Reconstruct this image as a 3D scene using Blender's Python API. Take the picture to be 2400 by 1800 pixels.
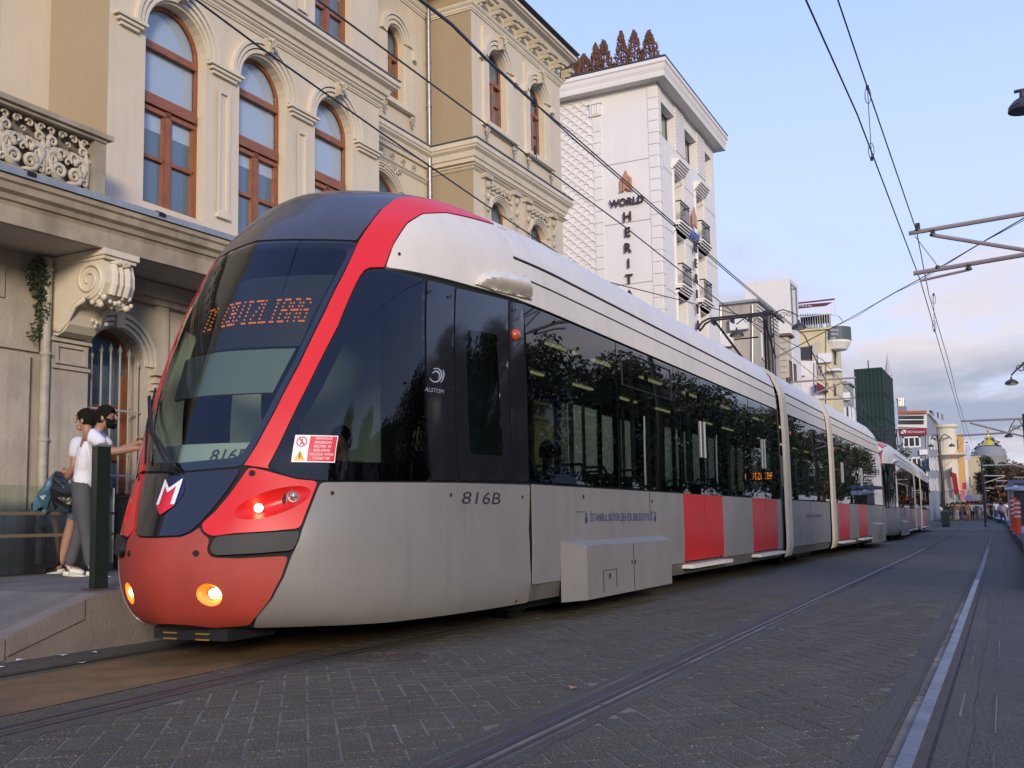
import bpy, bmesh, math, random
from mathutils import Vector, Matrix, geometry
from math import radians, sin, cos, pi, sqrt, atan2
random.seed(7)
sc = bpy.context.scene
for o in list(bpy.data.objects): bpy.data.objects.remove(o)
COL = sc.collection
# ------------------------------------------------------------------ camera
RM = Matrix(((0.89418, -0.06089, -0.44354), (0.44733, 0.08193, 0.89061), (-0.01790, -0.99478, 0.10050)))
def _orth():
    f = 2380.; P = (1192., 986.); roll = math.atan(105/5941.)
    ray = lambda u, v: Vector(((u-P[0])/f, (v-P[1])/f, 1.0))
    d = ray(2391., 1205.).normalized(); e = ray(-3550., 1205+5941*math.tan(roll))
    up = e.cross(d).normalized()
    if up.y > 0: up = -up
    Z = (up-up.dot(d)*d).normalized(); X = d.cross(Z)
    return Matrix((X, d, Z))
RM = _orth()
CAMH = 0.92
F, PX, PY = 2380., 1192., 986.
def wray(u, v): return RM @ Vector(((u-PX)/F, (v-PY)/F, 1.0))
def pX(u, v, X): r = wray(u, v); return Vector((0, 0, CAMH)) + r*(X/r.x)
def pY(u, v, Y): r = wray(u, v); return Vector((0, 0, CAMH)) + r*(Y/r.y)
def pZ(u, v, Z): r = wray(u, v); return Vector((0, 0, CAMH)) + r*((Z-CAMH)/r.z)
cam = bpy.data.cameras.new('camera'); camo = bpy.data.objects.new('camera', cam); COL.objects.link(camo)
cr, cu, cb = RM @ Vector((1, 0, 0)), RM @ Vector((0, -1, 0)), RM @ Vector((0, 0, -1))
camo.matrix_world = Matrix(((cr.x, cu.x, cb.x, 0), (cr.y, cu.y, cb.y, 0), (cr.z, cu.z, cb.z, CAMH), (0, 0, 0, 1)))
cam.sensor_width = 36; cam.lens = F/2400*36; cam.shift_x = (1200-PX)/2400; cam.shift_y = (PY-900)/2400
cam.clip_start = .05; cam.clip_end = 2500
sc.camera = camo
sc.view_settings.view_transform = 'Standard'; sc.view_settings.look = 'None'
sc.view_settings.gamma = 1; sc.view_settings.use_curve_mapping = False
EXPOSURE = 0.85
sc.view_settings.exposure = EXPOSURE
# ------------------------------------------------------------------ world and sun
SUN_EL, SUN_AZ = radians(13), radians(143)     # azimuth measured from +Y towards +X
W = bpy.data.worlds.new('World'); sc.world = W; W.use_nodes = True
nt = W.node_tree; N = nt.nodes; L = nt.links
for n in list(N): N.remove(n)
def nd(tree, typ, **kw):
    n = tree.nodes.new(typ)
    for k, v in kw.items():
        if k.startswith('i_'):
            n.inputs[k[2:].replace('_', ' ')].default_value = v
        else: setattr(n, k, v)
    return n
sky = nd(nt, 'ShaderNodeTexSky', sky_type='NISHITA', sun_disc=False, sun_elevation=SUN_EL, sun_rotation=SUN_AZ, altitude=50, air_density=1.0, dust_density=1.6, ozone_density=1.5)
geo = nd(nt, 'ShaderNodeNewGeometry')
sep = nd(nt, 'ShaderNodeSeparateXYZ'); L.new(geo.outputs['Incoming'], sep.inputs[0])
# direction = -incoming ; clouds mapped on a flat layer
tc = nd(nt, 'ShaderNodeTexCoord')
sep2 = nd(nt, 'ShaderNodeSeparateXYZ'); L.new(tc.outputs['Generated'], sep2.inputs[0])
zc = nd(nt, 'ShaderNodeMath', operation='MAXIMUM'); L.new(sep2.outputs[2], zc.inputs[0]); zc.inputs[1].default_value = 0.0
za = nd(nt, 'ShaderNodeMath', operation='ADD'); L.new(zc.outputs[0], za.inputs[0]); za.inputs[1].default_value = 0.16
dx = nd(nt, 'ShaderNodeMath', operation='DIVIDE'); L.new(sep2.outputs[0], dx.inputs[0]); L.new(za.outputs[0], dx.inputs[1])
dy = nd(nt, 'ShaderNodeMath', operation='DIVIDE'); L.new(sep2.outputs[1], dy.inputs[0]); L.new(za.outputs[0], dy.inputs[1])
cmb = nd(nt, 'ShaderNodeCombineXYZ'); L.new(dx.outputs[0], cmb.inputs[0]); L.new(dy.outputs[0], cmb.inputs[1])
n1 = nd(nt, 'ShaderNodeTexNoise', i_Scale=1.15, i_Detail=9.0, i_Roughness=.55, i_Distortion=.35); L.new(cmb.outputs[0], n1.inputs['Vector'])
n2 = nd(nt, 'ShaderNodeTexNoise', i_Scale=.8, i_Detail=5.0); 
off = nd(nt, 'ShaderNodeVectorMath', operation='ADD'); L.new(cmb.outputs[0], off.inputs[0]); off.inputs[1].default_value = (11.3, 4.2, 0); L.new(off.outputs[0], n2.inputs['Vector'])
# cloud cover grows towards the horizon
cov = nd(nt, 'ShaderNodeMapRange'); L.new(sep2.outputs[2], cov.inputs[0]); cov.inputs[1].default_value = .02; cov.inputs[2].default_value = .38; cov.inputs[3].default_value = .34; cov.inputs[4].default_value = -.08
ad = nd(nt, 'ShaderNodeMath', operation='ADD'); L.new(n1.outputs[0], ad.inputs[0]); L.new(cov.outputs[0], ad.inputs[1])
cm = nd(nt, 'ShaderNodeMapRange', interpolation_type='SMOOTHSTEP'); L.new(ad.outputs[0], cm.inputs[0]); cm.inputs[1].default_value = .54; cm.inputs[2].default_value = .74; cm.inputs[4].default_value = .95
cr2 = nd(nt, 'ShaderNodeValToRGB'); L.new(n2.outputs[0], cr2.inputs[0])
e = cr2.color_ramp.elements; e[0].position = .40; e[0].color = (2.9, 3.3, 4.3, 1); e[1].position = .60; e[1].color = (6.3, 5.8, 6.1, 1)
# clear-sky colour: Nishita lifted by a thin veil of high cloud
veil = nd(nt, 'ShaderNodeMapRange'); L.new(sep2.outputs[2], veil.inputs[0]); veil.inputs[1].default_value = 0; veil.inputs[2].default_value = .62; veil.inputs[3].default_value = .88; veil.inputs[4].default_value = .80
vr = nd(nt, 'ShaderNodeValToRGB'); L.new(zc.outputs[0], vr.inputs[0]); vr.color_ramp.interpolation = 'EASE'
e = vr.color_ramp.elements; e[0].position = 0.02; e[0].color = (6.4, 6.5, 7.6, 1); e[1].position = .60; e[1].color = (3.7, 5.3, 11.6, 1)
e3 = vr.color_ramp.elements.new(.24); e3.color = (5.3, 6.5, 10.4, 1)
mv = nd(nt, 'ShaderNodeMixRGB'); L.new(veil.outputs[0], mv.inputs[0]); L.new(sky.outputs[0], mv.inputs[1]); L.new(vr.outputs[0], mv.inputs[2])
mc = nd(nt, 'ShaderNodeMixRGB'); L.new(cm.outputs[0], mc.inputs[0]); L.new(mv.outputs[0], mc.inputs[1]); L.new(cr2.outputs[0], mc.inputs[2])
bg = nd(nt, 'ShaderNodeBackground'); L.new(mc.outputs[0], bg.inputs[0]); bg.inputs[1].default_value = .074
wo = nd(nt, 'ShaderNodeOutputWorld'); L.new(bg.outputs[0], wo.inputs[0])
sl = bpy.data.lights.new('sun', 'SUN'); sl.energy = 1.7; sl.angle = radians(12); sl.color = (1.0, .86, .70)
slo = bpy.data.objects.new('sun', sl); COL.objects.link(slo)
sd = Vector((sin(SUN_AZ)*cos(SUN_EL), cos(SUN_AZ)*cos(SUN_EL), sin(SUN_EL)))
slo.rotation_euler = sd.to_track_quat('Z', 'Y').to_euler(); slo.location = (20, -20, 30)

# ------------------------------------------------------------------ materials
MATS = {}
def mat(name, col, rough=.7, metal=0., noise=0., nscale=6., bump=0., bscale=40., spec=.5, streak=0., dark=None, emit=None, estr=0., coat=0., speck=0., world=False):
    if name in MATS: return MATS[name]
    m = bpy.data.materials.new(name); m.use_nodes = True; MATS[name] = m
    t = m.node_tree; b = t.nodes['Principled BSDF']
    b.inputs['Roughness'].default_value = rough; b.inputs['Metallic'].default_value = metal
    b.inputs['Specular IOR Level'].default_value = spec
    if coat: b.inputs['Coat Weight'].default_value = coat; b.inputs['Coat Roughness'].default_value = .06
    c4 = (*col, 1); b.inputs['Base Color'].default_value = c4
    if emit: b.inputs['Emission Color'].default_value = (*emit, 1); b.inputs['Emission Strength'].default_value = estr
    tcn = nd(t, 'ShaderNodeTexCoord'); src = None
    if world:
        gp = nd(t, 'ShaderNodeNewGeometry')
        class _W: outputs = {'Object': gp.outputs['Position']}
        tcn = _W
    if noise > 0 or dark:
        nz = nd(t, 'ShaderNodeTexNoise', i_Scale=nscale, i_Detail=6.0, i_Roughness=.6)
        t.links.new(tcn.outputs['Object'], nz.inputs['Vector'])
        rp = nd(t, 'ShaderNodeMapRange'); t.links.new(nz.outputs[0], rp.inputs[0]); rp.inputs[1].default_value = .32; rp.inputs[2].default_value = .72
        mx = nd(t, 'ShaderNodeMixRGB'); t.links.new(rp.outputs[0], mx.inputs[0])
        mx.inputs[1].default_value = c4
        dc = dark if dark else tuple(max(0, c*(1-noise)) for c in col)
        mx.inputs[2].default_value = (*dc, 1); src = mx.outputs[0]
    if streak > 0:
        mp = nd(t, 'ShaderNodeMapping'); mp.inputs['Scale'].default_value = (5, 5, .35); t.links.new(tcn.outputs['Object'], mp.inputs[0])
        nz = nd(t, 'ShaderNodeTexNoise', i_Scale=1.3, i_Detail=5.0); t.links.new(mp.outputs[0], nz.inputs['Vector'])
        rp = nd(t, 'ShaderNodeMapRange'); t.links.new(nz.outputs[0], rp.inputs[0]); rp.inputs[1].default_value = .5; rp.inputs[2].default_value = .75; rp.inputs[4].default_value = streak
        mx = nd(t, 'ShaderNodeMixRGB'); t.links.new(rp.outputs[0], mx.inputs[0]); mx.inputs[2].default_value = (*[c*.42 for c in col], 1)
        if src: t.links.new(src, mx.inputs[1])
        else: mx.inputs[1].default_value = c4
        src = mx.outputs[0]
    if speck > 0:
        nz = nd(t, 'ShaderNodeTexNoise', i_Scale=140.0, i_Detail=2.0); t.links.new(tcn.outputs['Object'], nz.inputs['Vector'])
        rp = nd(t, 'ShaderNodeMapRange'); t.links.new(nz.outputs[0], rp.inputs[0]); rp.inputs[1].default_value = .57; rp.inputs[2].default_value = .70; rp.inputs[4].default_value = speck
        mx = nd(t, 'ShaderNodeMixRGB'); t.links.new(rp.outputs[0], mx.inputs[0]); mx.inputs[2].default_value = (.36, .33, .28, 1)
        if src: t.links.new(src, mx.inputs[1])
        else: mx.inputs[1].default_value = c4
        src = mx.outputs[0]
    if src: t.links.new(src, b.inputs['Base Color'])
    if bump > 0:
        nb = nd(t, 'ShaderNodeTexNoise', i_Scale=bscale, i_Detail=4.0); t.links.new(tcn.outputs['Object'], nb.inputs['Vector'])
        bp = nd(t, 'ShaderNodeBump'); bp.inputs['Strength'].default_value = bump; bp.inputs['Distance'].default_value = .02
        t.links.new(nb.outputs[0], bp.inputs['Height']); t.links.new(bp.outputs[0], b.inputs['Normal'])
    return m
def glass(name, tint, refl=.10, rough=.0, wavy=.0, ior=1.5):
    if name in MATS: return MATS[name]
    m = bpy.data.materials.new(name); m.use_nodes = True; MATS[name] = m; t = m.node_tree
    for n in list(t.nodes): t.nodes.remove(n)
    out = nd(t, 'ShaderNodeOutputMaterial'); tr = nd(t, 'ShaderNodeBsdfTransparent'); tr.inputs[0].default_value = (*tint, 1)
    gl = nd(t, 'ShaderNodeBsdfGlossy'); gl.inputs['Roughness'].default_value = rough; gl.inputs[0].default_value = (.95, .97, 1, 1)
    fr = nd(t, 'ShaderNodeFresnel'); fr.inputs[0].default_value = ior
    ad = nd(t, 'ShaderNodeMath', operation='ADD', use_clamp=True); t.links.new(fr.outputs[0], ad.inputs[0]); ad.inputs[1].default_value = refl
    mx = nd(t, 'ShaderNodeMixShader'); t.links.new(ad.outputs[0], mx.inputs[0]); t.links.new(tr.outputs[0], mx.inputs[1]); t.links.new(gl.outputs[0], mx.inputs[2])
    if wavy:
        tcn = nd(t, 'ShaderNodeTexCoord'); nb = nd(t, 'ShaderNodeTexNoise', i_Scale=.9, i_Detail=1.0); t.links.new(tcn.outputs['Object'], nb.inputs['Vector'])
        bp = nd(t, 'ShaderNodeBump'); bp.inputs['Strength'].default_value = wavy; bp.inputs['Distance'].default_value = .02
        t.links.new(nb.outputs[0], bp.inputs['Height']); t.links.new(bp.outputs[0], gl.inputs['Normal']); 
    t.links.new(mx.outputs[0], out.inputs[0]); return m

# ------------------------------------------------------------------ object helpers
def tag(o, label=None, cat=None, group=None, kind=None):
    if label: o['label'] = label
    if cat: o['category'] = cat
    if group: o['group'] = group
    if kind: o['kind'] = kind
    return o
def empty(name, loc=(0, 0, 0), rz=0., label=None, cat=None, group=None, kind=None):
    o = bpy.data.objects.new(name, None); COL.objects.link(o); o.location = loc; o.rotation_euler = (0, 0, rz)
    o.empty_display_size = .2
    return tag(o, label, cat, group, kind)
def copy_tree(o, parent=None):
    c = o.copy(); COL.objects.link(c)
    if parent: c.parent = parent
    for ch in list(o.children): copy_tree(ch, c)
    return c
class MB:
    def __init__(s): s.v = []; s.f = []; s.mi = []
    def add(s, vs, fs, m=0):
        b = len(s.v); s.v += [tuple(v) for v in vs]; s.f += [tuple(i+b for i in f) for f in fs]; s.mi += [m]*len(fs); return s
    def box(s, c, d, m=0, rz=0., rot=None):
        x, y, z = d[0]/2, d[1]/2, d[2]/2; vs = [Vector((i*x, j*y, k*z)) for i in (-1, 1) for j in (-1, 1) for k in (-1, 1)]
        M = rot if rot else Matrix.Rotation(rz, 3, 'Z'); c = Vector(c)
        return s.add([M @ v+c for v in vs], [(0, 1, 3, 2), (4, 6, 7, 5), (0, 4, 5, 1), (2, 3, 7, 6), (0, 2, 6, 4), (1, 5, 7, 3)], m)
    def bb(s, a, b, m=0):
        return s.box([(a[i]+b[i])/2 for i in range(3)], [abs(b[i]-a[i]) for i in range(3)], m)
    def bar(s, a, b, w, h=None, m=0):
        a, b = Vector(a), Vector(b); d = b-a; q = d.to_track_quat('Z', 'Y').to_matrix(); h = h or w
        return s.box((a+b)/2, (w, h, d.length), m, rot=q)
    def tube(s, pts, r, n=6, m=0, cap=True, closed=False):
        pts = [Vector(p) for p in pts]; K = len(pts); rr = r if isinstance(r, (list, tuple)) else [r]*K
        vs = []; fs = []; up = None
        for i, p in enumerate(pts):
            t = (pts[min(i+1, K-1)]-pts[max(i-1, 0)])
            if t.length < 1e-9: t = Vector((0, 0, 1))
            t.normalize()
            if up is None:
                up = Vector((0, 0, 1)) if abs(t.z) < .9 else Vector((1, 0, 0))
            a = up.cross(t)
            if a.length < 1e-4: a = Vector((1, 0, 0)).cross(t)
            a.normalize(); b = t.cross(a); up = b
            for k in range(n):
                an = 2*pi*k/n; vs.append(p+(a*cos(an)+b*sin(an))*rr[i])
        for i in range(K-1):
            for k in range(n): fs.append((i*n+k, i*n+(k+1) % n, (i+1)*n+(k+1) % n, (i+1)*n+k))
        if cap: fs.append(tuple(range(n-1, -1, -1))); fs.append(tuple((K-1)*n+k for k in range(n)))
        return s.add(vs, fs, m)
    def lathe(s, c, prof, n=16, m=0, axis=None):
        vs = []; fs = []; c = Vector(c); M = (axis.to_track_quat('Z', 'Y').to_matrix() if axis else Matrix.Identity(3))
        for r, z in prof:
            for k in range(n): vs.append(M @ Vector((r*cos(2*pi*k/n), r*sin(2*pi*k/n), z))+c)
        for i in range(len(prof)-1):
            for k in range(n): fs.append((i*n+k, i*n+(k+1) % n, (i+1)*n+(k+1) % n, (i+1)*n+k))
        if prof[0][0] > 1e-5: fs.append(tuple(range(n-1, -1, -1)))
        if prof[-1][0] > 1e-5: fs.append(tuple((len(prof)-1)*n+k for k in range(n)))
        return s.add(vs, fs, m)
    def ball(s, c, r, n=10, m=0, sc3=(1, 1, 1)):
        vs = []; fs = []; K = n//2+1
        for i in range(K+1):
            ph = pi*i/K
            for k in range(n): vs.append((c[0]+r*sc3[0]*sin(ph)*cos(2*pi*k/n), c[1]+r*sc3[1]*sin(ph)*sin(2*pi*k/n), c[2]+r*sc3[2]*cos(ph)))
        for i in range(K):
            for k in range(n): fs.append((i*n+k, (i+1)*n+k, (i+1)*n+(k+1) % n, i*n+(k+1) % n))
        return s.add(vs, fs, m)
    def prism(s, poly, fn, d, m=0):
        """poly: 2-D points; fn(a,b)->3-D point; d: extrusion vector"""
        n = len(poly); A = [Vector(fn(*p)) for p in poly]; B = [p+Vector(d) for p in A]
        return s.add(A+B, [tuple(range(n)), tuple(range(2*n-1, n-1, -1))]+[(i, i+n, (i+1) % n+n, (i+1) % n) for i in range(n)], m)
    def sweep(s, prof, path, m=0, cap=True):
        """prof: list of (out, up) offsets; path: list of (point, outward unit vector)"""
        n = len(prof); vs = []; fs = []
        for p, o in path:
            p = Vector(p); o = Vector(o)
            for a, b in prof: vs.append(p+o*a+Vector((0, 0, b)))
        for i in range(len(path)-1):
            for k in range(n-1): fs.append((i*n+k, i*n+k+1, (i+1)*n+k+1, (i+1)*n+k))
            fs.append((i*n+n-1, i*n, (i+1)*n, (i+1)*n+n-1))
        if cap: fs.append(tuple(range(n-1, -1, -1))); fs.append(tuple((len(path)-1)*n+k for k in range(n)))
        return s.add(vs, fs, m)
    def wall(s, outer, holes, fn, depth_vec, m=0, mr=None):
        """flat wall with holes (2-D polygons mapped by fn) and reveals of depth_vec"""
        loops = [[Vector((p[0], p[1], 0)) for p in outer]]+[[Vector((p[0], p[1], 0)) for p in h] for h in holes]
        tris = geometry.tessellate_polygon(loops); flat = [p for l in loops for p in l]
        b = len(s.v); s.v += [tuple(fn(p.x, p.y)) for p in flat]
        for t in tris: s.f.append(tuple(b+i for i in t)); s.mi.append(m)
        dv = Vector(depth_vec)
        for h in holes:
            A = [Vector(fn(*p)) for p in h]; n = len(A)
            s.add(A+[a+dv for a in A], [(i, (i+1) % n, (i+1) % n+n, i+n) for i in range(n)], m if mr is None else mr)
        return s
    def mesh(s, name, mats):
        me = bpy.data.meshes.new(name); me.from_pydata(s.v, [], s.f)
        for m in (mats if isinstance(mats, (list, tuple)) else [mats]): me.materials.append(m)
        if any(s.mi): me.polygons.foreach_set('material_index', s.mi)
        return me
    def build(s, name, mats, parent=None, smooth=False, recalc=True, kind=None, loc=None):
        me = s.mesh(name, mats)
        if recalc:
            bm = bmesh.new(); bm.from_mesh(me); bmesh.ops.recalc_face_normals(bm, faces=bm.faces); bm.to_mesh(me); bm.free()
        if smooth:
            me.polygons.foreach_set('use_smooth', [True]*len(me.polygons))
            if smooth != 'all': me.set_sharp_from_angle(angle=radians(smooth if smooth is not True else 40))
        return put(name, me, parent, kind, loc)
def put(name, me, parent=None, kind=None, loc=None, rot=None):
    o = bpy.data.objects.new(name, me); COL.objects.link(o)
    if parent: o.parent = parent
    if kind: o['kind'] = kind
    if loc is not None: o.location = loc
    if rot is not None: o.rotation_euler = rot
    return o
def arch(x0, x1, z0, zs, n=12, rise=None):
    """outline of an arched opening: counter-clockwise from bottom-left"""
    r = (x1-x0)/2; cx = (x0+x1)/2; rise = r if rise is None else rise
    if rise < r-1e-6:
        R = (r*r+rise*rise)/(2*rise); a = math.asin(r/R)
        top = [(cx+R*sin(a-2*a*k/n), zs+rise-R+R*cos(a-2*a*k/n)) for k in range(n+1)]
    else: top = [(cx+r*cos(pi*k/n), zs+r*sin(pi*k/n)) for k in range(n+1)]
    return [(x0, z0), (x1, z0)]+top
_txt = {}
def text2d(s, size=1., spacing=1., bold=0., align='LEFT', res=3):
    """verts2d, faces of a text, via a font curve turned into a mesh"""
    cu = bpy.data.curves.new('txt', 'FONT'); cu.body = s; cu.size = size; cu.space_character = spacing; cu.offset = bold; cu.align_x = align; cu.resolution_u = res
    o = bpy.data.objects.new('txt', cu); COL.objects.link(o)
    me = bpy.data.meshes.new_from_object(o.evaluated_get(bpy.context.evaluated_depsgraph_get()))
    v = [(p.co.x, p.co.y) for p in me.vertices]; f = [tuple(p.vertices) for p in me.polygons]
    bpy.data.objects.remove(o); bpy.data.curves.remove(cu); bpy.data.meshes.remove(me)
    return v, f
def text_on(s, fn, name, m, parent, size, w=None, depth=None, **kw):
    v, f = text2d(s, size, **kw)
    xs = [p[0] for p in v]; k = (w/(max(xs)-min(xs))) if w else 1.; x0 = min(xs)
    mb = MB(); A = [Vector(fn((x-x0)*k, y)) for x, y in v]
    if depth:
        d = Vector(depth); ec = {}
        mb.add([a+d for a in A], f); 
        for q in f:
            for i in range(len(q)):
                e = (q[i], q[(i+1) % len(q)]); ec[e] = 1
        n = len(A); fs = [(a, b, b+n, a+n) for a, b in ec if (b, a) not in ec]
        mb.add(A+[a+d for a in A], fs)
    else: mb.add(A, f)
    return mb.build(name, m, parent, recalc=False)
# ================================================================== TRAM
CX, TY = -5.225, 5.16
PROF = [(.22,5.35,1.27),(.30,5.22,1.30),(.42,5.14,1.32),(.6,5.09,1.325),(.78,5.085,1.325),(.93,5.13,1.325),(1.12,5.21,1.325),(1.3,5.285,1.325),(1.75,5.42,1.325),(2.08,5.545,1.325),(2.6,5.775,1.32),(2.95,5.98,1.31),(3.13,6.09,1.30),(3.3,6.22,1.28),(3.5,6.43,1.21),(3.66,6.62,1.12),(3.78,6.9,.97),(3.85,7.2,.76),(3.89,7.7,.45),(3.90,8.3,0.02)]
PLAN = [(-.02,0.0),(.03,.234),(.1215,.47),(.25,.674),(.352,.8),(.46,.91),(.62,1.015),(.9,1.12),(1.35,1.215),(1.95,1.285),(2.7,1.325),(6.5,1.325)]
def catmull(P, n=12):
    P = [Vector(p) for p in P]; out = []
    for i in range(len(P)-1):
        p0 = P[i-1] if i > 0 else 2*P[0]-P[1]; p1, p2 = P[i], P[i+1]; p3 = P[i+2] if i+2 < len(P) else 2*P[-1]-P[-2]
        tj = lambda t, a, b: t+max((b-a).length, 1e-6)**.5
        t0 = 0; t1 = tj(t0, p0, p1); t2 = tj(t1, p1, p2); t3 = tj(t2, p2, p3)
        for k in range(n):
            t = t1+(t2-t1)*k/n
            A1 = (t1-t)/(t1-t0)*p0+(t-t0)/(t1-t0)*p1; A2 = (t2-t)/(t2-t1)*p1+(t-t1)/(t2-t1)*p2; A3 = (t3-t)/(t3-t2)*p2+(t-t2)/(t3-t2)*p3
            B1 = (t2-t)/(t2-t0)*A1+(t-t0)/(t2-t0)*A2; B2 = (t3-t)/(t3-t1)*A2+(t-t1)/(t3-t1)*A3
            out.append((t2-t)/(t2-t1)*B1+(t-t1)/(t2-t1)*B2)
    out.append(P[-1]); return out
PR, PL = catmull(PROF), catmull(PLAN)
import bisect
def arcl(A):
    o = [0.]
    for i in range(len(A)-1): o.append(o[-1]+sqrt((A[i+1][0]-A[i][0])**2+(A[i+1][1]-A[i][1])**2))
    return o
QA, TA = arcl(PR), arcl(PL); QMAX = QA[-1]
def itp(x, xs, A, c):
    if x <= xs[0]: return A[0][c]
    if x >= xs[-1]: return A[-1][c]
    i = bisect.bisect_right(xs, x)-1; k = (x-xs[i])/(xs[i+1]-xs[i]); return A[i][c]*(1-k)+A[i+1][c]*k
def S0(t, q):
    a = abs(t); s = 1 if t >= 0 else -1
    z = itp(q, QA, PR, 0); d = itp(a, TA, PL, 0); d *= 1+.42*min(max((1.45-z)/.75, 0), 1)*math.exp(-max(d, 0)/.7)
    return Vector((s*itp(a, TA, PL, 1)*itp(q, QA, PR, 2)/1.325, itp(q, QA, PR, 1)-TY+d, z))
def Sn(t, q, off=0.):
    p = S0(t, q)
    if off == 0: return p
    e = .02; du = S0(t+e, q)-S0(t-e, q); q1, q0 = min(q+e, QMAX), max(q-e, 0); dv = S0(t, q1)-S0(t, q0)
    n = du.cross(dv); n.normalize(); return p+n*off
ZS = [p[0] for p in PR]
def QZ(z):
    i = min(max(bisect.bisect_right(ZS, z)-1, 0), len(ZS)-2); k = (z-ZS[i])/(ZS[i+1]-ZS[i]); return QA[i]+(QA[i+1]-QA[i])*min(max(k, 0), 1)
def inside(p, poly):
    x, y = p; c = False; n = len(poly); j = n-1
    for i in range(n):
        xi, yi = poly[i]; xj, yj = poly[j]
        if (yi > y) != (yj > y) and x < (xj-xi)*(y-yi)/(yj-yi)+xi: c = not c
        j = i
    return c
def dense(poly, h):
    o = []
    for i in range(len(poly)):
        a, b = poly[i], poly[(i+1) % len(poly)]; d = sqrt((b[0]-a[0])**2+(b[1]-a[1])**2); n = max(1, int(math.ceil(d/h)))
        o += [(a[0]+(b[0]-a[0])*k/n, a[1]+(b[1]-a[1])*k/n) for k in range(n)]
    return o
def rnd(poly, r=.04, sharp=.5):
    """round the corners of a polygon a little"""
    o = []; n = len(poly)
    for i in range(n):
        p = Vector(poly[i]); a = Vector(poly[i-1])-p; b = Vector(poly[(i+1) % n])-p; la, lb = a.length, b.length
        if la < 1e-6 or lb < 1e-6: continue
        if a.normalized().dot(b.normalized()) < -.92: o.append(tuple(p)); continue
        k = min(r, la*.4, lb*.4); pa = p+a.normalized()*k; pb = p+b.normalized()*k
        for s in (0, .5, 1): o.append(tuple((1-s)**2*pa+2*s*(1-s)*p+s*s*pb))
    return o
def patch(poly, fn, name, m, parent, holes=(), h=.09, thick=.02, smooth=True):
    """polygon in surface coordinates -> curved panel with a turned-in rim"""
    loops = [dense(poly, h)]+[dense(q, h*.6) for q in holes]; V = []; E = []
    for l in loops:
        b = len(V); V += l; E += [(b+i, b+(i+1) % len(l)) for i in range(len(l))]
    xs = [p[0] for p in poly]; ys = [p[1] for p in poly]; nx = int((max(xs)-min(xs))/h)+1; ny = int((max(ys)-min(ys))/h)+1
    for i in range(1, nx):
        for j in range(1, ny):
            p = (min(xs)+i*h, min(ys)+j*h)
            if inside(p, poly) and not any(inside(p, q) for q in holes):
                if min((p[0]-a[0])**2+(p[1]-a[1])**2 for l in loops for a in l) > (h*.45)**2: V.append(p)
    r = geometry.delaunay_2d_cdt([Vector(p) for p in V], E, [], 0, 1e-5)
    vo, eo, fo, ov = r[0], r[1], r[2], r[3]
    P2 = [(v.x, v.y) for v in vo]; fs = []
    for f in fo:
        c = (sum(P2[i][0] for i in f)/len(f), sum(P2[i][1] for i in f)/len(f))
        if inside(c, poly) and not any(inside(c, q) for q in holes): fs.append(tuple(f))
    P3 = [fn(p[0], p[1], 0.) for p in P2]; mb = MB(); mb.add(P3, fs)
    if thick:
        ec = {}
        for f in fs:
            for i in range(len(f)): ec[(f[i], f[(i+1) % len(f)])] = 1
        bd = [(a, b) for a, b in ec if (b, a) not in ec]; ids = sorted({i for e in bd for i in e}); mp = {i: k for k, i in enumerate(ids)}
        inn = [fn(P2[i][0], P2[i][1], -thick) for i in ids]; b0 = len(mb.v); mb.v += [tuple(v) for v in inn]
        for a, b in bd: mb.f.append((b, a, b0+mp[a], b0+mp[b])); mb.mi.append(0)
    o = mb.build(name, m, parent, recalc=False)
    me = o.data
    if smooth:
        me.polygons.foreach_set('use_smooth', [True]*len(me.polygons)); me.set_sharp_from_angle(angle=radians(50))
    return o
def mirror(poly): return [(-p[0], p[1]) for p in poly][::-1]
def full(half): return half+[(-p[0], p[1]) for p in half[::-1] if p[0] > 1e-4]
M_white = mat('tram_white_paint', (.66, .60, .49), .45, noise=.10, nscale=1.5, streak=.14)
M_grey = mat('tram_grey_paint', (.215, .203, .180), .42, noise=.16, nscale=1.4, streak=.20, coat=.08)
M_skirt = mat('tram_dirty_skirt', (.13, .12, .105), .6, noise=.35, nscale=3)
M_red = mat('tram_red_paint', (.62, .018, .018), .32, spec=.35)
M_door = mat('tram_door_red_paint', (.46, .012, .006), .30, spec=.35, noise=.12, nscale=1.2)
M_bump = mat('faded_bumper_red', (.38, .045, .028), .62, noise=.22, nscale=2.2, bump=.10, bscale=60, streak=.15)
M_blk = mat('tram_gloss_black', (.012, .012, .016), .07, coat=.4)
M_blkm = mat('tram_matt_black', (.012, .012, .013), .6, noise=.3)
M_seam = mat('seam_black', (.006, .006, .007), .8)
M_cap = mat('roof_cap_grey', (.045, .045, .05), .30, noise=.25, nscale=2, coat=.3)
M_cream = mat('cream_portal_paint', (.58, .50, .36), .4, noise=.15, streak=.25)
M_tglass = glass('tram_window_glass', (.30, .36, .33), .01, wavy=.10)
M_wglass = glass('windscreen_glass', (.78, .86, .80), .0, wavy=.05)
M_cglass = glass('cab_side_glass', (.26, .30, .29), .0)
M_orange = mat('orange_lamp_lens', (.45, .06, .01), .15, coat=.5)
M_lit = mat('lit_lamp', (1, .8, .4), .4, emit=(1., .62, .22), estr=14)
M_lit2 = mat('lit_headlamp', (1, .8, .4), .4, emit=(1., .70, .30), estr=7)
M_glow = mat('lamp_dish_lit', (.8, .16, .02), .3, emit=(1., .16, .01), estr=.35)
M_lens = mat('clear_lamp_lens', (.5, .48, .45), .08, metal=.8)
M_led = mat('led_amber', (.5, .1, .01), .5, emit=(1., .22, .02), estr=3.0)
M_ledd = mat('led_amber_dim', (.5, .1, .01), .5, emit=(1., .25, .05), estr=.24)
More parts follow.
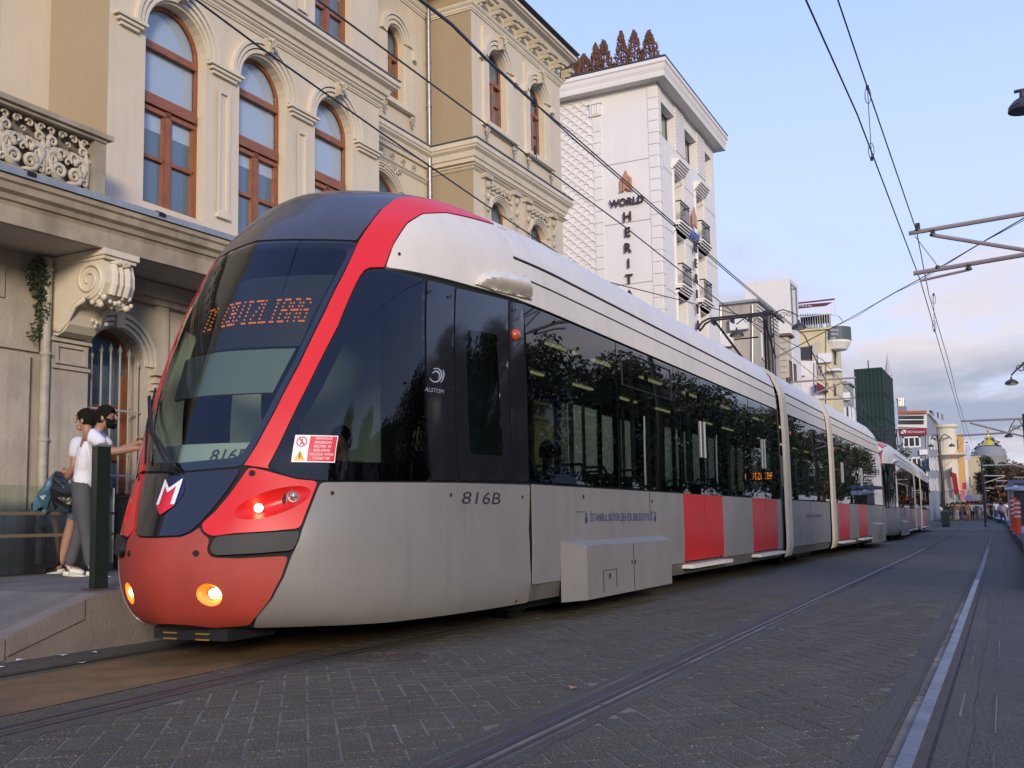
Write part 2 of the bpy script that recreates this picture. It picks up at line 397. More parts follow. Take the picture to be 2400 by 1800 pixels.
M_txt = mat('black_print', (.02, .02, .022), .5)
M_blue = mat('blue_print', (.02, .035, .14), .5)
M_wprint = mat('white_print', (.75, .75, .72), .5)
M_rprint = mat('red_print', (.62, .012, .03), .45)
M_yprint = mat('yellow_print', (.75, .42, .03), .45)
M_silver = mat('silver_print', (.55, .55, .56), .3, metal=.6)
M_int = mat('tram_interior_lining', (.34, .42, .36), .6)
M_dark = mat('tram_interior_dark', (.03, .035, .04), .7)
M_seat = mat('teal_seat', (.18, .42, .42), .5)
M_pole = mat('pale_grab_pole', (.45, .55, .42), .35)
M_steel = mat('dull_steel', (.32, .31, .30), .4, metal=.8, noise=.3)
NP = {'windscreen': [(0.0, 3.254),(0.495, 3.224),(0.798, 3.222),(0.843, 3.181),(0.816, 2.862),(0.783, 2.526),(0.711, 2.063),(0.622, 1.67),(0.55, 1.432),(0.484, 1.271),(0.0, 1.242)], 'mask': [(0.0, 1.227),(0.476, 1.249),(0.418, 1.088),(0.354, 0.95),(0.298, 0.852),(0.249, 0.796),(0.191, 0.769),(0.0, 0.764)], 'headlight_panel': [(0.529, 1.261),(0.642, 1.234),(0.746, 1.202),(0.859, 1.169),(1.008, 1.152),(0.947, 0.803),(0.778, 0.788),(0.529, 0.775),(0.401, 0.757),(0.341, 0.791),(0.314, 0.846),(0.378, 0.925),(0.444, 1.053)], 'bumper': [(0.0, 0.749),(0.198, 0.754),(0.258, 0.78),(0.308, 0.822),(0.328, 0.785),(0.394, 0.736),(0.382, 0.664),(0.41, 0.613),(0.577, 0.603),(0.886, 0.612),(0.836, 0.476),(0.74, 0.317),(0.609, 0.169),(0.534, 0.081),(0.299, 0.052),(0.167, 0.098),(0.0, 0.121)], 'grip': [(0.411, 0.678),(0.435, 0.75),(0.675, 0.766),(0.948, 0.778),(0.939, 0.715),(0.914, 0.651),(0.686, 0.637),(0.448, 0.629),(0.418, 0.649)], 'cab_side': [(1.027, 1.142), (1.536, 1.148), (2.31, 1.162), (3.578, 1.176), (3.66, 0.87), (3.72, 0.60), (3.69, 0.30), (3.50, 0.003), (2.83, 0.0), (2.187, 0.0), (1.459, 0.003), (0.988, 0.034), (0.548, 0.05), (0.627, 0.176), (0.755, 0.317), (0.852, 0.475), (0.907, 0.614), (0.925, 0.648), (0.95, 0.712), (0.964, 0.796)], 'cab_window': [(1.014, 2.934),(0.985, 2.908),(0.968, 2.84),(0.929, 2.375),(0.826, 1.851),(0.768, 1.612),(0.708, 1.39),(0.667, 1.275),(0.696, 1.234),(0.867, 1.175),(1.051, 1.158),(2.031, 1.176),(1.524, 2.919),(1.134, 2.949)], 'side_panel': [(1.547, 2.92),(1.872, 2.915),(2.386, 1.186),(2.051, 1.177)], 'cab_door': [(1.896, 2.911),(2.659, 2.951),(3.257, 1.203),(2.41, 1.186)], 'door_post': [(2.684, 2.942),(2.936, 2.966),(3.568, 1.208),(3.28, 1.204)], 'red_band': [(0.848, 3.221),(0.83, 2.849),(0.797, 2.507),(0.723, 2.052),(0.633, 1.661),(0.56, 1.422),(0.495, 1.277),(0.665, 1.25),(0.656, 1.269),(0.701, 1.399),(0.757, 1.621),(0.814, 1.861),(0.917, 2.386),(0.955, 2.852),(0.971, 2.921),(1.004, 2.956),(1.116, 2.974),(1.122, 3.237),(1.158, 3.53),(1.254, 3.732),(1.491, 3.859),(2.357, 4.062),(1.377, 4.203),(1.247, 4.184),(1.077, 4.067),(0.96, 3.942),(0.891, 3.704),(0.873, 3.463)], 'roof_side': [(1.131, 2.971),(1.129, 3.213),(1.167, 3.498),(1.259, 3.709),(1.495, 3.835),(2.397, 4.002),(2.537, 3.909),(2.665, 3.609),(2.817, 3.304),(3.004, 3.025),(2.09, 2.978)], 'scoop': [(2.095, 2.999),(2.135, 3.133),(2.295, 3.213),(2.538, 3.256),(2.818, 3.281),(3.028, 3.052),(2.745, 3.019),(2.37, 2.993)], 'roof_cap': [(0.0, 3.275),(0.489, 3.244),(0.826, 3.239),(0.86, 3.462),(0.877, 3.702),(0.951, 3.929)]}
GL = {'T': ["11111","00100","00100","00100","00100","00100","00100"], '1': ["00100","01100","00100","00100","00100","00100","01110"], 'C': ["01110","10001","10000","10000","10000","10001","01110"], 'E': ["11111","10000","10000","11110","10000","10000","11111"], 'V': ["10001","10001","10001","10001","10001","01010","00100"], 'I': ["01110","00100","00100","00100","00100","00100","01110"], 'Z': ["11111","00001","00010","00100","01000","10000","11111"], 'L': ["10000","10000","10000","10000","10000","10000","11111"], 'B': ["11110","10001","10001","11110","10001","10001","11110"], 'A': ["01110","10001","10001","11111","10001","10001","10001"], 'G': ["01110","10001","10000","10111","10001","10001","01111"], ' ': ["00000"]*7}
PLD = [p[0] for p in PL]
def bodyfn(s):
    """surface coordinates (y, q) of the straight car side s=+1/-1"""
    def fn(y, q, off=0.):
        x = itp(q, QA, PR, 2); z = itp(q, QA, PR, 0); e = .03; D_ = min(y, 42.65-y)-itp(q, QA, PR, 1)
        if D_ < 2.7 and q > 2.9: x *= itp(D_, PLD, PL, 1)/1.325
        q1, q0 = min(q+e, QMAX), max(q-e, 0); dx = itp(q1, QA, PR, 2)-itp(q0, QA, PR, 2); dz = itp(q1, QA, PR, 0)-itp(q0, QA, PR, 0)
        n = Vector((dz, 0, -dx)).normalized()
        return Vector((s*(x+n.x*off), y-TY, z+n.z*off))
    return fn
def make_nose(root, front):
    """one driver's cab; the rear one is the same turned about"""
    LY = 42.65-2*TY
    T = (lambda p: p) if front else (lambda p: Vector((-p.x, LY-p.y, p.z)))
    fS = lambda t, q, off=0.: T(Sn(t, q, off))
    def P(name, key, m, off=0., both=True, holes=(), r=.03, **kw):
        fn = lambda t, q, o=0.: fS(t, q, off+o)
        a = rnd(NP[key], r) if r else NP[key]; out = [patch(a, fn, name, m, root, holes=holes, **kw)]
        if both: out.append(patch(mirror(a), fn, name, m, root, holes=[mirror(h) for h in holes], **kw))
        return out
    ws = full(NP['windscreen']); wsr = rnd(ws, .05)
    ctr = (0, 2.3)
    wsi = rnd([(0+(p[0])*.945, 2.22+(p[1]-2.22)*.93) for p in ws], .08)
    cw = NP['cab_window']; ccx = sum(p[0] for p in cw)/len(cw); 
    cwi = rnd([(.80, 1.33), (1.30, 1.30), (1.925, 1.31), (1.62, 2.13), (1.52, 2.60), (1.10, 2.62), (1.02, 2.35), (.92, 1.85), (.80, 1.50)], .05)
    dwi = rnd([(2.52, 1.42), (3.05, 1.42), (2.62, 2.55), (2.16, 2.52)], .03)
    shell = [(-3.58, 0.0), (3.58, 0.0), (3.60, 1.2), (3.05, 2.9), (2.9, QZ(3.3)), (2.7, 4.3), (2.9, QMAX), (-2.9, QMAX), (-2.7, 4.3), (-2.9, QZ(3.3)), (-3.05, 2.9), (-3.60, 1.2)]
    hl_hole = [(.742+.245*cos(a)*cos(.32)-.092*sin(a)*sin(.32), .995+.255*cos(a)*sin(.32)+.098*sin(a)*cos(.32)) for a in [2*pi*k/24 for k in range(24)]]
    fog_hole = [(.378+.080*cos(2*pi*k/20), .36+.080*sin(2*pi*k/20)) for k in range(20)]
    sh = [wsi, cwi, mirror(cwi), dwi, mirror(dwi), hl_hole, mirror(hl_hole), fog_hole, mirror(fog_hole)]
    patch(shell, lambda t, q, o=0.: fS(t, q, -.022+o), 'cab_shell', M_seam, root, holes=sh, h=.12, thick=0)
    # windscreen: glass with printed black border
    w = patch(wsr, lambda t, q, o=0.: fS(t, q, .0+o), 'windscreen', M_wglass, root, thick=0, h=.05)
    patch(wsr, lambda t, q, o=0.: fS(t, q, -.010+o), 'windscreen_border', M_blk, root, holes=[wsi], thick=0, h=.05)
    patch(rnd(full(NP['mask']), .03), fS, 'front_mask', M_blk, root)
    P('red_band', 'red_band', M_red, .004, r=0)
    P('headlight_panel', 'headlight_panel', M_red, .002, holes=[hl_hole])
    patch(rnd(full(NP['bumper']), .03), fS, 'bumper', M_bump, root, holes=[fog_hole, mirror(fog_hole)])
    P('grip_strip', 'grip', M_blkm, .03, thick=.05)
    P('cab_side', 'cab_side', M_grey, .006, thick=.03)
    for s in (1, -1):
        cwo = rnd(cw, .05); A = (lambda p: p) if s == 1 else mirror
        patch(A(cwo), fS, 'cab_window', M_cglass, root, thick=0, h=.05)
        patch(A(cwo), lambda t, q, o=0.: fS(t, q, -.010+o), 'window_border', M_blk, root, holes=[A(cwi)], thick=0, h=.05)
        patch(A(rnd(NP['side_panel'], .01)), fS, 'side_panel', M_blk, root)
        patch(A(rnd(NP['cab_door'], .02)), lambda t, q, o=0.: fS(t, q, -.002+o), 'cab_door', M_blk, root, holes=[A(dwi)])
        patch(A(dwi), lambda t, q, o=0.: fS(t, q, -.006+o), 'door_pane', M_cglass, root, thick=0)
    P('door_post', 'door_post', M_blk)
    P('roof_side', 'roof_side', M_white, .006, thick=.03)
    P('roof_cap', 'roof_cap', M_cap, 0, both=False) if False else None
    cap = NP['roof_cap'][:-1]+[(.951, 3.906), (1.077, 4.044), (1.247, 4.161), (1.377, 4.179), (2.35, 4.06), (2.4, QMAX-.3), (0, QMAX-.3)]
    patch(rnd(full(cap), .02), fS, 'roof_cap', M_cap, root)
    for s in (1, -1):      # air scoop: a swollen blister above the cab door
        sp = NP['scoop'] if s == 1 else mirror(NP['scoop']); cxs = sum(p[0] for p in sp)/8; cqs = sum(p[1] for p in sp)/8
        def fsc(t, q, o=0., sp=sp):
            d = min(sqrt((t-a[0])**2+(q-a[1])**2) for a in dense(sp, .05)); return fS(t, q, .008+.115*sin(min(1, d/.13)*pi/2)+o)
        patch(sp, fsc, 'air_scoop', M_white, root, h=.022, thick=.02)
        # headlight dish
        def dish(hole, cx, cy, dep, name, m):
            mb = MB(); n = len(hole); K = 5
            for i in range(K+1):
                k = 1-i/K; 
                mb.v += [tuple(fS(cx+(p[0]-cx)*k, cy+(p[1]-cy)*k, .002-dep*(1-k*k*.85) if i else .002)) for p in hole]
            for i in range(K):
                for j in range(n): mb.f.append((i*n+j, i*n+(j+1) % n, (i+1)*n+(j+1) % n, (i+1)*n+j)); mb.mi.append(0)
            return mb.build(name, m, root, smooth=True)
        A = (lambda p: p) if s == 1 else mirror
        hd = dish(A(hl_hole), s*.742, .995, .075, 'headlight_recess', M_red)
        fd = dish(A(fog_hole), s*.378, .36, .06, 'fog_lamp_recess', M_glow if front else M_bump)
        for (t, q, r, mm, nm, d0) in ((.650, .972, .030, M_lit2 if front else M_lens, 'headlight', -.055), (.865, 1.052, .036, M_lens, 'headlight', -.04), (.402, .358, .036, M_lit if front else M_lens, 'fog_lamp', -.035)):
            c = fS(s*t, q, d0); n = (fS(s*t, q, .1)-fS(s*t, q, 0)).normalized()
            mb = MB(); mb.lathe(c, [(r*1.25, -.03), (r*1.25, .0), (r, .004)], 16, 1, axis=n); mb.lathe(c, [(r, .004), (r*.8, .018), (r*.4, .027), (0.001, .03)], 16, 0, axis=n)
            mb.build(nm, [mm, M_steel], root, smooth=True)
        for (t, q, r) in ((.56, 1.216, .020), (.315, .643, .019)):
            c = fS(s*t, q, .001); n = (fS(s*t, q, .1)-fS(s*t, q, 0)).normalized()
            MB().lathe(c, [(r, .0), (r, .005), (.001, .005)], 14, 0, axis=n).lathe(c, [(r*1.15, -.01), (r*1.15, .003), (r, .003)], 14, 0, axis=n).build('tow_hole', M_seam, root)
        for (t, q) in ((1.12, 1.06), (2.3, 1.06), (3.45, 1.06), (3.3, .08), (1.6, 2.80), (1.84, 2.80), (2.78, 2.86), (1.6, 1.95), (1.2, 3.12)):
            c = fS(s*t, q, .014); n = (fS(s*t, q, .1)-fS(s*t, q, 0)).normalized()
            MB().lathe(c, [(.013, .0), (.013, .004), (.001, .004)], 10, 0, axis=n).build('bolt', M_seam, root)
        c = fS(s*2.90, 2.60, .0); n = (fS(s*2.9, 2.6, .1)-fS(s*2.9, 2.6, 0)).normalized()
        MB().lathe(c, [(.055, 0), (.05, .02), (.03, .04), (.001, .045)], 16, 0, axis=n).build('side_indicator', M_orange, root, smooth=True)
    # coupler cover under the bumper
    mb = MB(); y0 = .27
    mb.bb((-.34, y0, .15), (.34, y0+.5, .235))
    for x in (-.24, .06): mb.bb((x, y0-.012, .15), (x+.12, y0, .16), 1); mb.bb((x, y0-.012, .19), (x+.12, y0, .20), 1)
    mb.v = [tuple(T(Vector(v))) for v in mb.v]; mb.build('coupler_cover', [M_blkm, mat('dirty_yellow_mark', (.22, .14, .02), .7)], root)
    # wiper
    if front:
        mb = MB()
        for d in (0, .05): mb.tube([fS(-.02+d, 1.25, .05), fS(-.35+d*.6, 1.55, .07), fS(-.66+d*.5, 1.86, .06)], .012, 6)
        mb.tube([fS(-.69, 1.95, .03), fS(-.55, 1.62, .035), fS(-.40, 1.32, .03)], .009, 5)
        mb.tube([fS(-.02, 1.25, -.02), fS(-.02, 1.25, .07)], .03, 8); mb.build('wiper', M_blkm, root)
    # cab interior: dashboard, driver's seat bulkhead, blind, display
    mb = MB(); bk = lambda a, b, m=0: mb.bb(a, b, m)
    bk((-.70, .42, .35), (.70, 1.05, 1.22)); bk((-.95, .8, .35), (.95, 1.25, 1.22)); bk((-1.15, 2.95, .4), (-.2, 3.0, 2.9), 1); bk((.45, 2.95, .4), (1.15, 3.0, 2.9), 1); bk((-1.0, 2.0, 2.94), (1.0, 3.1, 2.98), 1)
    bk((-.2, 2.96, .4), (.45, 2.99, 2.9), 0)
    bk((-.85, .6, .36), (.85, 1.4, .42)); bk((-1.12, 1.4, .36), (1.12, 3.1, .42))
    mb.ball((-.05, 1.02, 1.28), .36, 12, 0, (1.1, .8, .7))
    mb.v = [tuple(T(Vector(v))) for v in mb.v]; mb.build('cab_interior', [M_dark, mat('cab_lining', (.62, .70, .63), .6)], root)
    if front:
        # roller blind, display box and figures of the amber display
        patch([(-.52, 1.87), (.56, 1.87), (.64, 2.24), (-.60, 2.24)], lambda t, q, o=0.: fS(t, q, -.10+o), 'roller_blind', mat('blind_cloth', (.11, .14, .125), .7), root, h=.15)
        patch([(-.50, 1.26), (.52, 1.26), (.57, 1.46), (-.55, 1.46)], lambda t, q, o=0.: fS(t, q, -.05+o), 'number_board', mat('number_board_grey', (.30, .34, .32), .6), root, h=.15)
        text_on('816B', lambda a, b: fS(.215+a+b*.18, 1.325+b, -.040), 'fleet_number', M_txt, root, .125, w=.27)
        db = patch([(-.62, 2.28), (.66, 2.28), (.73, 2.98), (-.70, 2.98)], lambda t, q, o=0.: fS(t, q, -.13+o), 'display_box', M_blkm, root, h=.15)
        def led(txt, t0, q0, pitch, hh):
            mb = MB(); x = 0
            for ch in txt:
                for j, row in enumerate(GL[ch]):
                    for i, b in enumerate(row):
                        if b == '1':
                            c = fS(t0+(x+i)*pitch, q0+(6-j)*hh, -.120); mb.box(c, (pitch*.80, .006, hh*.36), 0)
                x += 6
            return mb.build('led_text', M_ledd, root)
        led('T1', -.47, 2.50, .017, .036); led('CEVIZLIBAG', -.15, 2.50, .0135, .036)
        # emblem
        o0 = (.0, 1.080)
        def dec(name, pts, m, off): patch([(o0[0]+a, o0[1]+b) for a, b in pts], lambda t, q, o=0.: fS(t, q, off+o), name, m, root, h=.022, thick=0)
        dec('emblem_disc', [(.118*cos(a), .128*sin(a)+.005) for a in [2*pi*k/28 for k in range(28)]], mat('emblem_navy', (.012, .018, .07), .4), .004)
        dec('emblem_arrow', [(-.050, .085), (0, .03), (.050, .085), (.050, -.093), (.088, -.093), (0, -.165), (-.088, -.093), (-.050, -.093)], M_rprint, .008)
        dec('emblem_letter', [(-.083, -.09), (-.083, .098), (-.078, .105), (0, .035), (.078, .105), (.083, .098), (.083, -.09), (.050, -.09), (.050, .05), (0, .0), (-.050, .05), (-.050, -.09)], M_wprint, .012)
        # warning sticker on the cab side window
        def st(a, b): return (.808+a*.30+b*.0, 1.295+b*.20-a*.004)
        def pl(name, pts, m, off): patch([st(*p) for p in pts], lambda t, q, o=0.: fS(t, q, off+o), name, m, root, h=.05, thick=0)
        pl('sticker', [(0, 0), (1, 0), (1, 1), (0, 1)], M_wprint, .004); pl('sticker_field', [(.35, .04), (.98, .04), (.98, .96), (.35, .96)], M_rprint, .006)
        pl('warning_triangle', [(.05, .06), (.29, .06), (.17, .46)], M_yprint, .006); pl('triangle_mark', [(.155, .16), (.185, .16), (.185, .34), (.155, .34)], M_txt, .008)
        ring = [(.17+.125*cos(a), .75+.19*sin(a)) for a in [2*pi*k/20 for k in range(20)]]; ri = [(.17+.098*cos(a), .75+.15*sin(a)) for a in [2*pi*k/20 for k in range(20)]]
        patch([st(*p) for p in ring], lambda t, q, o=0.: fS(t, q, .006+o), 'ban_ring', M_rprint, root, holes=[[st(*p) for p in ri]], h=.05, thick=0)
        pl('ban_bar', [(.085, .87), (.245, .60), (.26, .64), (.10, .91)], M_rprint, .008); pl('walking_figure', [(.13, .64), (.16, .73), (.15, .80), (.17, .86), (.19, .86), (.185, .80), (.20, .72), (.23, .66), (.21, .64), (.17, .70), (.15, .63)], M_txt, .007)
        for k, s_ in enumerate(['TRAMVAYLAR', 'ARASINDAN', 'GEÇMEK VE', 'ASILARAK', 'YOLCULUK YAPMAK', 'YASAKTIR!']):
            wd = {4: .56}.get(k, .40)
            text_on(s_, lambda a, b, k=k, wd=wd: fS(*st(.665-wd/2+a, .83-k*.145+b), .009), 'sticker_text', M_wprint, root, .14, w=wd)
        text_on('816B', lambda a, b: fS(2.47+a, .985+b, .0085), 'fleet_number', M_txt, root, .155, w=.60)
        mb = MB()       # maker's ring mark
        for a0, a1, r in ((-2.6, 2.2, .066), (-.7, 2.9, .043), (-.75, .75, .088)):
            n = 14; P0 = []; 
            for k in range(n+1):
                a = a0+(a1-a0)*k/n; P0.append(a)
            for k in range(n):
                q = []
                for a, rr in ((P0[k], r), (P0[k+1], r), (P0[k+1], r-.018*(1-abs(2*(k+1)/n-1)*.6)), (P0[k], r-.018*(1-abs(2*k/n-1)*.6))): q.append(fS(1.90+rr*cos(a)*1.15-.0, 2.05+rr*sin(a), .004))
                mb.add(q, [(0, 1, 2, 3)])
        mb.build('maker_mark', M_silver, root, recalc=False)
        text_on('ALSTOM', lambda a, b: fS(1.81+a, 1.90+b, .004), 'maker_name', M_silver, root, .05, w=.22)
def t_for_y(q, y):
    a, b = 0., 6.
    for _ in range(40):
        m_ = (a+b)/2
        if S0(m_, q).y+TY < y: a = m_
        else: b = m_
    return a
_rs = NP['roof_side']
NP['roof_side'] = _rs[:6]+[(t_for_y(q, 8.14), q) for q in (3.97, 3.9, 3.8, 3.7, 3.6, 3.5, 3.4, 3.3, 3.2, 3.1, 3.0)]+[_rs[-1]]
def make_window(root, s, y0, y1, z0=1.29, z1=2.90, m=.07, vent=False):
    fn = bodyfn(s); q0, q1 = QZ(z0), QZ(z1); mg = m
    inner = [(y0+mg, q0+.05), (y1-mg, q0+.05), (y1-mg, q1-.03), (y0+mg, q1-.03)]
    o = patch([(y0, q0), (y1, q0), (y1, q1), (y0, q1)], lambda a, b, off=0.: fn(a, b, -.006+off), 'window', M_blk, root, holes=[inner], h=.4, thick=.03)
    patch([(y0, q0), (y1, q0), (y1, q1), (y0, q1)], fn, 'pane', M_tglass, o, h=.4, thick=0)
    if vent:
        a, b = y0+.15, y1-.12; qa, qb = q1-.52, q1-.08; mb = MB()
        for p, q in (((a, qa), (b, qa)), ((b, qa), (b, qb)), ((b, qb), (a, qb)), ((a, qb), (a, qa))): mb.bar(fn(*p, .004), fn(*q, .004), .018, .01)
        mb.build('vent_frame', M_blkm, o)
    return o
def spanel(root, s, y0, y1, z0, z1, m, name='side_panel', off=0., th=.02):
    fn = bodyfn(s); return patch([(y0, QZ(z0)), (y1, QZ(z0)), (y1, QZ(z1)), (y0, QZ(z1))], lambda a, b, o=0.: fn(a, b, off+o), name, m, root, h=.35, thick=th)
def make_door(root, s, y0, y1):
    fn = bodyfn(s); ym = (y0+y1)/2
    for a, b in ((y0, ym-.012), (ym+.012, y1)):
        d = patch([(a, QZ(.39)), (b, QZ(.39)), (b, QZ(1.262)), (a, QZ(1.262))], lambda p, q, o=0.: fn(p, q, .004+o), 'door', M_door, root, h=.25)
        inner = [(a+.09, QZ(1.40)), (b-.09, QZ(1.40)), (b-.09, QZ(2.80)), (a+.09, QZ(2.80))]
        patch([(a, QZ(1.262)), (b, QZ(1.262)), (b, QZ(2.90)), (a, QZ(2.90))], lambda p, q, o=0.: fn(p, q, .002+o), 'door_frame', M_blk, d, holes=[inner], h=.3)
        patch([(a, QZ(1.265)), (b, QZ(1.265)), (b, QZ(2.89)), (a, QZ(2.89))], lambda p, q, o=0.: fn(p, q, .005+o), 'pane', M_tglass, d, h=.4, thick=0)
        yy = ym-.10 if a == y0 else ym+.10
        MB().bar(fn(yy, QZ(1.78), .015), fn(yy, QZ(2.28), .015), .014, .022).build('edge_strip', mat('grey_edge_strip', (.35, .36, .36), .5), d)
    mb = MB(); mb.bb((s*1.20, y0-.04-TY, .30), (s*1.44, y1+.04-TY, .345)); mb.build('door_step', M_white, root)
def make_fairing(root, s, y0, y1):
    """wheel-skirt box standing proud of the side"""
    W1, W0 = 1.325, 1.455; i, j = y0+.34, y1-.05; mb = MB(); z0, z1 = .17, .71
    V = [(s*W1, y0-TY, z0), (s*W0, i-TY, z0), (s*W0, j-TY, z0), (s*W1, y1-TY, z0), (s*W1, y0-TY, z1+.03), (s*W0, i-TY, z1-.02), (s*W0, j-TY, z1-.02), (s*W1, y1-TY, z1+.03)]
    mb.add(V, [(0, 1, 5, 4), (1, 2, 6, 5), (2, 3, 7, 6), (4, 5, 6, 7), (0, 3, 2, 1)])
    o = mb.build('wheel_fairing', M_grey, root); x = s*(W0+.002); ym = (i+j)/2
    def ln(a, b, w=.008): MB().bar((x, a[0]-TY, a[1]), (x, b[0]-TY, b[1]), w, .004).build('panel_seam', M_seam, o)
    ln((ym, z0+.01), (ym, z1-.03)); ln((i+.42, .43), (i+.79, .43)); ln((i+.42, .43), (i+.42, .22)); ln((i+.79, .43), (i+.79, .25)) 
    for yy in (ym-.06, ym+.05): MB().box((x, yy-TY, .48), (.006, .025, .04)).build('latch', M_seam, o)
    MB().box((x, i+.60-TY, .37), (.006, .04, .05)).build('latch', M_seam, o)
    return o
def upper(root, s, y0, y1, cuts=()):
    fn = bodyfn(s)
    patch([(y0, QZ(2.86)), (y1, QZ(2.86)), (y1, QMAX), (y0, QMAX)], lambda a, b, o=0.: fn(a, b, -.03+o), 'roof_frame', M_seam, root, h=.5, thick=0)
    spanel(root, s, y0, y1, 2.93, 3.145, M_white, 'roof_panel'); 
    ys = [y0]+list(cuts)+[y1]
    for a, b in zip(ys[:-1], ys[1:]):
        spanel(root, s, a+.006, b-.006, 3.165, 3.32, M_white, 'roof_panel', .0)
        patch([(a+.004, QZ(3.345)), (b-.004, QZ(3.345)), (b-.004, QMAX), (a+.004, QMAX)], lambda p, q, o=0.: fn(p, q, .01+o), 'roof_panel', M_white, root, h=.3)
def lower(root, s, y0, y1, cuts, skip=()):
    fn = bodyfn(s)
    patch([(y0, 0), (y1, 0), (y1, QZ(1.285)), (y0, QZ(1.285))], lambda a, b, o=0.: fn(a, b, -.03+o), 'body_frame', M_seam, root, h=.5, thick=0)
    ys = [y0]+list(cuts)+[y1]
    for a, b in zip(ys[:-1], ys[1:]):
        if any(abs(a-k[0]) < .06 for k in skip): continue
        spanel(root, s, a+.006, b-.006, .375, 1.262, M_grey, 'side_panel', .004)
    spanel(root, s, y0, y1, .22, .367, M_skirt, 'skirt', -.01)
def portal(root, y0, y1, m, name, off=.02):
    """ring round the whole section, used for gangway frames"""
    mb = MB(); ring = []; 
    for i in range(0, len(PR), 4): ring.append((PR[i][2]+off, PR[i][0]+(off if PR[i][0] > 3.6 else 0)))
    ring.append((0, PR[-1][0]+off)); pts = ring+[(-a, b) for a, b in ring[-2::-1]]; n = len(pts)
    K = 3; ysr = [(y0, -.05), (y0+.04, 0), (y1-.04, 0), (y1, -.05)]
    for yy, d in ysr: mb.v += [(a+(d if a > 0 else -d if a < 0 else 0), yy-TY, b+d*.5) for a, b in pts]
    for i in range(3):
        for j in range(n-1): mb.f.append((i*n+j, i*n+j+1, (i+1)*n+j+1, (i+1)*n+j)); mb.mi.append(0)
    return mb.build(name, m, root, smooth=True)
def make_tram(label, group, detail=True):
    root = empty('tram', (CX, TY, 0), 0, label, 'tram', group)
    make_nose(root, detail); make_nose(root, False) if detail else make_nose(root, False)
    return root
def fill_tram(root):
    for s in (1, -1):
        fn = bodyfn(s)
        # front car
        lower(root, s, 8.26, 18.92, [9.22, 10.46, 11.70, 12.60, 12.84, 14.81, 15.06, 16.54, 16.65, 18.54], [(12.84, 0), (16.65, 0)])
        upper(root, s, 8.15, 18.95, [9.4, 11.7, 14.6, 17.0])
        make_door(root, s, 12.86, 14.79); make_door(root, s, 16.67, 18.52)
        make_window(root, s, 8.20, 10.50, m=.08); make_window(root, s, 10.53, 12.60, vent=True); make_window(root, s, 12.62, 12.84, m=.02)
        make_window(root, s, 14.82, 16.64, m=.10); make_window(root, s, 18.54, 18.94, m=.18)
        make_fairing(root, s, 8.85, 11.90)
        # middle car
        lower(root, s, 19.92, 24.22, [20.6, 21.9, 23.3]); upper(root, s, 19.85, 24.3, [])
        make_window(root, s, 20.2, 22.2); make_window(root, s, 22.22, 24.25); make_window(root, s, 19.85, 20.18, m=.13)
        # rear car
        lower(root, s, 25.15, 34.38, [25.44, 27.20, 28.84, 30.58, 31.3, 33.0], [(25.44, 0), (28.84, 0)]); upper(root, s, 25.1, 34.50, [28, 31])
        make_door(root, s, 25.46, 27.18); make_door(root, s, 28.86, 30.56)
        make_window(root, s, 25.1, 25.44, m=.14); make_window(root, s, 27.20, 28.84); make_window(root, s, 30.58, 32.3); make_window(root, s, 32.32, 34.45)
        make_fairing(root, s, 31.3, 33.7)
        if s == 1:
            for yy in (9.20+.0,): pass
            def emb(y, sc3=1.):      # small tulip-shaped crest
                mb = MB(); 
                for pts in ([(0, .13), (.018, .08), (0, .06), (-.018, .08)], [(-.026, .0), (-.034, .035), (-.02, .07), (0, .05), (.02, .07), (.034, .035), (.026, 0), (0, -.012)]): mb.add([fn(y+a*sc3, QZ(.915)+b*sc3, .009) for a, b in pts], [tuple(range(len(pts)))])
                mb.build('crest', M_blue, root, recalc=False)
            emb(9.50); emb(11.66)
            text_on('İSTANBUL BÜYÜK', lambda a, b: fn(9.60+a, QZ(.925)+b, .009), 'side_lettering', M_blue, root, .125, w=.86)
            text_on('ŞEHİR BELEDİYESİ', lambda a, b: fn(10.48+a, QZ(.925)+b, .009), 'side_lettering', M_blue, root, .125, w=1.08)
            text_on('İSTANBUL BÜYÜKŞEHİR BELEDİYESİ', lambda a, b: fn(21.3+a, QZ(.93)+b, .009), 'side_lettering', M_blue, root, .10, w=1.75)
            for (a, b, c, d) in ((9.23, 1.02, 9.46, 1.02), (11.48, 1.02, 11.48, 1.25), (11.48, 1.02, 11.69, 1.02)):
                MB().bar(fn(a, QZ(b), .006), fn(c, QZ(d), .006), .008, .004).build('panel_seam', M_seam, root)
            for yy, zz in ((9.44, 1.17), (11.56, 1.15)): MB().box(fn(yy, QZ(zz), .008), (.006, .03, .035)).build('latch', M_seam, root)
    for a, b in ((18.92, 19.40), (24.24, 24.62)):      # bellows: folded dark ring
        mb = MB()
        for k in range(4):
            y = a+(b-a)*k/4; d = (b-a)/4
            for yy, o1 in ((y, -.14), (y+d/2, -.07), (y+d, -.14)): pass
            ring = [(PR[i][2], PR[i][0]) for i in range(0, len(PR), 6)]; pts = ring+[(-p[0], p[1]) for p in ring[::-1]]; n = len(pts); b0 = len(mb.v)
            for yy, o1 in ((y, .14), (y+d/2, .06), (y+d, .14)): mb.v += [(p[0]*(1-o1/1.32), yy-TY, p[1]-o1*.6*(p[1] > 3)) for p in pts]
            for i in range(2):
                for j in range(n-1): mb.f.append((b0+i*n+j, b0+i*n+j+1, b0+(i+1)*n+j+1, b0+(i+1)*n+j)); mb.mi.append(0)
        mb.build('bellows', M_blkm, root)
    portal(root, 19.40, 19.86, M_cream, 'gangway_frame'); portal(root, 24.62, 25.10, M_cream, 'gangway_frame')
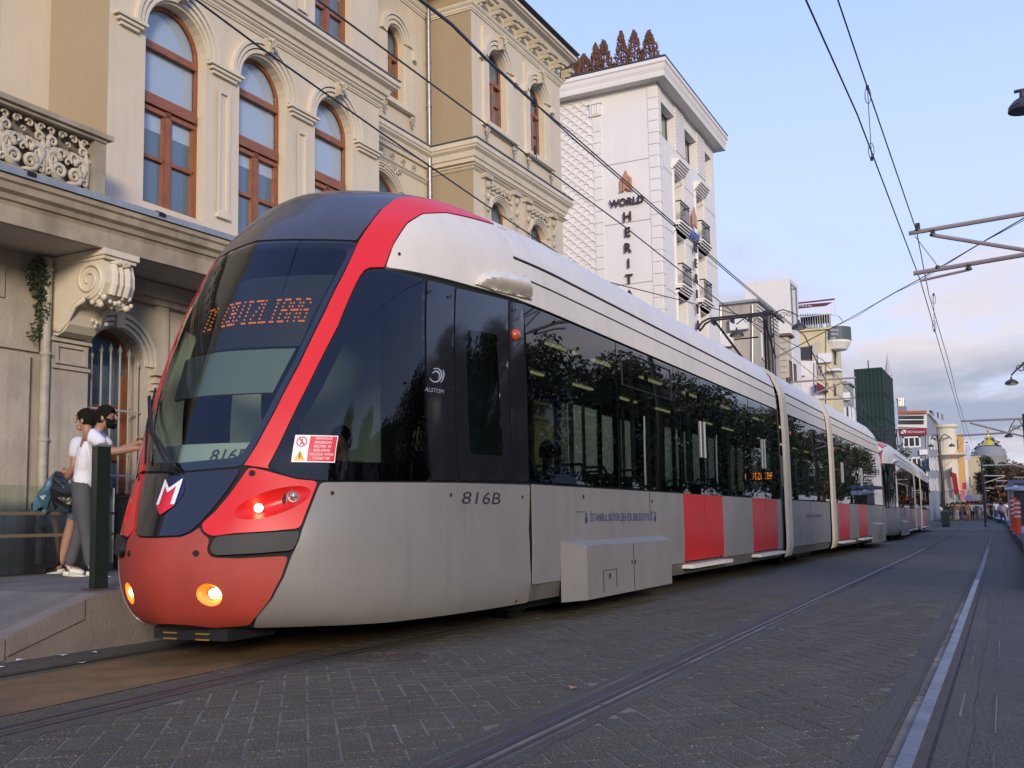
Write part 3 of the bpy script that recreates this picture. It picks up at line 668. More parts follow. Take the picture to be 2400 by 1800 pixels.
    for yy in (19.95, 25.18): MB().lathe((1.33, yy-TY, 2.55), [(.04, 0), (.035, .02), (.001, .035)], 12, 0, axis=Vector((1, 0, 0))).build('side_indicator', M_orange, root)
    # underframe, floor, ceiling, bogies
    mb = MB()
    for a, b in ((5.6, 18.9), (19.9, 24.2), (25.1, 37.0)): a_ = 8.25 if a < 6 else a; b_ = 34.4 if b > 36 else b; mb.bb((-1.28, a_-TY, .33), (1.28, b_-TY, .38)); mb.bb((-1.24, a_-TY, 2.96), (1.24, b_-TY, 3.0), 1)
    mb.build('floor_and_ceiling', [M_dark, M_int], root)
    mb = MB()
    for yc in (9.8, 22.1, 33.0):
        mb = MB(); mb.bb((-1.0, yc-1.3-TY, .12), (1.0, yc+1.3-TY, .33))
        for yw in (yc-.85, yc+.85):
            for x in (-.80, .68): mb.lathe((x, yw-TY, .29), [(.29, 0), (.29, .12)], 20, 0, axis=Vector((1, 0, 0)))
        mb.build('bogie', M_blkm, root)
    # seats, grab poles and ceiling lights
    seatme = MB(); seatme.bb((-.21, -.2, .42), (.21, .22, .50)); seatme.bb((-.21, .17, .50), (.21, .24, 1.08)); seatme.tube([(-.18, .2, 1.05), (-.12, .2, 1.16), (.12, .2, 1.16), (.18, .2, 1.05)], .018, 6); seatme.bb((-.06, -.05, .02), (.06, .05, .42))
    sm = seatme.mesh('seat', M_seat)
    for yy in (9.0, 9.95, 11.0, 12.0, 15.6, 20.8, 21.8, 22.9, 23.8, 27.9, 28.5, 31.0, 32.0):
        for x in (.90, .44, -.44, -.90): put('seat', sm, root, loc=(x, yy-TY, .38), rot=(0, 0, 0 if int(yy*10) % 2 else pi))
    pm = MB().tube([(0, 0, .38), (0, 0, 2.98)], .03, 8).mesh('grab_pole', M_pole)
    for yy in (10.3, 12.3, 12.9, 14.8, 16.6, 18.4, 20.4, 21.9, 23.8, 25.5, 27.1, 28.9, 30.5, 32.2):
        put('grab_pole', pm, root, loc=(.85, yy-TY, 0)); put('grab_pole', pm, root, loc=(-.85, yy-TY, 0))
    lm = MB().bb((-.025, -.45, 0), (.025, .45, .02)).mesh('ceiling_light', mat('ceiling_lamp', (.9, .85, .6), .5, emit=(1, .85, .45), estr=.28))
    for yy in (9.4, 10.8, 12.2, 14.0, 16.0, 18, 20.8, 22.6, 26, 28, 30, 32): put('ceiling_light', lm, root, loc=(.55, yy-TY, 2.93)); put('ceiling_light', lm, root, loc=(-.55, yy-TY, 2.93))
    mb = MB(); mb.bb((.30, 20.30-TY, 1.66), (1.02, 20.36-TY, 1.84)); dp = mb.build('passenger_display', M_blkm, root)
    mb = MB()
    x = .36
    for ch in 'CEVIZLIBAG':
        for j, row in enumerate(GL[ch]):
            for i, b in enumerate(row):
                if b == '1': mb.box((x+i*.0095, 20.294-TY, 1.82-j*.019), (.008, .004, .013))
        x += .062
    mb.build('led_text', M_led, dp)
    # pantograph
    pr = MB(); Z = 3.92; yb = 22.2-TY
    M_p = mat('pantograph_brown', (.05, .035, .035), .5, metal=.4, noise=.3)
    hy = 22.0-TY; hz = 5.30; kn = Vector((.02, 23.9-TY, 4.12))
    for a, b, r in (((-.58, hy, hz), kn+Vector((-.07, 0, 0)), .026), ((.50, hy, hz), kn+Vector((.07, 0, 0)), .026), ((kn.x-.12, kn.y, kn.z), (-.25, yb-.3, Z), .032), ((kn.x+.12, kn.y, kn.z), (.25, yb-.3, Z), .032), ((-.3, hy+.5, 4.95), (.25, hy+.5, 4.95), .018), ((.48, hy, hz), (.42, yb+1.2, 4.6), .02)): pr.tube([a, b], r, 8)
    for k in (-.12, .12):
        pr.tube([(-.98, hy+k, hz-.16), (-.84, hy+k, hz), (-.70, hy+k, hz+.06), (.62, hy+k, hz+.06), (.76, hy+k, hz), (.90, hy+k, hz-.16)], .024, 7)
    for x in (-.62, -.2, .2, .50): pr.bb((x-.02, hy-.14, hz-.06), (x+.02, hy+.14, hz+.04))
    pr.bb((-.35, yb-.5, Z-.06), (.35, yb+1.5, Z+.03)); 
    for x, y in ((-.3, yb-.4), (.3, yb-.4), (-.3, yb+1.3), (.3, yb+1.3)): pr.lathe((x, y, Z-.12), [(.05, 0), (.03, .04), (.05, .07), (.03, .11)], 8)
    pr.build('pantograph', M_p, root)
# ================================================================== SETTING: ground
def gz(y): return 0. if y < 90 else min(.75, (y-90)*.015)
M_road = mat('worn_asphalt', (.064, .053, .030), .85, noise=.42, nscale=.9, bump=.5, bscale=70, speck=.6)
M_road2 = mat('asphalt_strip', (.058, .048, .030), .85, noise=.35, nscale=1.6, bump=.5, bscale=60, speck=.55)
M_block = mat('paving_block', (.070, .055, .027), .88, world=True, noise=.42, nscale=1.1, bump=.6, bscale=90, speck=.8)
M_block2 = mat('paving_block_pale', (.080, .064, .034), .85, world=True, noise=.4, nscale=1.4, bump=.6, bscale=90, speck=.85)
M_joint = mat('sandy_joint', (.070, .056, .045), .95, dark=(.25, .215, .165), nscale=1.3, bump=.4, bscale=120)
M_rail = mat('polished_rail_steel', (.16, .165, .175), .40, metal=.7, bump=.3, bscale=25, world=True, noise=.65, nscale=2.5)
M_rust = mat('rusty_rail_steel', (.070, .048, .035), .88, metal=0, noise=.4, nscale=8)
M_groove = mat('rail_groove_dirt', (.03, .025, .022), .9)
M_pave = mat('sidewalk_slab', (.17, .155, .14), .85, noise=.35, nscale=2, bump=.3, bscale=30, speck=.2)
M_kerb = mat('kerb_stone', (.21, .175, .155), .8, noise=.3, nscale=3, bump=.3, bscale=40, speck=.2)
mb = MB(); ys = [-60, 0, 20, 40, 60, 90, 100, 110, 120, 130, 140, 200, 400, 1500]; xs = [-700, -60, -20, 20, 60, 700]
for y in ys: mb.v += [(x, y, gz(y)-.03) for x in xs]
for i in range(len(ys)-1):
    for j in range(len(xs)-1): mb.f.append((i*6+j, i*6+j+1, (i+1)*6+j+1, (i+1)*6+j)); mb.mi.append(0)
tag(mb.build('ground', M_road), kind='structure')
# road surface slightly above, with a slot only where the paving blocks lie
def sheet(name, pts, m, z):
    mb = MB(); mb.v = [(p[0], p[1], gz(p[1])+z) for p in pts]; mb.f = [tuple(range(len(pts)))]; mb.mi = [0]; return tag(mb.build(name, m), kind='structure')
def rowsheet(name, L, R, m, z):
    mb = MB()
    for (a, b) in zip(L, R): mb.v += [(a[0], a[1], gz(a[1])+z), (b[0], b[1], gz(b[1])+z)]
    mb.f = [(2*i, 2*i+1, 2*i+3, 2*i+2) for i in range(len(L)-1)]; mb.mi = [0]*len(mb.f); return tag(mb.build(name, m), kind='structure')
# rail centre lines (x, y)
RR = {'a': [(-5.80, 1.5), (-5.86, 3), (-5.97, 4.5), (-6.05, 5.6), (-6.06, 8), (-6.06, 33), (-6.25, 42), (-7.1, 72), (-8.2, 100), (-10, 140)],
      'b': [(-4.16, 1.5), (-4.25, 3), (-4.34, 4.3), (-4.42, 5.4), (-4.47, 7), (-4.47, 33), (-4.66, 42), (-5.5, 72), (-6.6, 100), (-8.4, 140)],
      'c': [(-1.94, 1), (-1.985, 3.5), (-2.0, 5), (-2.08, 9.5), (-2.25, 20), (-2.42, 30), (-2.75, 45), (-3.2, 63), (-4.2, 90), (-7, 130)],
      'd': [(-.40, 1), (-.44, 4), (-.49, 8.3), (-.66, 20), (-.83, 30), (-1.10, 45), (-1.42, 63), (-2.3, 90), (-5, 130)]}
def xat(L, y):
    if y <= L[0][1]: return L[0][0]
    for (a, b), (c, d) in zip(L[:-1], L[1:]):
        if y <= d: return a+(c-a)*(y-b)/(d-b)
    return L[-1][0]
def fine(L, st=2.):
    o = []; y = L[0][1]
    while y < L[-1][1]: o.append((xat(L, y), y)); y += st
    return o+[L[-1]]
YY = [0, 2, 4, 6, 8, 12, 16, 20, 30, 45, 63, 80, 90, 100, 110, 120, 130, 140]
# herringbone blocks between y0..y1
BX0, BX1, BY1 = -4.36, -.55, 15.5
sheetL = [(-11.5, y) for y in YY]
rowsheet('road', [(-6.5, y) for y in YY], [(xat(RR['b'], y)+.0, y) for y in YY], M_road, -.004)
rowsheet('road', [(xat(RR['b'], y), y) for y in YY if y >= 12], [(xat(RR['d'], y), y) for y in YY if y >= 12], M_road, -.0045)
rowsheet('road', [(xat(RR['d'], y), y) for y in YY], [(9.0, y) for y in YY], M_road2, -.0055)
rowsheet('paving_bed', [(xat(RR['b'], y), y) for y in (0, 2, 4, 6, 8, 12)], [(xat(RR['d'], y), y) for y in (0, 2, 4, 6, 8, 12)], M_joint, -.0036)
road = empty('paving', (0, 0, 0), 0, kind='structure')
LB, WB = .262, .131; ang = radians(38)
cs, sn = cos(ang), sin(ang)
cells = []
for i in range(-130, 130):
    for j in range(-130, 130):
        # herringbone lattice
        for hor in (0, 1):
            if (i-j) % 4 != (0 if hor == 0 else 3): continue
            cx_, cy_ = ((i+1)*WB, (j+.5)*WB) if hor == 0 else ((i+.5)*WB, (j+1)*WB)
            x, y = cx_*cs-cy_*sn-2.5, cx_*sn+cy_*cs+6
            if not (2.2 < y < 12.1): continue
            xb, xc, xd = xat(RR['b'], y), xat(RR['c'], y), xat(RR['d'], y)
            if x < xb+.15 or x > xd-.15 or abs(x-xc) < .15: continue
            cells.append((x, y, hor))
def blockmesh(k):
    mb = MB(); r = random.Random(k); a, b = LB/2-.0035, WB/2-.0035; c = .0035; h = [r.uniform(-.001, .001) for _ in range(4)]
    a2, b2 = a-c, b-c
    V = [(-a, -b, -.012), (a, -b, -.012), (a, b, -.012), (-a, b, -.012), (-a2, -b2, h[0]), (a2, -b2, h[1]), (a2, b2, h[2]), (-a2, b2, h[3])]
    mb.add(V, [(4, 5, 6, 7), (0, 1, 5, 4), (1, 2, 6, 5), (2, 3, 7, 6), (3, 0, 4, 7)]); return mb
bmeshes = [(blockmesh(k).mesh('paving_block', M_block2 if k % 4 == 0 else M_block)) for k in range(12)]
def vis(x, y):
    c = RM.transposed() @ (Vector((x, y, 0))-Vector((0, 0, CAMH)))
    if c.z < .5: return 0
    u, v = PX+F*c.x/c.z, PY+F*c.y/c.z
    return (1/(c.z*c.z)*1) if -30 < u < 2430 and v < 1830 else 0
cells.sort(key=lambda c: -vis(c[0], c[1]))
rnd2 = random.Random(3)
for k, (x, y, hor) in enumerate(cells[:300]):
    o = put('paving_block', bmeshes[k % 12], road); o.location = (x, y, rnd2.uniform(-.0015, .0)); o.rotation_euler = (0, 0, ang+(pi/2 if hor else 0))
rest = [MB(), MB()]
for k, (x, y, hor) in enumerate(cells[300:]):
    a = ang+(pi/2 if hor else 0); b = blockmesh(k); dz = rnd2.uniform(-.0015, 0)
    rest[1 if k % 4 == 0 else 0].add([(v[0]*cos(a)-v[1]*sin(a)+x, v[0]*sin(a)+v[1]*cos(a)+y, v[2]+dz) for v in b.v], b.f)
for r_, m_ in zip(rest, (M_block, M_block2)): r_.build('paving_block_field', m_, road, recalc=False, kind='stuff')
# brick course beside the near rail of the left track (each setts .11 x .21)
sett = MB(); sett.box((0, 0, 0), (.20, .105, .024)); settm = sett.mesh('paving_block', M_block)
y = 2.7
while y < 8.0:
    for dxx in (0.0,):
        o = put('paving_block', settm, road); o.location = (xat(RR['b'], y)-.22, y, -.011+rnd2.uniform(-.002, .002)); o.rotation_euler = (0, 0, rnd2.uniform(-.03, .03)-.05)
    y += .112
M_ochre = mat('worn_ochre_paint', (.20, .115, .04), .8, noise=.55, nscale=3, bump=.4, bscale=60)
rowsheet('painted_strip', [(xat(RR['a'], y)+.25, y) for y in (1, 3, 4.5, 5.6, 7, 9, 12)], [(xat(RR['b'], y)-.34, y) for y in (1, 3, 4.5, 5.6, 7, 9, 12)], M_ochre, .001)
M_rail2 = mat('mid_rail_steel', (.105, .105, .11), .58, metal=.5, noise=.6, nscale=2)  # rail head goes darker and rougher in steps with distance
M_rail3 = mat('far_rail_steel', (.075, .07, .066), .75, metal=.2, noise=.5, nscale=2)
# rails: grooved tram rail, one object per rail
def rail(key, wide):
    L = fine(RR[key], 1.5); mb = MB()
    prof = [(-wide/2, .0, 1), (-.030, .003, 0), (.030, .003, 0), (.040, -.02, 2), (.072, -.02, 2), (.076, .002, 1), (.095, .002, 1)]
    if key in ('d', 'b'): prof = [(-p[0], p[1], p[2]) for p in prof][::-1]
    n = len(prof)
    for x, y in L: mb.v += [(x+p[0], y, gz(y)+p[1]+.001) for p in prof]
    mi = [1, 0 if key == 'd' else 1, 2, 2, 2, 1] if key not in ('d', 'b') else [1, 2, 2, 2, 0 if key == 'd' else 1, 1]
    for i in range(len(L)-1):
        for k in range(n-1): mb.f.append((i*n+k, i*n+k+1, (i+1)*n+k+1, (i+1)*n+k)); mb.mi.append(mi[k] if mi[k] or L[i][1] < 15 else (3 if L[i][1] < 30 else 4))
    return tag(mb.build('tram_rail', [M_rail, M_rust, M_groove, M_rail2, M_rail3], recalc=False), kind='structure')
for k in 'abcd': rail(k, .15)
for key in 'bcd':      # smooth margins that close the paving against the rails
    for o0, o1 in ((-.19, -.09), (.09, .19)):
        Lq = [p for p in fine(RR[key], .5) if p[1] < 13]; rm = random.Random(key)
        rowsheet('rail_margin', [(x+o0-(rm.uniform(0, .03) if o0 < 0 else 0), y) for x, y in Lq], [(x+o1+(rm.uniform(0, .03) if o0 > 0 else 0), y) for x, y in Lq], M_road, .0008)
for key in 'abc':      # thin polished running band
    Lq = [p for p in fine(RR[key], 1.5) if p[1] < 32]; rowsheet('running_band', [(x-.012, y) for x, y in Lq], [(x+.012, y) for x, y in Lq], M_rail, .0052)
# pale mortar fillets along the middle rails
for key, off in (('c', -.13), ('d', .15), ('d', .30), ('c', .12)):
    L = fine(RR[key], .35); mb = MB(); r = random.Random(key+str(off))
    for i, (x, y) in enumerate(L):
        if y > 30: break
        w = r.uniform(.001, .006); mb.v += [(x+off-w, y, .0012), (x+off+w, y, .0012)]
    n = len(mb.v)//2; mb.f = [(2*i, 2*i+1, 2*i+3, 2*i+2) for i in range(n-1) if r.random() < .66]; mb.mi = [0]*len(mb.f)
    tag(mb.build('mortar_line', M_joint), kind='structure')
# manhole cover
mh = empty('manhole_cover', (-4.03, 6.08, .001), 0, 'round rusty cast iron manhole cover set in the dark road beside the tram', 'manhole cover')
mb = MB(); mb.lathe((0, 0, 0), [(.30, -.02), (.30, .004), (.27, .004), (.27, .001), (.001, .001)], 32); 
for r_ in (.21, .15, .09):
    for k in range(10):
        a = 2*pi*k/10+r_*20; mb.tube([(r_*cos(a+t), r_*sin(a+t), .004) for t in (0, .14, .28, .42)], .006, 4)
mb.build('cover', M_rust, mh)
# sidewalk on the left with ramped kerb
sw = MB(); yl = [4.3, 5.0, 5.35, 5.75, 5.86, 8, 12, 20, 35, 60, 90, 140]; zl = [.0, .15, .27, .385, .42, .44, .44, .44, .44, .44, .44, .44]
xe = lambda y: -6.62 if y < 34 else -6.62-(y-34)*.028
for y, z in zip(yl, zl): sw.v += [(xe(y)-.0, y, -.02), (xe(y), y, z+gz(y)), (xe(y)-.16, y, z+gz(y)+.001), (-16, y, z+gz(y)+.02)]
for i in range(len(yl)-1):
    for k in range(3): sw.f.append((i*4+k, i*4+k+1, (i+1)*4+k+1, (i+1)*4+k)); sw.mi.append(1 if k < 2 else 0)
tag(sw.build('sidewalk', [M_pave, M_kerb]), kind='structure')
ks = MB()      # rough kerb stones at the ramp
for y0, y1 in ((4.3, 5.02), (5.04, 5.72)):
    z0, z1 = [.0 if y0 < 4.5 else .155, .38 if y1 > 5.5 else .15][0], (.38 if y1 > 5.5 else .15)
    ks.add([(-6.60, y0, z0-.13), (-6.60, y1, z1-.15), (-6.60, y1, z1+.004), (-6.60, y0, z0+.004), (-6.78, y0, z0-.13), (-6.78, y1, z1-.15), (-6.78, y1, z1+.006), (-6.78, y0, z0+.006)], [(0, 1, 2, 3), (4, 7, 6, 5), (3, 2, 6, 7), (0, 3, 7, 4), (1, 5, 6, 2)])
tag(ks.build('kerb', M_kerb), kind='structure')
# platform on the right
pf = MB(); pl_ = [(.03, 14), (.02, 26), (-.25, 40), (-.6, 63), (-1.12, 95), (-2.2, 108), (-3.5, 130)]
for x, y in pl_: pf.v += [(x, y, -.02), (x, y, .28+gz(y)), (x+.25, y, .285+gz(y)), (9, y, .30+gz(y))]
for i in range(len(pl_)-1):
    for k in range(3): pf.f.append((i*4+k, i*4+k+1, (i+1)*4+k+1, (i+1)*4+k)); pf.mi.append(1 if k < 2 else 0)
tag(pf.build('tram_platform', [mat('platform_concrete', (.30, .28, .28), .8, noise=.2, bump=.2), mat('dark_kerb', (.03, .03, .03), .9)]), kind='structure')

# ================================================================== PALACE (yellow building at left)
AL = radians(1.11988)
M_cr = mat('cream_render', (.62, .53, .385), .85, noise=.10, nscale=.8, streak=.16, bump=.08, bscale=25)
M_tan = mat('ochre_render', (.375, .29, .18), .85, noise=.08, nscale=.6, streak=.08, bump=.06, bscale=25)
M_trim = mat('pale_stone_trim', (.65, .57, .43), .8, noise=.12, nscale=2, streak=.18, bump=.08)
M_stone = mat('ground_floor_stone', (.50, .43, .33), .85, noise=.40, nscale=1.3, streak=.55, bump=.25, bscale=22)
M_ledge = mat('weathered_ledge', (.40, .33, .23), .85, noise=.5, nscale=2.2, streak=.5, bump=.15)
M_lead = mat('lead_flashing', (.33, .37, .43), .5, metal=.2, noise=.3, nscale=4)
M_zinc = mat('zinc_downpipe', (.36, .35, .34), .38, metal=.75, noise=.4, nscale=5)
M_wood = mat('varnished_window_wood', (.29, .098, .036), .42, noise=.35, nscale=6)
M_pane = mat('facade_window_glass', (.06, .105, .14), .02, spec=.9, coat=.6)
M_panew = mat('blind_and_sky_sheen_pane', (.30, .37, .43), .05, spec=.8, coat=.5)  # blinds in the upper lights, painted sky reflection in the lower panes
M_orn = mat('carved_stone', (.54, .47, .345), .85, noise=.35, nscale=6, bump=.1)
M_roofd = mat('dark_roof_edge', (.05, .045, .045), .6, noise=.3)
M_soff = mat('soffit_render', (.42, .385, .35), .9, noise=.15)  # grey-beige soffit colour with faint mottling
pal = empty('palace_building', (-10.1, 8.0, 0), -AL, 'ornate cream and ochre palace facade with arched brown windows beside the tram', 'building')
PN = lambda n: (lambda s, z: (n, s, z))
def cut(polys): return polys
def ledge(y0, y1, z, n0, out, h, parent, name='cornice', m=None, wrap0=None, wrap1=None, prof=None):
    """moulded string course along the facade; wraps round the corners by wrap0/wrap1"""
    pr = prof or [(-.02, 0), (out*.25, 0), (out*.30, h*.18), (out*.45, h*.22), (out*.55, h*.5), (out*.85, h*.62), (out*.88, h*.7), (out, h*.75), (out, h*.95), (out*.9, h), (-.02, h)]
    path = []
    if wrap0: path += [((n0-wrap0, y0, z), (0, -1, 0)), ((n0, y0, z), Vector((1, -1, 0)))]
    else: path += [((n0, y0, z), (1, 0, 0))]
    if wrap1: path += [((n0, y1, z), Vector((1, 1, 0))), ((n0-wrap1, y1, z), (0, 1, 0))]
    else: path += [((n0, y1, z), (1, 0, 0))]
    return MB().sweep(pr, path).build(name, m or M_trim, parent)
def win(parent, s0, s1, z0, zs, n, rise=None, style='big', dep=.16, fr=None):
    """arched window: frame part with panes"""
    x = n-dep; A = arch(s0, s1, z0, zs, 14, rise); top = max(p[1] for p in A); b = .055
    inn = arch(s0+b, s1-b, z0+b+.02, zs, 14, (None if rise is None else rise-b*.5) if rise is not None else None)
    mb = MB(); mb.wall(A, [inn], PN(x), (-.03, 0, 0)); mb.wall(A, [inn], PN(x-.07), (-.01, 0, 0))
    bars = [((s0+s1)/2, z0)]
    def hb(z, t, d=.03): mb.bb((x-.06, s0+b, z-t/2), (x+d, s1-b, z+t/2))
    def vb(y, za, zb, t, d=.02): mb.bb((x-.06, y-t/2, za), (x+d, y+t/2, zb))
    cy = (s0+s1)/2; H = zs-z0; panes = []
    if style == 'big':
        t1, t2, r1 = zs-.10, z0+H*.635, z0+H*.30
        hb(t1, .10); hb(t2, .15, .05); hb(t2-.13, .06, .02); vb(cy, z0+b, t2, .085); hb(r1, .05, .0)
        for ya in (s0+b, s1-b-.05, cy-.085, cy+.035): vb(ya+.025, z0+b, t2-.1, .04, .0)
    else:
        t2 = z0+H*.74; hb(t2, .09, .03); vb(cy, z0+b, t2, .09); hb(z0+H*.42, .035, 0)
        for ya in (s0+b, s1-b-.035, cy-.07, cy+.035): vb(ya+.018, z0+b, t2, .035, 0); t1 = t2
    w = mb.build('window', M_wood, parent)
    # panes: lower two (or four), middle, arched top
    g = MB(); zb2 = z0+(t2-z0)*random.uniform(.70, .80); g.bb((x-.055, s0+b, z0+b), (x-.05, s1-b, zb2)); g.build('pane', M_pane, w); MB().bb((x-.055, s0+b, zb2), (x-.05, s1-b, t2)).build('pane', M_panew if style == 'big' else M_pane, w)  # top of the big lower pane coloured paler to stand for mirrored sky
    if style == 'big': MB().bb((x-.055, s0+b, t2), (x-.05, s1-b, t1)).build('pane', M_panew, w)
    tp = [(p[0], max(p[1], t1)) for p in inn if p[1] >= zs-.001]; tp = [(s0+b, t1), (s1-b, t1)]+tp
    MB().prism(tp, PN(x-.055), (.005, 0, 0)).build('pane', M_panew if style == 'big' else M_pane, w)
    return w
def archmold(parent, s0, s1, zs, n, w=.20, out=.07, rise=None, name='arch_moulding', steps=3):
    mb = MB()
    for k in range(steps):
        a, b = w*k/steps+.015, w*(k+1)/steps-.004; r0 = None if rise is None else rise
        O_ = arch(s0-b, s1+b, zs, zs, 18, None if rise is None else rise+b); I_ = arch(s0-a, s1+a, zs, zs, 18, None if rise is None else rise+a)
        O_, I_ = O_[2:], I_[2:]; poly = O_+I_[::-1]
        d = out*(.5+.5*k/(steps-1)) if steps > 1 else out
        N_ = len(O_)
        for i in range(N_-1):
            q = [O_[i], O_[i+1], I_[i+1], I_[i]]; mb.prism(q, PN(n-.01), (d+.01, 0, 0))
    return mb.build(name, M_trim, parent)
def ornament(parent, pts, name='carved_ornament', m=None):
    """pts: list of (centre n, s, z, radius, turns, hand) spiral scrolls"""
    mb = MB()
    for (n, s, z, r, tu, hd) in pts:
        K = int(10*tu)+4; P_ = []; R_ = []
        for i in range(K+1):
            k = i/K; a = hd*(k*tu*2*pi)+(0 if hd > 0 else pi); rr = r*(1-.85*k); P_.append((n+.015*(1-k)+.02, s+rr*cos(a), z+rr*sin(a))); R_.append(r*.38*(1-.35*k))
        mb.tube(P_, R_, 5)
    return mb.build(name, m or M_orn, parent, smooth='all', recalc=False)
def keystone(parent, s, z, n, w=.13, h=.24, name='keystone'):
    mb = MB(); mb.add([(n, s-w*.4, z-h/2), (n, s+w*.4, z-h/2), (n, s+w*.6, z+h/2), (n, s-w*.6, z+h/2), (n+.10, s-w*.3, z-h/2+.02), (n+.10, s+w*.3, z-h/2+.02), (n+.13, s+w*.45, z+h/2-.02), (n+.13, s-w*.45, z+h/2-.02)], [(4, 5, 6, 7), (0, 1, 5, 4), (1, 2, 6, 5), (2, 3, 7, 6), (3, 0, 4, 7)])
    for k in range(5):
        a = -.9+k*.45; mb.tube([(n+.12, s, z-h*.1), (n+.16, s+sin(a)*w*.5, z+cos(a)*h*.35), (n+.11, s+sin(a)*w, z+cos(a)*h*.55)], [.022, .020, .008], 5)
    mb.ball((n+.13, s, z-.01), .032, 8)
    return mb.build(name, M_orn, parent)
# --- walls
B1a, B1b, B2a, B2b, RD = .9, 6.9, 10.35, 14.87, -1.10
W1 = [(1.50, 2.61), (3.29, 4.36), (5.07, 6.11)]
mb = MB(); holes = [arch(a, b, 5.23, 7.60, 14) for a, b in W1]+[arch(a, b, 9.12, 11.3, 14) for a, b in W1]
mb.wall([(B1a, 4.2), (B1b, 4.2), (B1b, 12.7), (B1a, 12.7)], holes, PN(0), (-.22, 0, 0)); mb.build('wall', M_cr, pal)
for a, b in W1:
    win(pal, a, b, 5.23, 7.60, 0); archmold(pal, a, b, 7.62, 0, .22, .08); keystone(pal, (a+b)/2, 7.62+(b-a)/2+.14, .06)
    win(pal, a, b, 9.12, 11.3, 0)
mb = MB()
for sc_, w in ((B1a+.30, .5), ((W1[0][1]+W1[1][0])/2, W1[1][0]-W1[0][1]), ((W1[1][1]+W1[2][0])/2, W1[2][0]-W1[1][1]), (B1b-.40, .72)):
    for k in range(3):      # impost
        mb.bb((0, sc_-w/2+.05*(2-k), 7.46+k*.05), (.05+.03*k, sc_+w/2-.05*(2-k), 7.50+k*.05))
    mb.build('impost', M_trim, pal); mb = MB()

for sc_ in ((W1[0][1]+W1[1][0])/2, (W1[1][1]+W1[2][0])/2):       # sunk panels on the piers
    MB().wall([(sc_-.13, 5.42), (sc_+.13, 5.42), (sc_+.13, 7.28), (sc_-.13, 7.28)], [[(sc_-.07, 5.48), (sc_+.07, 5.48), (sc_+.07, 7.22), (sc_-.07, 7.22)]], PN(.035), (-.035, 0, 0)).build('pier_panel', M_trim, pal)
    mb2 = MB(); mb2.bb((0, sc_-.13, 5.36), (.06, sc_+.13, 5.42)); mb2.build('pier_panel_base', M_trim, pal)
    MB().wall([(sc_-.13, 9.3), (sc_+.13, 9.3), (sc_+.13, 11), (sc_-.13, 11)], [[(sc_-.07, 9.36), (sc_+.07, 9.36), (sc_+.07, 10.9), (sc_-.07, 10.9)]], PN(.035), (-.035, 0, 0)).build('pier_panel', M_trim, pal)
mb = MB()     # side faces (ochre) and recess walls
def quadS(mb, s, n0, n1, z0, z1, m=0): mb.add([(n0, s, z0), (n1, s, z0), (n1, s, z1), (n0, s, z1)], [(0, 1, 2, 3)], m)
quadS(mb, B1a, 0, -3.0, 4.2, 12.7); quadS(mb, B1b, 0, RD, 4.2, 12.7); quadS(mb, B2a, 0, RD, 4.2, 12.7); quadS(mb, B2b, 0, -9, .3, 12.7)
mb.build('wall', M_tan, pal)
ledge(B1a, B1b, 8.46, 0, .09, .12, pal, 'string_course', wrap1=1.1); ledge(B1a, B1b, 8.62, 0, .30, .36, pal, 'cornice', wrap0=1.1, wrap1=1.1)
ledge(B1a, B1b, 8.98, 0, .31, .03, pal, 'flashing', M_lead, wrap0=1.1, wrap1=1.1)
# recess A (left edge of the picture)
mb = MB(); mb.wall([(-9, 4.2), (B1a, 4.2), (B1a, 12.7), (-9, 12.7)], [], PN(-1.12), (-.1, 0, 0)); mb.build('wall', M_cr, pal)
# recess B
wb = [(8.76, 9.38)]; lb = (7.95, 9.16)
mb = MB(); mb.wall([(B1b, 4.2), (B2a, 4.2), (B2a, 12.7), (B1b, 12.7)], [arch(*wb[0], 9.63, 10.98, 12, .27), arch(*lb, 6.0, 7.72, 12, .28)], PN(RD), (-.2, 0, 0)); mb.build('wall', M_cr, pal)
win(pal, *wb[0], 9.63, 10.98, RD, .27, 'small', .14); win(pal, *lb, 6.0, 7.72, RD, .28, 'small', .14)
archmold(pal, *wb[0], 11.0, RD, .26, .08, .27); archmold(pal, *lb, 7.74, RD, .16, .06, .28)
ledge(B1b, B2a, 8.55, RD, .22, .40, pal, 'cornice'); ledge(B1b, B2a, 8.95, RD, .23, .03, pal, 'flashing', M_lead); ledge(B1b, B2a, 8.20, RD, .08, .09, pal, 'string_course')
mb = MB(); mb.bb((RD, wb[0][0]-.26, 9.50), (RD+.12, wb[0][1]+.28, 9.60)); mb.bb((RD, wb[0][0]-.26, 9.60), (RD+.05, wb[0][0]-.03, 10.95)); mb.bb((RD, wb[0][1]+.03, 9.60), (RD+.05, wb[0][1]+.28, 10.95)); mb.bb((RD, wb[0][1]+.28, 10.75), (RD+.09, wb[0][1]+.40, 10.95)); mb.build('window_surround', M_trim, pal)
ornament(pal, [(RD, 8.0+.16*k, 8.10+.03*(k % 2), .075, 1.2, 1 if k % 2 else -1) for k in range(8)])
for s in (wb[0][0]-.2, wb[0][1]+.2): ornament(pal, [(RD+.06, s, 9.38, .07, 1.3, 1), (RD+.06, s, 9.27, .05, 1, -1)], 'sill_bracket')
for k in range(7): ornament(pal, [(RD, 7.3+.4*k, 8.42, .06, 1, 1), (RD, 7.3+.4*k, 8.33, .04, 1, 1)], 'small_bracket')
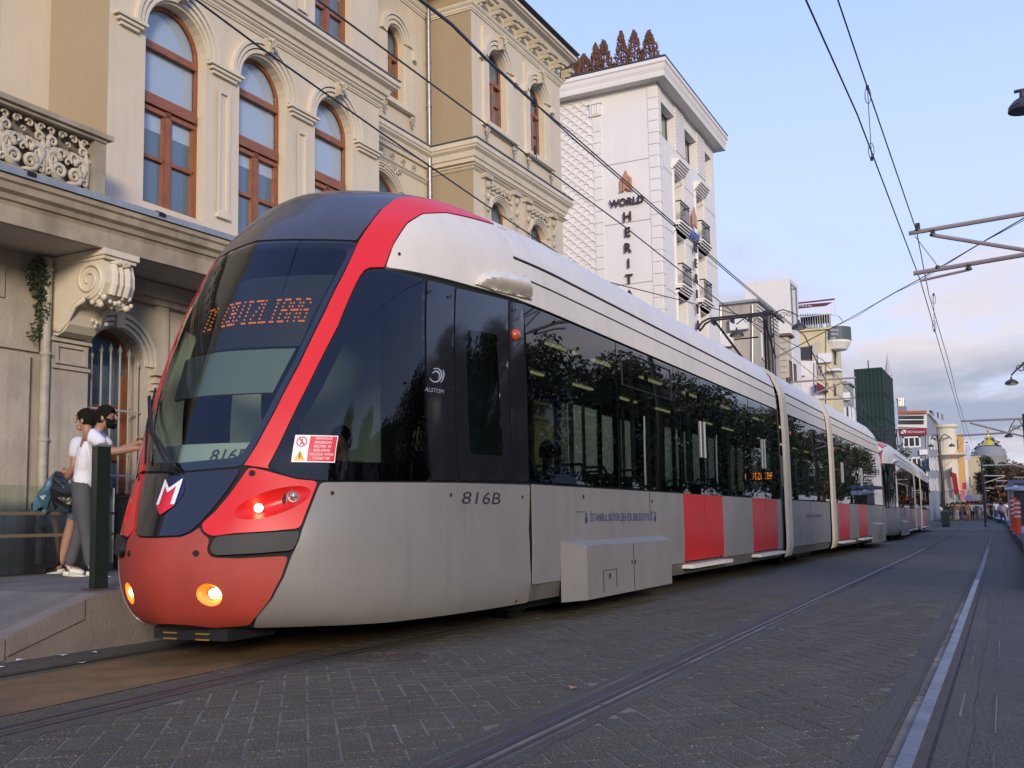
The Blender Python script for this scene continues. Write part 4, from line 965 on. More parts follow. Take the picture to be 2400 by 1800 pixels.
# block 2
U2 = [(11.06, 11.92), (13.08, 13.90)]; L2 = [(11.12, 11.92), (13.06, 13.88)]
mb = MB(); mb.wall([(B2a, 4.2), (B2b, 4.2), (B2b, 12.7), (B2a, 12.7)], [arch(a, b, 9.66, 11.12, 12, .30) for a, b in U2]+[arch(a, b, 5.9, 7.72, 12, .26) for a, b in L2], PN(0), (-.2, 0, 0)); mb.build('wall', M_cr, pal)
for (a, b) in U2:
    win(pal, a, b, 9.66, 11.12, 0, .30, 'small', .14); archmold(pal, a, b, 11.14, 0, .28, .10, .30); keystone(pal, (a+b)/2, 11.60, .08, .20, .34)
    mb = MB(); mb.bb((0, a-.32, 9.50), (.14, b+.34, 9.60)); mb.bb((0, a-.26, 9.60), (.05, a-.02, 11.1)); mb.bb((0, b+.02, 9.60), (.05, b+.27, 11.1))
    mb.bb((0, a-.40, 10.98), (.12, a-.26, 11.14)); mb.bb((0, b+.26, 10.98), (.12, b+.42, 11.14)); mb.bb((0, a-.28, 11.1), (.06, a-.24, 11.75)); mb.build('window_surround', M_trim, pal)
    for s in (a-.22, b+.22): ornament(pal, [(.07, s, 9.38, .08, 1.3, 1), (.07, s, 9.26, .055, 1, -1)], 'sill_bracket')
for (a, b) in L2:
    win(pal, a, b, 5.9, 7.72, 0, .26, 'small', .14); archmold(pal, a, b, 7.74, 0, .12, .06, .26)
    mb = MB()
    for s in (a-.28, b+.28):
        mb.bb((0, s-.11, 6.4), (.06, s+.11, 8.34)); mb.bb((0, s-.16, 8.30), (.14, s+.16, 8.40))
        for k in range(6): mb.ball((.08, s, 8.18-k*.26), .07-.004*k, 8, 0, (1, .9, 1.2))
    mb.bb((0, a-.2, 8.06), (.03, b+.2, 8.09)); mb.build('bracket_pilaster', M_orn, pal)
    ornament(pal, [(.01, (a+b)/2+.10*k, 8.19+.035*((k+8) % 2), .07, 1.2, 1 if k > 0 else -1) for k in range(-4, 5)])
ledge(B2a, B2b, 8.40, 0, .10, .08, pal, 'string_course', wrap0=1.0, wrap1=.6); ledge(B2a, B2b, 8.55, 0, .22, .42, pal, 'cornice', wrap0=1.0, wrap1=.6); ledge(B2a, B2b, 8.97, 0, .24, .03, pal, 'flashing', M_lead, wrap0=1.0, wrap1=.6)
for a, b, n0, w0, w1 in ((B2a, B2b, 0, 1.0, 1.2), (B1b, B2a, RD, None, None), (B1a, B1b, 0, 1.1, 1.1)):
    ledge(a, b, 11.92, n0, .09, .18, pal, 'string_course', wrap0=w0, wrap1=w1); ledge(a, b, 12.42, n0, .36, .34, pal, 'cornice', wrap0=w0, wrap1=w1); ledge(a, b, 12.76, n0, .42, .10, pal, 'roof_edge', M_roofd, wrap0=w0, wrap1=w1)
cb = MB(); cb.bb((0, -.07, 0), (.30, .07, .10)); cb.bb((0, -.06, -.10), (.20, .06, 0)); cb.ball((.20, 0, -.03), .055, 8); cb.ball((.06, 0, -.12), .05, 8); cbm = cb.mesh('corbel', M_orn)
for s in [B2a+.35+k*.62 for k in range(8)]: put('corbel', cbm, pal, loc=(0, s, 12.30))
mb = MB(); mb.bb((-9, B1a, 12.7), (0, B2b, 12.74)); mb.build('roof', M_roofd, pal)
# down-pipes
def dpipe(s, n, z0, z1, m, r=.055, step=1.0):
    mb = MB(); mb.tube([(n, s, z0), (n, s, z1)], r, 10)
    z = z0+.4
    while z < z1: mb.lathe((n, s, z), [(r+.008, 0), (r+.014, .02), (r+.008, .04)], 10); z += step
    return mb.build('downpipe', m, pal, smooth=True)
dpipe(-.10, -1.0, 4.75, 12.6, M_zinc); dpipe(10.22, -1.0, 4.5, 12.2, M_zinc)
dpipe(.02, .10, .55, 4.1, mat('cream_painted_pipe', (.42, .38, .30), .6, noise=.4, streak=.5), .055)
# --- balcony slab, gutter and balustrade
def nl(s): return .97+.055*s
def slab(prof, name, m, s0=-9., s1=16.):
    path = [((nl(max(min(s, 3), -2)) if True else 0, s, 0), (1, 0, 0)) for s in (s0, -2, 0, 2, 3, s1)]
    return MB().sweep(prof, path).build(name, m, pal)
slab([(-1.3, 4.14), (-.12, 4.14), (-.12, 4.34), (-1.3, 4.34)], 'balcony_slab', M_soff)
slab([(-.12, 4.13), (-.05, 4.13), (-.05, 4.32), (-.03, 4.36), (.00, 4.37), (.02, 4.42), (.07, 4.45), (.08, 4.52), (.11, 4.54), (.11, 4.60), (-.12, 4.62)], 'balcony_cornice', M_ledge)
slab([(-1.3, 4.62), (.10, 4.62), (.14, 4.60), (.15, 4.67), (.10, 4.685), (-1.3, 4.72)], 'gutter_flashing', M_lead)
mb = MB()
for s in (-.95, .75, 2.2): mb.bb((nl(s)+.12, s-.05, 4.63), (nl(s)+.16, s+.05, 4.67)); mb.tube([(nl(s)+.10, s-.06, 4.68), (nl(s)+.10, s+.06, 4.68)], .02, 6)
mb.build('gutter_clip', M_seam, pal)
mb = MB(); mb.tube([(.62, .25, 4.80), (.55, .6, 4.86), (.5, .75, 4.73), (.3, 1.2, 4.74), (.8, 1.7, 4.69)], .010, 5); mb.tube([(.65, .1, 4.74), (.45, .9, 4.73), (.85, 1.8, 4.70)], .02, 5); mb.build('loose_cable', M_seam, pal)
mb = MB(); mb.bb((.50, -5, 5.46), (.72, .30, 5.50)); mb.bb((.46, -5, 5.50), (.76, .36, 5.56)); mb.bb((.52, .14, 4.74), (.70, .30, 5.46)); mb.bb((.53, -5, 4.72), (.69, .16, 4.84)); mb.build('balustrade_rail', M_ledge, pal)
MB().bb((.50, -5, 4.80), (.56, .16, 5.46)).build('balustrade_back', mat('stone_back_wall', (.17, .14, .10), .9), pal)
P_ = []
for c in (-.17, -.75, -1.33, -1.91):      # mirrored foliage scrolls, one group to each bay
    for h in (1, -1):
        P_ += [(.60, c+h*.10, 4.97, .085, 1.5, h), (.60, c+h*.19, 5.09, .095, 1.4, -h), (.60, c+h*.08, 5.17, .06, 1.2, h), (.60, c+h*.20, 5.28, .06, 1.3, h), (.60, c+h*.08, 5.40, .05, 1.3, -h), (.60, c+h*.22, 5.40, .045, 1.2, h), (.60, c+h*.24, 4.92, .05, 1.2, -h), (.60, c+h*.26, 5.18, .05, 1, h)]
    P_ += [(.61, c, 5.10, .05, 1, 1), (.61, c, 5.30, .035, 1, -1)]
ornament(pal, P_, 'balustrade_scrollwork')
mb = MB()
for c in (-.17, -.75, -1.33, -1.91):
    for h in (1, -1):
        mb.tube([(.60, c+h*.02, 4.86), (.62, c+h*.16, 4.90), (.62, c+h*.24, 5.05), (.62, c+h*.18, 5.2), (.61, c+h*.05, 5.24)], [.03, .04, .042, .036, .016], 6)
        mb.tube([(.60, c+h*.28, 4.86), (.62, c+h*.27, 5.1), (.61, c+h*.25, 5.3), (.60, c+h*.15, 5.44)], [.034, .038, .034, .018], 6)
    for k in range(5): a = -.8+.4*k; mb.tube([(.61, c, 5.14), (.63, c+sin(a)*.05, 5.14+cos(a)*.06), (.61, c+sin(a)*.09, 5.14+cos(a)*.12)], [.016, .016, .005], 5)
mb.build('balustrade_leaves', M_orn, pal, smooth='all', recalc=False)
# --- ground floor
GA = [(.68, 1.56), (2.35, 3.25), (4.1, 5.0)]
mb = MB(); mb.wall([(.62, .3), (9, .3), (9, 4.14), (.62, 4.14)], [arch(a, b, 1.35, 3.02, 14) for a, b in GA], PN(0), (-.30, 0, 0)); mb.build('wall', M_stone, pal)
mb = MB(); mb.bb((-.10, .10, .3), (.10, .62, 3.14)); mb.bb((-.10, .08, 3.14), (.14, .64, 3.18)); mb.bb((-.10, .12, 3.18), (.08, .60, 4.14)); mb.bb((-.10, .10, 2.82), (.13, .63, 2.86))
mb.wall([(.13, 2.88), (.59, 2.88), (.59, 3.12), (.13, 3.12)], [[(.18, 2.92), (.54, 2.92), (.54, 3.08), (.18, 3.08)]], PN(.13), (-.03, 0, 0)); mb.build('pier', M_stone, pal)
mb = MB(); mb.bb((-.5, -9, .3), (-.06, .10, 4.14)); mb.bb((-.06, -9, 3.0), (-.02, .02, 3.55)); mb.bb((-.06, -.62, .3), (.0, -.10, 2.95)); mb.build('wall', M_stone, pal)
mb = MB()      # stone joints of the lower wall: each block proud of a dark joint
blk = 0
for j, (z0, z1) in enumerate(((.46, .95), (.96, 1.45), (1.46, 1.95), (1.96, 2.45), (2.46, 2.95), (3.57, 4.10))):
    for k in range(-3, 1):
        s0 = -1.5+k*.72+(.36 if j % 2 else 0); s1 = s0+.71
        if s1 < -1.6: continue
        MB().bb((-.07, max(s0, -2.4), z0), (-.035, min(s1, -.01), z1)).build('stone_block', M_stone, pal) if s0 < -.1 else None
for a, b in GA:
    archmold(pal, a, b, 3.03, 0, .20, .06); w = (b-a)/2
    mb = MB(); x = -.28; mb.wall(arch(a, b, 1.35, 3.02), [arch(a+.05, b-.05, 1.40, 3.02)], PN(x+.04), (-.05, 0, 0)); mb.bb((x-.01, a, 2.40), (x+.05, b, 2.50)); mb.bb((x-.01, b-.14, 1.35), (x+.04, b-.05, 2.9)); mb.bb((x-.01, a, 1.80), (x+.05, b, 1.88)); w_ = mb.build('window', M_wood, pal)
    MB().prism(arch(a+.02, b-.02, 1.37, 3.02), PN(x-.02), (.01, 0, 0)).build('pane', M_pane, w_)
    g = MB()
    for k in range(6):
        s = a+.09+k*(b-a-.16)/5; zt = 2.98+sqrt(max(0, .36**2-(s-(a+b)/2)**2))*.45; g.tube([(-.02, s, 1.38), (-.02, s, zt)], .013, 6); g.lathe((-.02, s, zt), [(.012, 0), (.028, .05), (.001, .13)], 6)
    for z in (1.60, 2.42): g.bb((-.03, a-.02, z-.012), (-.01, b+.02, z+.012))
    g.build('window_grille', mat('grey_painted_iron', (.34, .33, .29), .5, noise=.3), w_)
    keystone(pal, (a+b)/2, 3.56, .02, .12, .24) if a > 1 else MB().bb((0, (a+b)/2-.06, 3.46), (.08, (a+b)/2+.07, 3.72)).build('keystone', M_trim, pal)
for s in (1.82, 3.65):
    mb = MB(); mb.bb((0, s-.10, .3), (.07, s+.10, 4.1)); mb.bb((0, s-.16, 2.72), (.12, s+.16, 2.76)); mb.bb((0, s-.14, 2.82), (.10, s+.14, 2.86)); mb.bb((0, s-.16, 2.92), (.13, s+.16, 2.98)); mb.build('pilaster', M_stone, pal)
mb = MB(); mb.bb((0, .62, 3.86), (.10, 9, 3.94)); mb.bb((0, .62, 3.94), (.17, 9, 4.13)); mb.build('frieze', M_stone, pal)
# big scroll console
prof = [(0, 4.13), (.90, 4.13), (.90, 4.05), (.86, 4.03), (.90, 3.98), (.93, 3.86), (.93, 3.74), (.88, 3.62), (.78, 3.55), (.68, 3.55), (.60, 3.60), (.52, 3.60), (.44, 3.54), (.38, 3.44), (.34, 3.32), (.26, 3.24), (.14, 3.20), (0, 3.24)]

mb = MB(); mb.prism(prof, lambda n, z: (n, .14, z), (0, .42, 0)); mb.bb((0, .10, 4.06), (.96, .60, 4.13)); mb.bb((0, .12, 4.02), (.93, .58, 4.06))
for s in (.26, .35, .44): mb.tube([(.91, s, 3.98), (.945, s, 3.86), (.945, s, 3.74), (.90, s, 3.62)], .035 if s == .35 else .045, 8)

cons = mb.build('console', M_trim, pal)
mb = MB()
for s in (.135, .565):
    K = 40; P_ = []; 
    for i in range(K+1):
        k = i/K; a = -pi*.5+k*2*pi*1.9; rr = .235*(1-.82*k); P_.append((.66+rr*cos(a), s, 3.80+rr*sin(a)*.95))
    mb.tube(P_, [.028*(1-.4*i/K) for i in range(K+1)], 6)
    mb.tube([(.60, s, 3.58), (.45, s, 3.52), (.33, s, 3.36), (.2, s, 3.25), (.06, s, 3.27)], [.03, .03, .028, .025, .02], 6)
r = random.Random(5)
for i in range(34): mb.ball((.80+r.uniform(-.12, .10), r.uniform(.12, .58), 3.56+r.uniform(-.06, .05)), r.uniform(.022, .04), 6)
for i in range(16): mb.ball((.36+r.uniform(-.14, .14), r.uniform(.14, .56), 3.38+r.uniform(-.1, .06)), r.uniform(.02, .035), 6)
for k in range(5): a = -1.2+.6*k; mb.tube([(.93, .35, 3.97), (.97, .35+sin(a)*.08, 3.97+cos(a)*.05), (.93, .35+sin(a)*.16, 3.97+cos(a)*.03)], [.03, .03, .01], 6)
mb.build('carved_scrolls', M_trim, cons, smooth='all', recalc=False)
# ivy on the pipe
def leafcloud(name, m, centre, rad, n, size, parent=None, seed=1, kind=None, mb=None, m2=None):
    r = random.Random(seed); q = mb or MB()
    for i in range(n):
        while True:
            p = Vector((r.uniform(-1, 1), r.uniform(-1, 1), r.uniform(-1, 1)))
            if p.length < 1: break
        p = Vector((centre[0]+p.x*rad[0], centre[1]+p.y*rad[1], centre[2]+p.z*rad[2])); s = size*r.uniform(.6, 1.3)
        a = Vector((r.gauss(0, 1), r.gauss(0, 1), r.gauss(0, 1))).normalized(); b = a.orthogonal().normalized(); c = a.cross(b)
        q.add([p-b*s, p+c*s*.6, p+b*s, p-c*s*.6], [(0, 1, 2, 3)], r.randint(0, 1) if m2 else 0)
    return q if mb else q.build(name, [m, m2] if m2 else m, parent, recalc=False, kind=kind)
M_ivy = mat('ivy_leaf', (.035, .055, .018), .6, noise=.4)
iv = MB(); leafcloud('', None, (.10, -.10, 3.85), (.10, .16, .26), 500, .025, mb=iv, seed=2); leafcloud('', None, (.10, -.04, 3.5), (.08, .10, .25), 300, .022, mb=iv, seed=3); leafcloud('', None, (.08, -.10, 3.2), (.06, .12, .12), 120, .02, mb=iv, seed=4)
ivo = iv.build('ivy', M_ivy, None, recalc=False); ivo.matrix_world = Matrix.Translation((-10.1, 8, 0)) @ Matrix.Rotation(-AL, 4, 'Z'); tag(ivo, 'dark trailing ivy clump growing down the cream drainpipe beside the carved console', 'ivy')
# flood light under the cornice
mb = MB(); mb.box((0, 0, 0), (.12, .16, .07), rot=Matrix.Rotation(.6, 3, 'Y')); mb.tube([(0, 0, .03), (-.10, 0, .16)], .012, 6)
fl = mb.build('floodlight', M_blkm); fl.location = pY(22, 488, 7.0); tag(fl, 'small black floodlight fixed under the stained ledge at the left edge', 'floodlight')
# glass barrier and cabinet by the wall
gb = empty('glass_barrier', (-9.62, 7.75, .44), -AL, 'low green tinted glass barrier with brown strips against the stone wall', 'barrier')
MB().bb((.0, -2.5, .10), (.012, .95, .98)).build('glass_panel', glass('green_barrier_glass', (.90, .95, .91), .0), gb)
for z in (.42, .66): MB().bb((-.01, -2.5, z), (.022, .95, z+.035)).build('strip', mat('brown_strip', (.16, .12, .07), .6), gb)
cbn = MB(); cbn.bb((-.34, -.3, 0), (.34, .3, .86)); cbn.bb((-.36, -.32, .86), (.36, .32, .90)); cbn.bb((-.36, -.28, .1), (-.345, .28, .8))
cb_ = cbn.build('cabinet', mat('charcoal_cabinet', (.028, .03, .032), .5, noise=.2)); cb_.location = (-9.35, 9.05, .44); cb_.rotation_euler = (0, 0, -.3); tag(cb_, 'charcoal grey box cabinet standing behind the dark green post', 'cabinet')
# square dark green post on the kerb
bo = empty('post', (-6.95, 6.16, .425), radians(-20), 'tall dark green square metal post at the kerb in front of two men', 'post')
M_dg = mat('dark_green_paint', (.008, .016, .012), .38, noise=.3, coat=.2)
mb = MB(); mb.bb((-.055, -.055, 0), (.055, .055, 1.20)); 
for x in (-.06, .055): mb.bb((x, -.06, .0), (x+.006, -.045, 1.2))
mb.build('shaft', M_dg, bo); mb = MB(); mb.bb((-.065, -.065, 1.20), (.065, .065, 1.215)); mb.lathe((0, 0, 1.215), [(.04, 0), (.03, .015), (.001, .022)], 10); mb.build('cap', M_zinc, bo)
MB().bb((-.12, -.10, 0), (.14, .10, .012)).build('base_plate', M_rust, bo)
for k, (x, y) in enumerate(((-6.48, 5.05), (-6.40, 5.35), (-6.30, 5.55), (-6.25, 4.75), (-5.9, 5.1))):
    l = MB(); l.add([(0, -.03, 0), (.04, 0, .006), (0, .03, .002), (-.03, 0, .008)], [(0, 1, 2, 3)]); o = l.build('paper_scrap', M_wprint); o.location = (x, y, .006); o.rotation_euler = (0, 0, k); tag(o, 'small white paper scrap lying on the road by the kerb ramp', 'litter', 'paper scraps by the kerb')
l = MB(); l.add([(0, -.03, 0), (.035, 0, .008), (0, .03, .003), (-.03, 0, .012)], [(0, 1, 2, 3)]); o = l.build('dry_leaf', mat('dry_leaf', (.35, .16, .07), .8)); o.location = pZ(1343, 1612, .01); tag(o, 'single dry orange leaf on the dark paving in the foreground', 'leaf')
# ================================================================== HOTEL
M_hot = mat('hotel_white_render', (.74, .70, .64), .8, noise=.07, nscale=1, bump=.05, streak=.06)
M_hgap = mat('render_joint', (.34, .32, .30), .9)
M_alu = mat('brown_window_frame', (.05, .035, .03), .5)
M_gl = mat('dark_facade_glass', (.09, .115, .12), .04, spec=.9, coat=.5)
M_copper = mat('copper_sign', (.55, .25, .13), .4, metal=.4)
M_sign = mat('dark_sign_letter', (.05, .022, .018), .5)
M_iron = mat('black_iron', (.02, .02, .022), .5)
HX, HY, HE = -10., 31.5, 38.55
hot = empty('hotel', (HX, HY, 0), 0, 'tall white hotel with fish scale relief side and lettered front beyond the cream palace', 'building')
hx = lambda y, z, n=0.: (n, y, z)            # front face (local x=0 plane)
hy = lambda x, z: (x, 0, z)                  # gable face, x local negative
ZT = 15.55
fh = [[(.30, 13.80), (1.95, 13.80), (1.95, 15.0), (.30, 15.0)], [(3.05, 13.80), (4.65, 13.80), (4.65, 15.0), (3.05, 15.0)], [(5.70, 13.80), (6.70, 13.80), (6.70, 15.0), (5.70, 15.0)]]
bal = []
for z in (11.2, 9.0, 6.8):
    for y0 in (1.55, 4.20): bal.append((y0, z))
holes = fh+[[(y0, z), (y0+1.05, z), (y0+1.05, z+1.72), (y0, z+1.72)] for y0, z in bal]
mb = MB(); mb.wall([(0, .3), (HE-HY, .3), (HE-HY, ZT), (0, ZT)], holes, lambda y, z: (0, y, z), (-.35, 0, 0)); mb.wall([(-8, .3), (0, .3), (0, ZT), (-8, ZT)], [], lambda x, z: (x, 0, z), (0, .1, 0))
mb.add([(0, HE-HY, .3), (-8, HE-HY, .3), (-8, HE-HY, ZT), (0, HE-HY, ZT)], [(0, 1, 2, 3)]); mb.add([(-8, 0, ZT), (0, 0, ZT), (0, HE-HY, ZT), (-8, HE-HY, ZT)], [(0, 1, 2, 3)]); mb.build('wall', M_hot, hot)
def hledge(z, out, h, name='cornice', prof=None):
    pr = prof or [(0, 0), (out*.3, 0), (out*.35, h*.3), (out*.75, h*.4), (out*.8, h*.6), (out, h*.65), (out, h*.96), (0, h)]
    MB().sweep(pr, [((-8, 0, z), (0, -1, 0)), ((0, 0, z), Vector((1, -1, 0))), ((0, HE-HY, z), Vector((1, 1, 0))), ((-8, HE-HY, z), (0, 1, 0))]).build(name, M_hot, hot)
hledge(15.50, .42, .62, prof=[(-.02, 0), (.40, 0), (.42, .12), (.38, .16), (.44, .30), (.46, .42), (.50, .46), (.50, .58), (-.02, .60)]); hledge(16.10, .30, .12, 'parapet'); 
MB().sweep([(.44, 0), (.50, 0), (.50, .05), (.44, .05)], [((-8, 0, 16.11), (0, -1, 0)), ((0, 0, 16.11), Vector((1, -1, 0))), ((0, HE-HY, 16.11), Vector((1, 1, 0)))]).build('roof_edge', M_roofd, hot)
for f_ in fh:
    (a, z0), (b, _), (_, z1), _ = f_; mb = MB(); mb.wall(f_, [[(a+.08, z0+.06), (b-.08, z0+.06), (b-.08, z1-.06), (a+.08, z1-.06)]], lambda y, z: (-.28, y, z), (-.05, 0, 0)); mb.bb((-.32, (a+b)/2-.04, z0), (-.27, (a+b)/2+.04, z1)); w_ = mb.build('window', M_alu, hot)
    MB().bb((-.31, a, z0), (-.305, b, z1)).build('pane', M_gl, w_)
mb = MB()      # rusticated piers of the top storey and quoins
for y0, y1 in ((.05, .28), (1.97, 3.03), (4.67, 5.68)):
    z = 13.80
    while z < 15.4: mb.bb((0, y0, z), (.035, y1, z+.105)); z += .125
mb.build('rustication', M_hot, hot, kind='stuff')
qm = {}
z = 7.0; k = 0
while z < 15.3:
    h = .40; MB().bb((-.32, -.03, z), (.0, 0, z+h-.02)).build('quoin', M_hot, hot); MB().bb((0, .0, z), (.03, .34, z+h-.02)).build('quoin', M_hot, hot)
    MB().bb((-2.30, -.03, z), (-2.0, 0, z+h-.02)).build('quoin', M_hot, hot) if z < 14.6 else None
    z += h
mb = MB(); mb.bb((-2.38, -.08, 14.75), (-1.98, 0, 15.2)); mb.bb((-2.42, -.12, 15.15), (-1.94, 0, 15.25))
for k in range(3): mb.tube([(-2.27+.09*k, -.09, 14.8), (-2.27+.09*k, -.09, 15.12)], .028, 6)
mb.build('pilaster_capital', M_hot, hot)
mb = MB()
for z in (12.93, 10.85, 8.75): mb.bb((-1.98, -.004, z), (-.34, 0, z+.03)); mb.bb((0, .36, z-.2), (.004, HE-HY, z-.17))
mb.build('render_joint', M_hgap, hot)
sca = MB()     # fish-scale relief
rw = 0; z = 6.9
while z < 15.3:
    x = -2.45-(.17 if rw % 2 else 0)
    while x > -4.6:
        P_ = [(x+.15*cos(a), z+.13*sin(a)) for a in [pi*k/5 for k in range(6)]]
        for (a, b) in zip(P_[:-1], P_[1:]): sca.bar((a[0], -.015, a[1]), (b[0], -.015, b[1]), .03, .04)
        x -= .34
    z += .155; rw += 1
sca.build('scale_relief', M_hot, hot, recalc=False, kind='stuff')
for y0, z in bal:
    w_ = MB(); w_.bb((-.34, y0, z), (-.28, y0+1.05, z+1.72)); w_ = w_.build('window', M_gl, hot)
    mb = MB()   # balcony hood and base
    for zz, up in ((z+1.80, 1), (z-.12, -1)):
        for k in range(5): mb.bb((0, y0-.16+.02*k, zz+up*(.07*k)-.03), (.06+.055*k if up > 0 else .26-.05*k, y0+1.21-.02*k, zz+up*(.07*k)+.04))
    mb.bb((0, y0-.10, z-.1), (.06, y0-.02, z+1.8)); mb.bb((0, y0+1.07, z-.1), (.06, y0+1.15, z+1.8)); mb.build('balcony_moulding', M_hot, hot)
    mb = MB(); 
    for k in range(9): mb.tube([(.22, y0+.05+k*.12, z-.05), (.22, y0+.05+k*.12, z+.62)], .011, 4)
    for zz in (z, z+.52, z+.64): mb.bb((.20, y0, zz), (.24, y0+1.06, zz+.03))
    for yy in (y0, y0+1.05): mb.bb((0, yy-.01, z+.62), (.24, yy+.02, z+.66))
    mb.build('railing', M_iron, hot)
G = Vector((HX, HY, 0))
def sgn(s_, xc, zb, size, parent, m, front=False, w=None, dep=.07):
    v, f = text2d(s_, size, align='LEFT', bold=.004); xs = [p[0] for p in v]; W_ = max(xs)-min(xs); k = (w/W_) if w else 1
    fn = (lambda a, b: (xc+(a-min(xs)-W_/2)*k, -.12, zb+b)) if not front else (lambda a, b: (.16, xc+(a-min(xs)-W_/2)*k, zb+b))
    ec = {}
    mb = MB(); A = [Vector(fn(*p)) for p in v]; d = Vector((0, dep, 0)) if not front else Vector((-dep, 0, 0)); n = len(A)
    for q in f:
        for i in range(len(q)): ec[(q[i], q[(i+1) % len(q)])] = 1
    mb.add(A+[a+d for a in A], list(f)+[(a, b, b+n, a+n) for a, b in ec if (b, a) not in ec]); return mb.build('sign_letters', m, parent, recalc=False)
sgn('WORLD', -1.14, 11.45, .34, hot, M_sign, w=1.22)
for k, ch in enumerate('HERITAGE'): sgn(ch, -1.13, 10.90-k*.532, .44, hot, M_sign)
sgn('WORLD', 3.55, 11.00, .34, hot, mat('blue_sign_letter', (.07, .12, .35), .4), True, w=1.0)
for k, ch in enumerate('HERITAGE'): sgn(ch, 3.55, 10.50-k*.56, .44, hot, M_sign, True)
def crest(fn, d):
    mb = MB()
    for pts in ([(-.10, .0), (-.10, .50), (0, .72), (.10, .50), (.10, .0), (0, .10)], [(-.28, -.02), (-.20, .02), (-.20, .42), (-.12, .50), (-.12, .02)], [(.28, -.02), (.20, .02), (.20, .42), (.12, .50), (.12, .02)]): mb.prism(pts, fn, d)
    return mb.build('sign_crest', M_copper, hot)
crest(lambda a, b: (-1.14+a, -.12, 11.92+b), (0, .06, 0)); crest(lambda a, b: (.16, 3.55+a, 11.45+b), (-.06, 0, 0))
# roof-top row of brown conifers
M_brn = mat('brown_conifer', (.20, .075, .035), .8, noise=.5, nscale=8); M_brn2 = mat('dark_conifer', (.09, .05, .035), .8)
M_bark = mat('tree_bark', (.08, .06, .045), .9, noise=.4)
for k, (u, v0, v1, lab) in enumerate(((1326, 150, 195, 'short bushy brown conifer at the left end of the hotel roof row'), (1348, 128, 178, 'brown conifer second from the left in the hotel roof row'), (1370, 128, 172, 'brown conifer third from left on the hotel roof'), (1398, 104, 164, 'tall narrow brown conifer left of centre on the hotel roof'), (1416, 96, 160, 'tall dense brown conifer in the middle of the hotel roof row'), (1458, 74, 152, 'tallest thin brown conifer with a gap on its left on the hotel roof'), (1488, 73, 146, 'tall brown conifer second from the right on the hotel roof'), (1523, 73, 136, 'brown conifer at the right end of the hotel roof row'))):
    a, b = pY(u, v0, HY+.35), pY(u, v1+8, HY+.35); H = a.z-b.z; t = empty('conifer', (b.x, b.y, b.z), 0, lab, 'tree', 'conifers along the hotel roof')
    mb = MB(); r = random.Random(k)
    for i in range(520):
        h = r.random()**1.15; rad = .42*(1-h)**.75*(.5+.5*r.random())*(.8 if k in (3, 5) else 1); an = r.uniform(0, 6.28); s = .05*r.uniform(.6, 1.4)
        c = Vector((rad*cos(an), rad*sin(an), h*H)); up = Vector((cos(an)*.5, sin(an)*.5, r.uniform(.4, 1.4))).normalized(); sd_ = up.orthogonal().normalized()
        mb.add([c-up*s*.6, c+sd_*s*.6, c+up*s*1.6, c-sd_*s*.6], [(0, 1, 2, 3)], r.randint(0, 1))
    mb.build('crown', [M_brn, M_brn2], t, recalc=False); MB().tube([(0, 0, -.2), (0, 0, H*.9)], [.03, .008], 5).build('trunk', M_bark, t)
pb = MB(); pb.bb((-13.6, HY+.15, 16.2), (-10.0, HY+.6, 16.45)); tag(pb.build('planter', mat('planter_stone', (.45, .42, .38), .8, noise=.3)), 'long pale stone planter along the hotel roof holding the conifers', 'planter')

# ================================================================== FARTHER BUILDINGS
def quad_wall(name, P, m, parent): mb = MB(); mb.add(P, [tuple(range(len(P)))]); return mb.build(name, m, parent)
def block(name, label, u0, u1, Y, u2, vtop, m, zb=0.2, X=-10., cat='building', cornice=None, mside=None, roofcol=None):
    """house with a gable facing us at y=Y between u0 and u1 and a street front back to u2"""
    P1 = pY(u1, vtop, Y); x1 = P1.x; zt = P1.z; x0 = pY(u0, vtop, Y).x; Y2 = pX(u2, 1100, x1).y
    e_ = empty(name, (x1, Y, 0), 0, label, cat); w = x1-x0; d = Y2-Y
    mb = MB(); mb.bb((-w, 0, zb), (0, d, zt)); mb.build('wall', mside or m, e_)
    mb = MB(); co = cornice if cornice is not None else .18
    mb.sweep([(0, 0), (co, .05), (co, .16), (0, .2)], [((-w, 0, zt-.14), (0, -1, 0)), ((0, 0, zt-.14), Vector((1, -1, 0))), ((0, d, zt-.14), (1, 0, 0))]); mb.bb((-w, 0, zt), (0, d, zt+.03)); mb.build('roof', roofcol or m, e_)
    return e_, x1, x0, Y2, zt
def wG(e_, Y, u0, v0, u1, v1, fr, gl, bars=(1, 0), t=.05, name='window'):
    """window on the gable from picture corners"""
    a, b = pY(u0, v1, Y), pY(u1, v0, Y); x0, x1, z0, z1 = a.x-e_.location.x, b.x-e_.location.x, a.z, b.z
    mb = MB(); mb.bb((x0, -.05, z0), (x0+t, 0, z1)); mb.bb((x1-t, -.05, z0), (x1, 0, z1)); mb.bb((x0, -.05, z1-t), (x1, -.002, z1)); mb.bb((x0, -.06, z0), (x1, -.002, z0+t))
    for k in range(1, bars[0]+1): x = x0+(x1-x0)*k/(bars[0]+1); mb.bb((x-t*.4, -.04, z0), (x+t*.4, -.002, z1))
    for k in range(1, bars[1]+1): z = z0+(z1-z0)*k/(bars[1]+1); mb.bb((x0, -.04, z-t*.4), (x1, -.002, z+t*.4))
    w_ = mb.build(name, fr, e_); MB().bb((x0+t, -.015, z0+t), (x1-t, -.01, z1-t)).build('pane', gl, w_); return w_
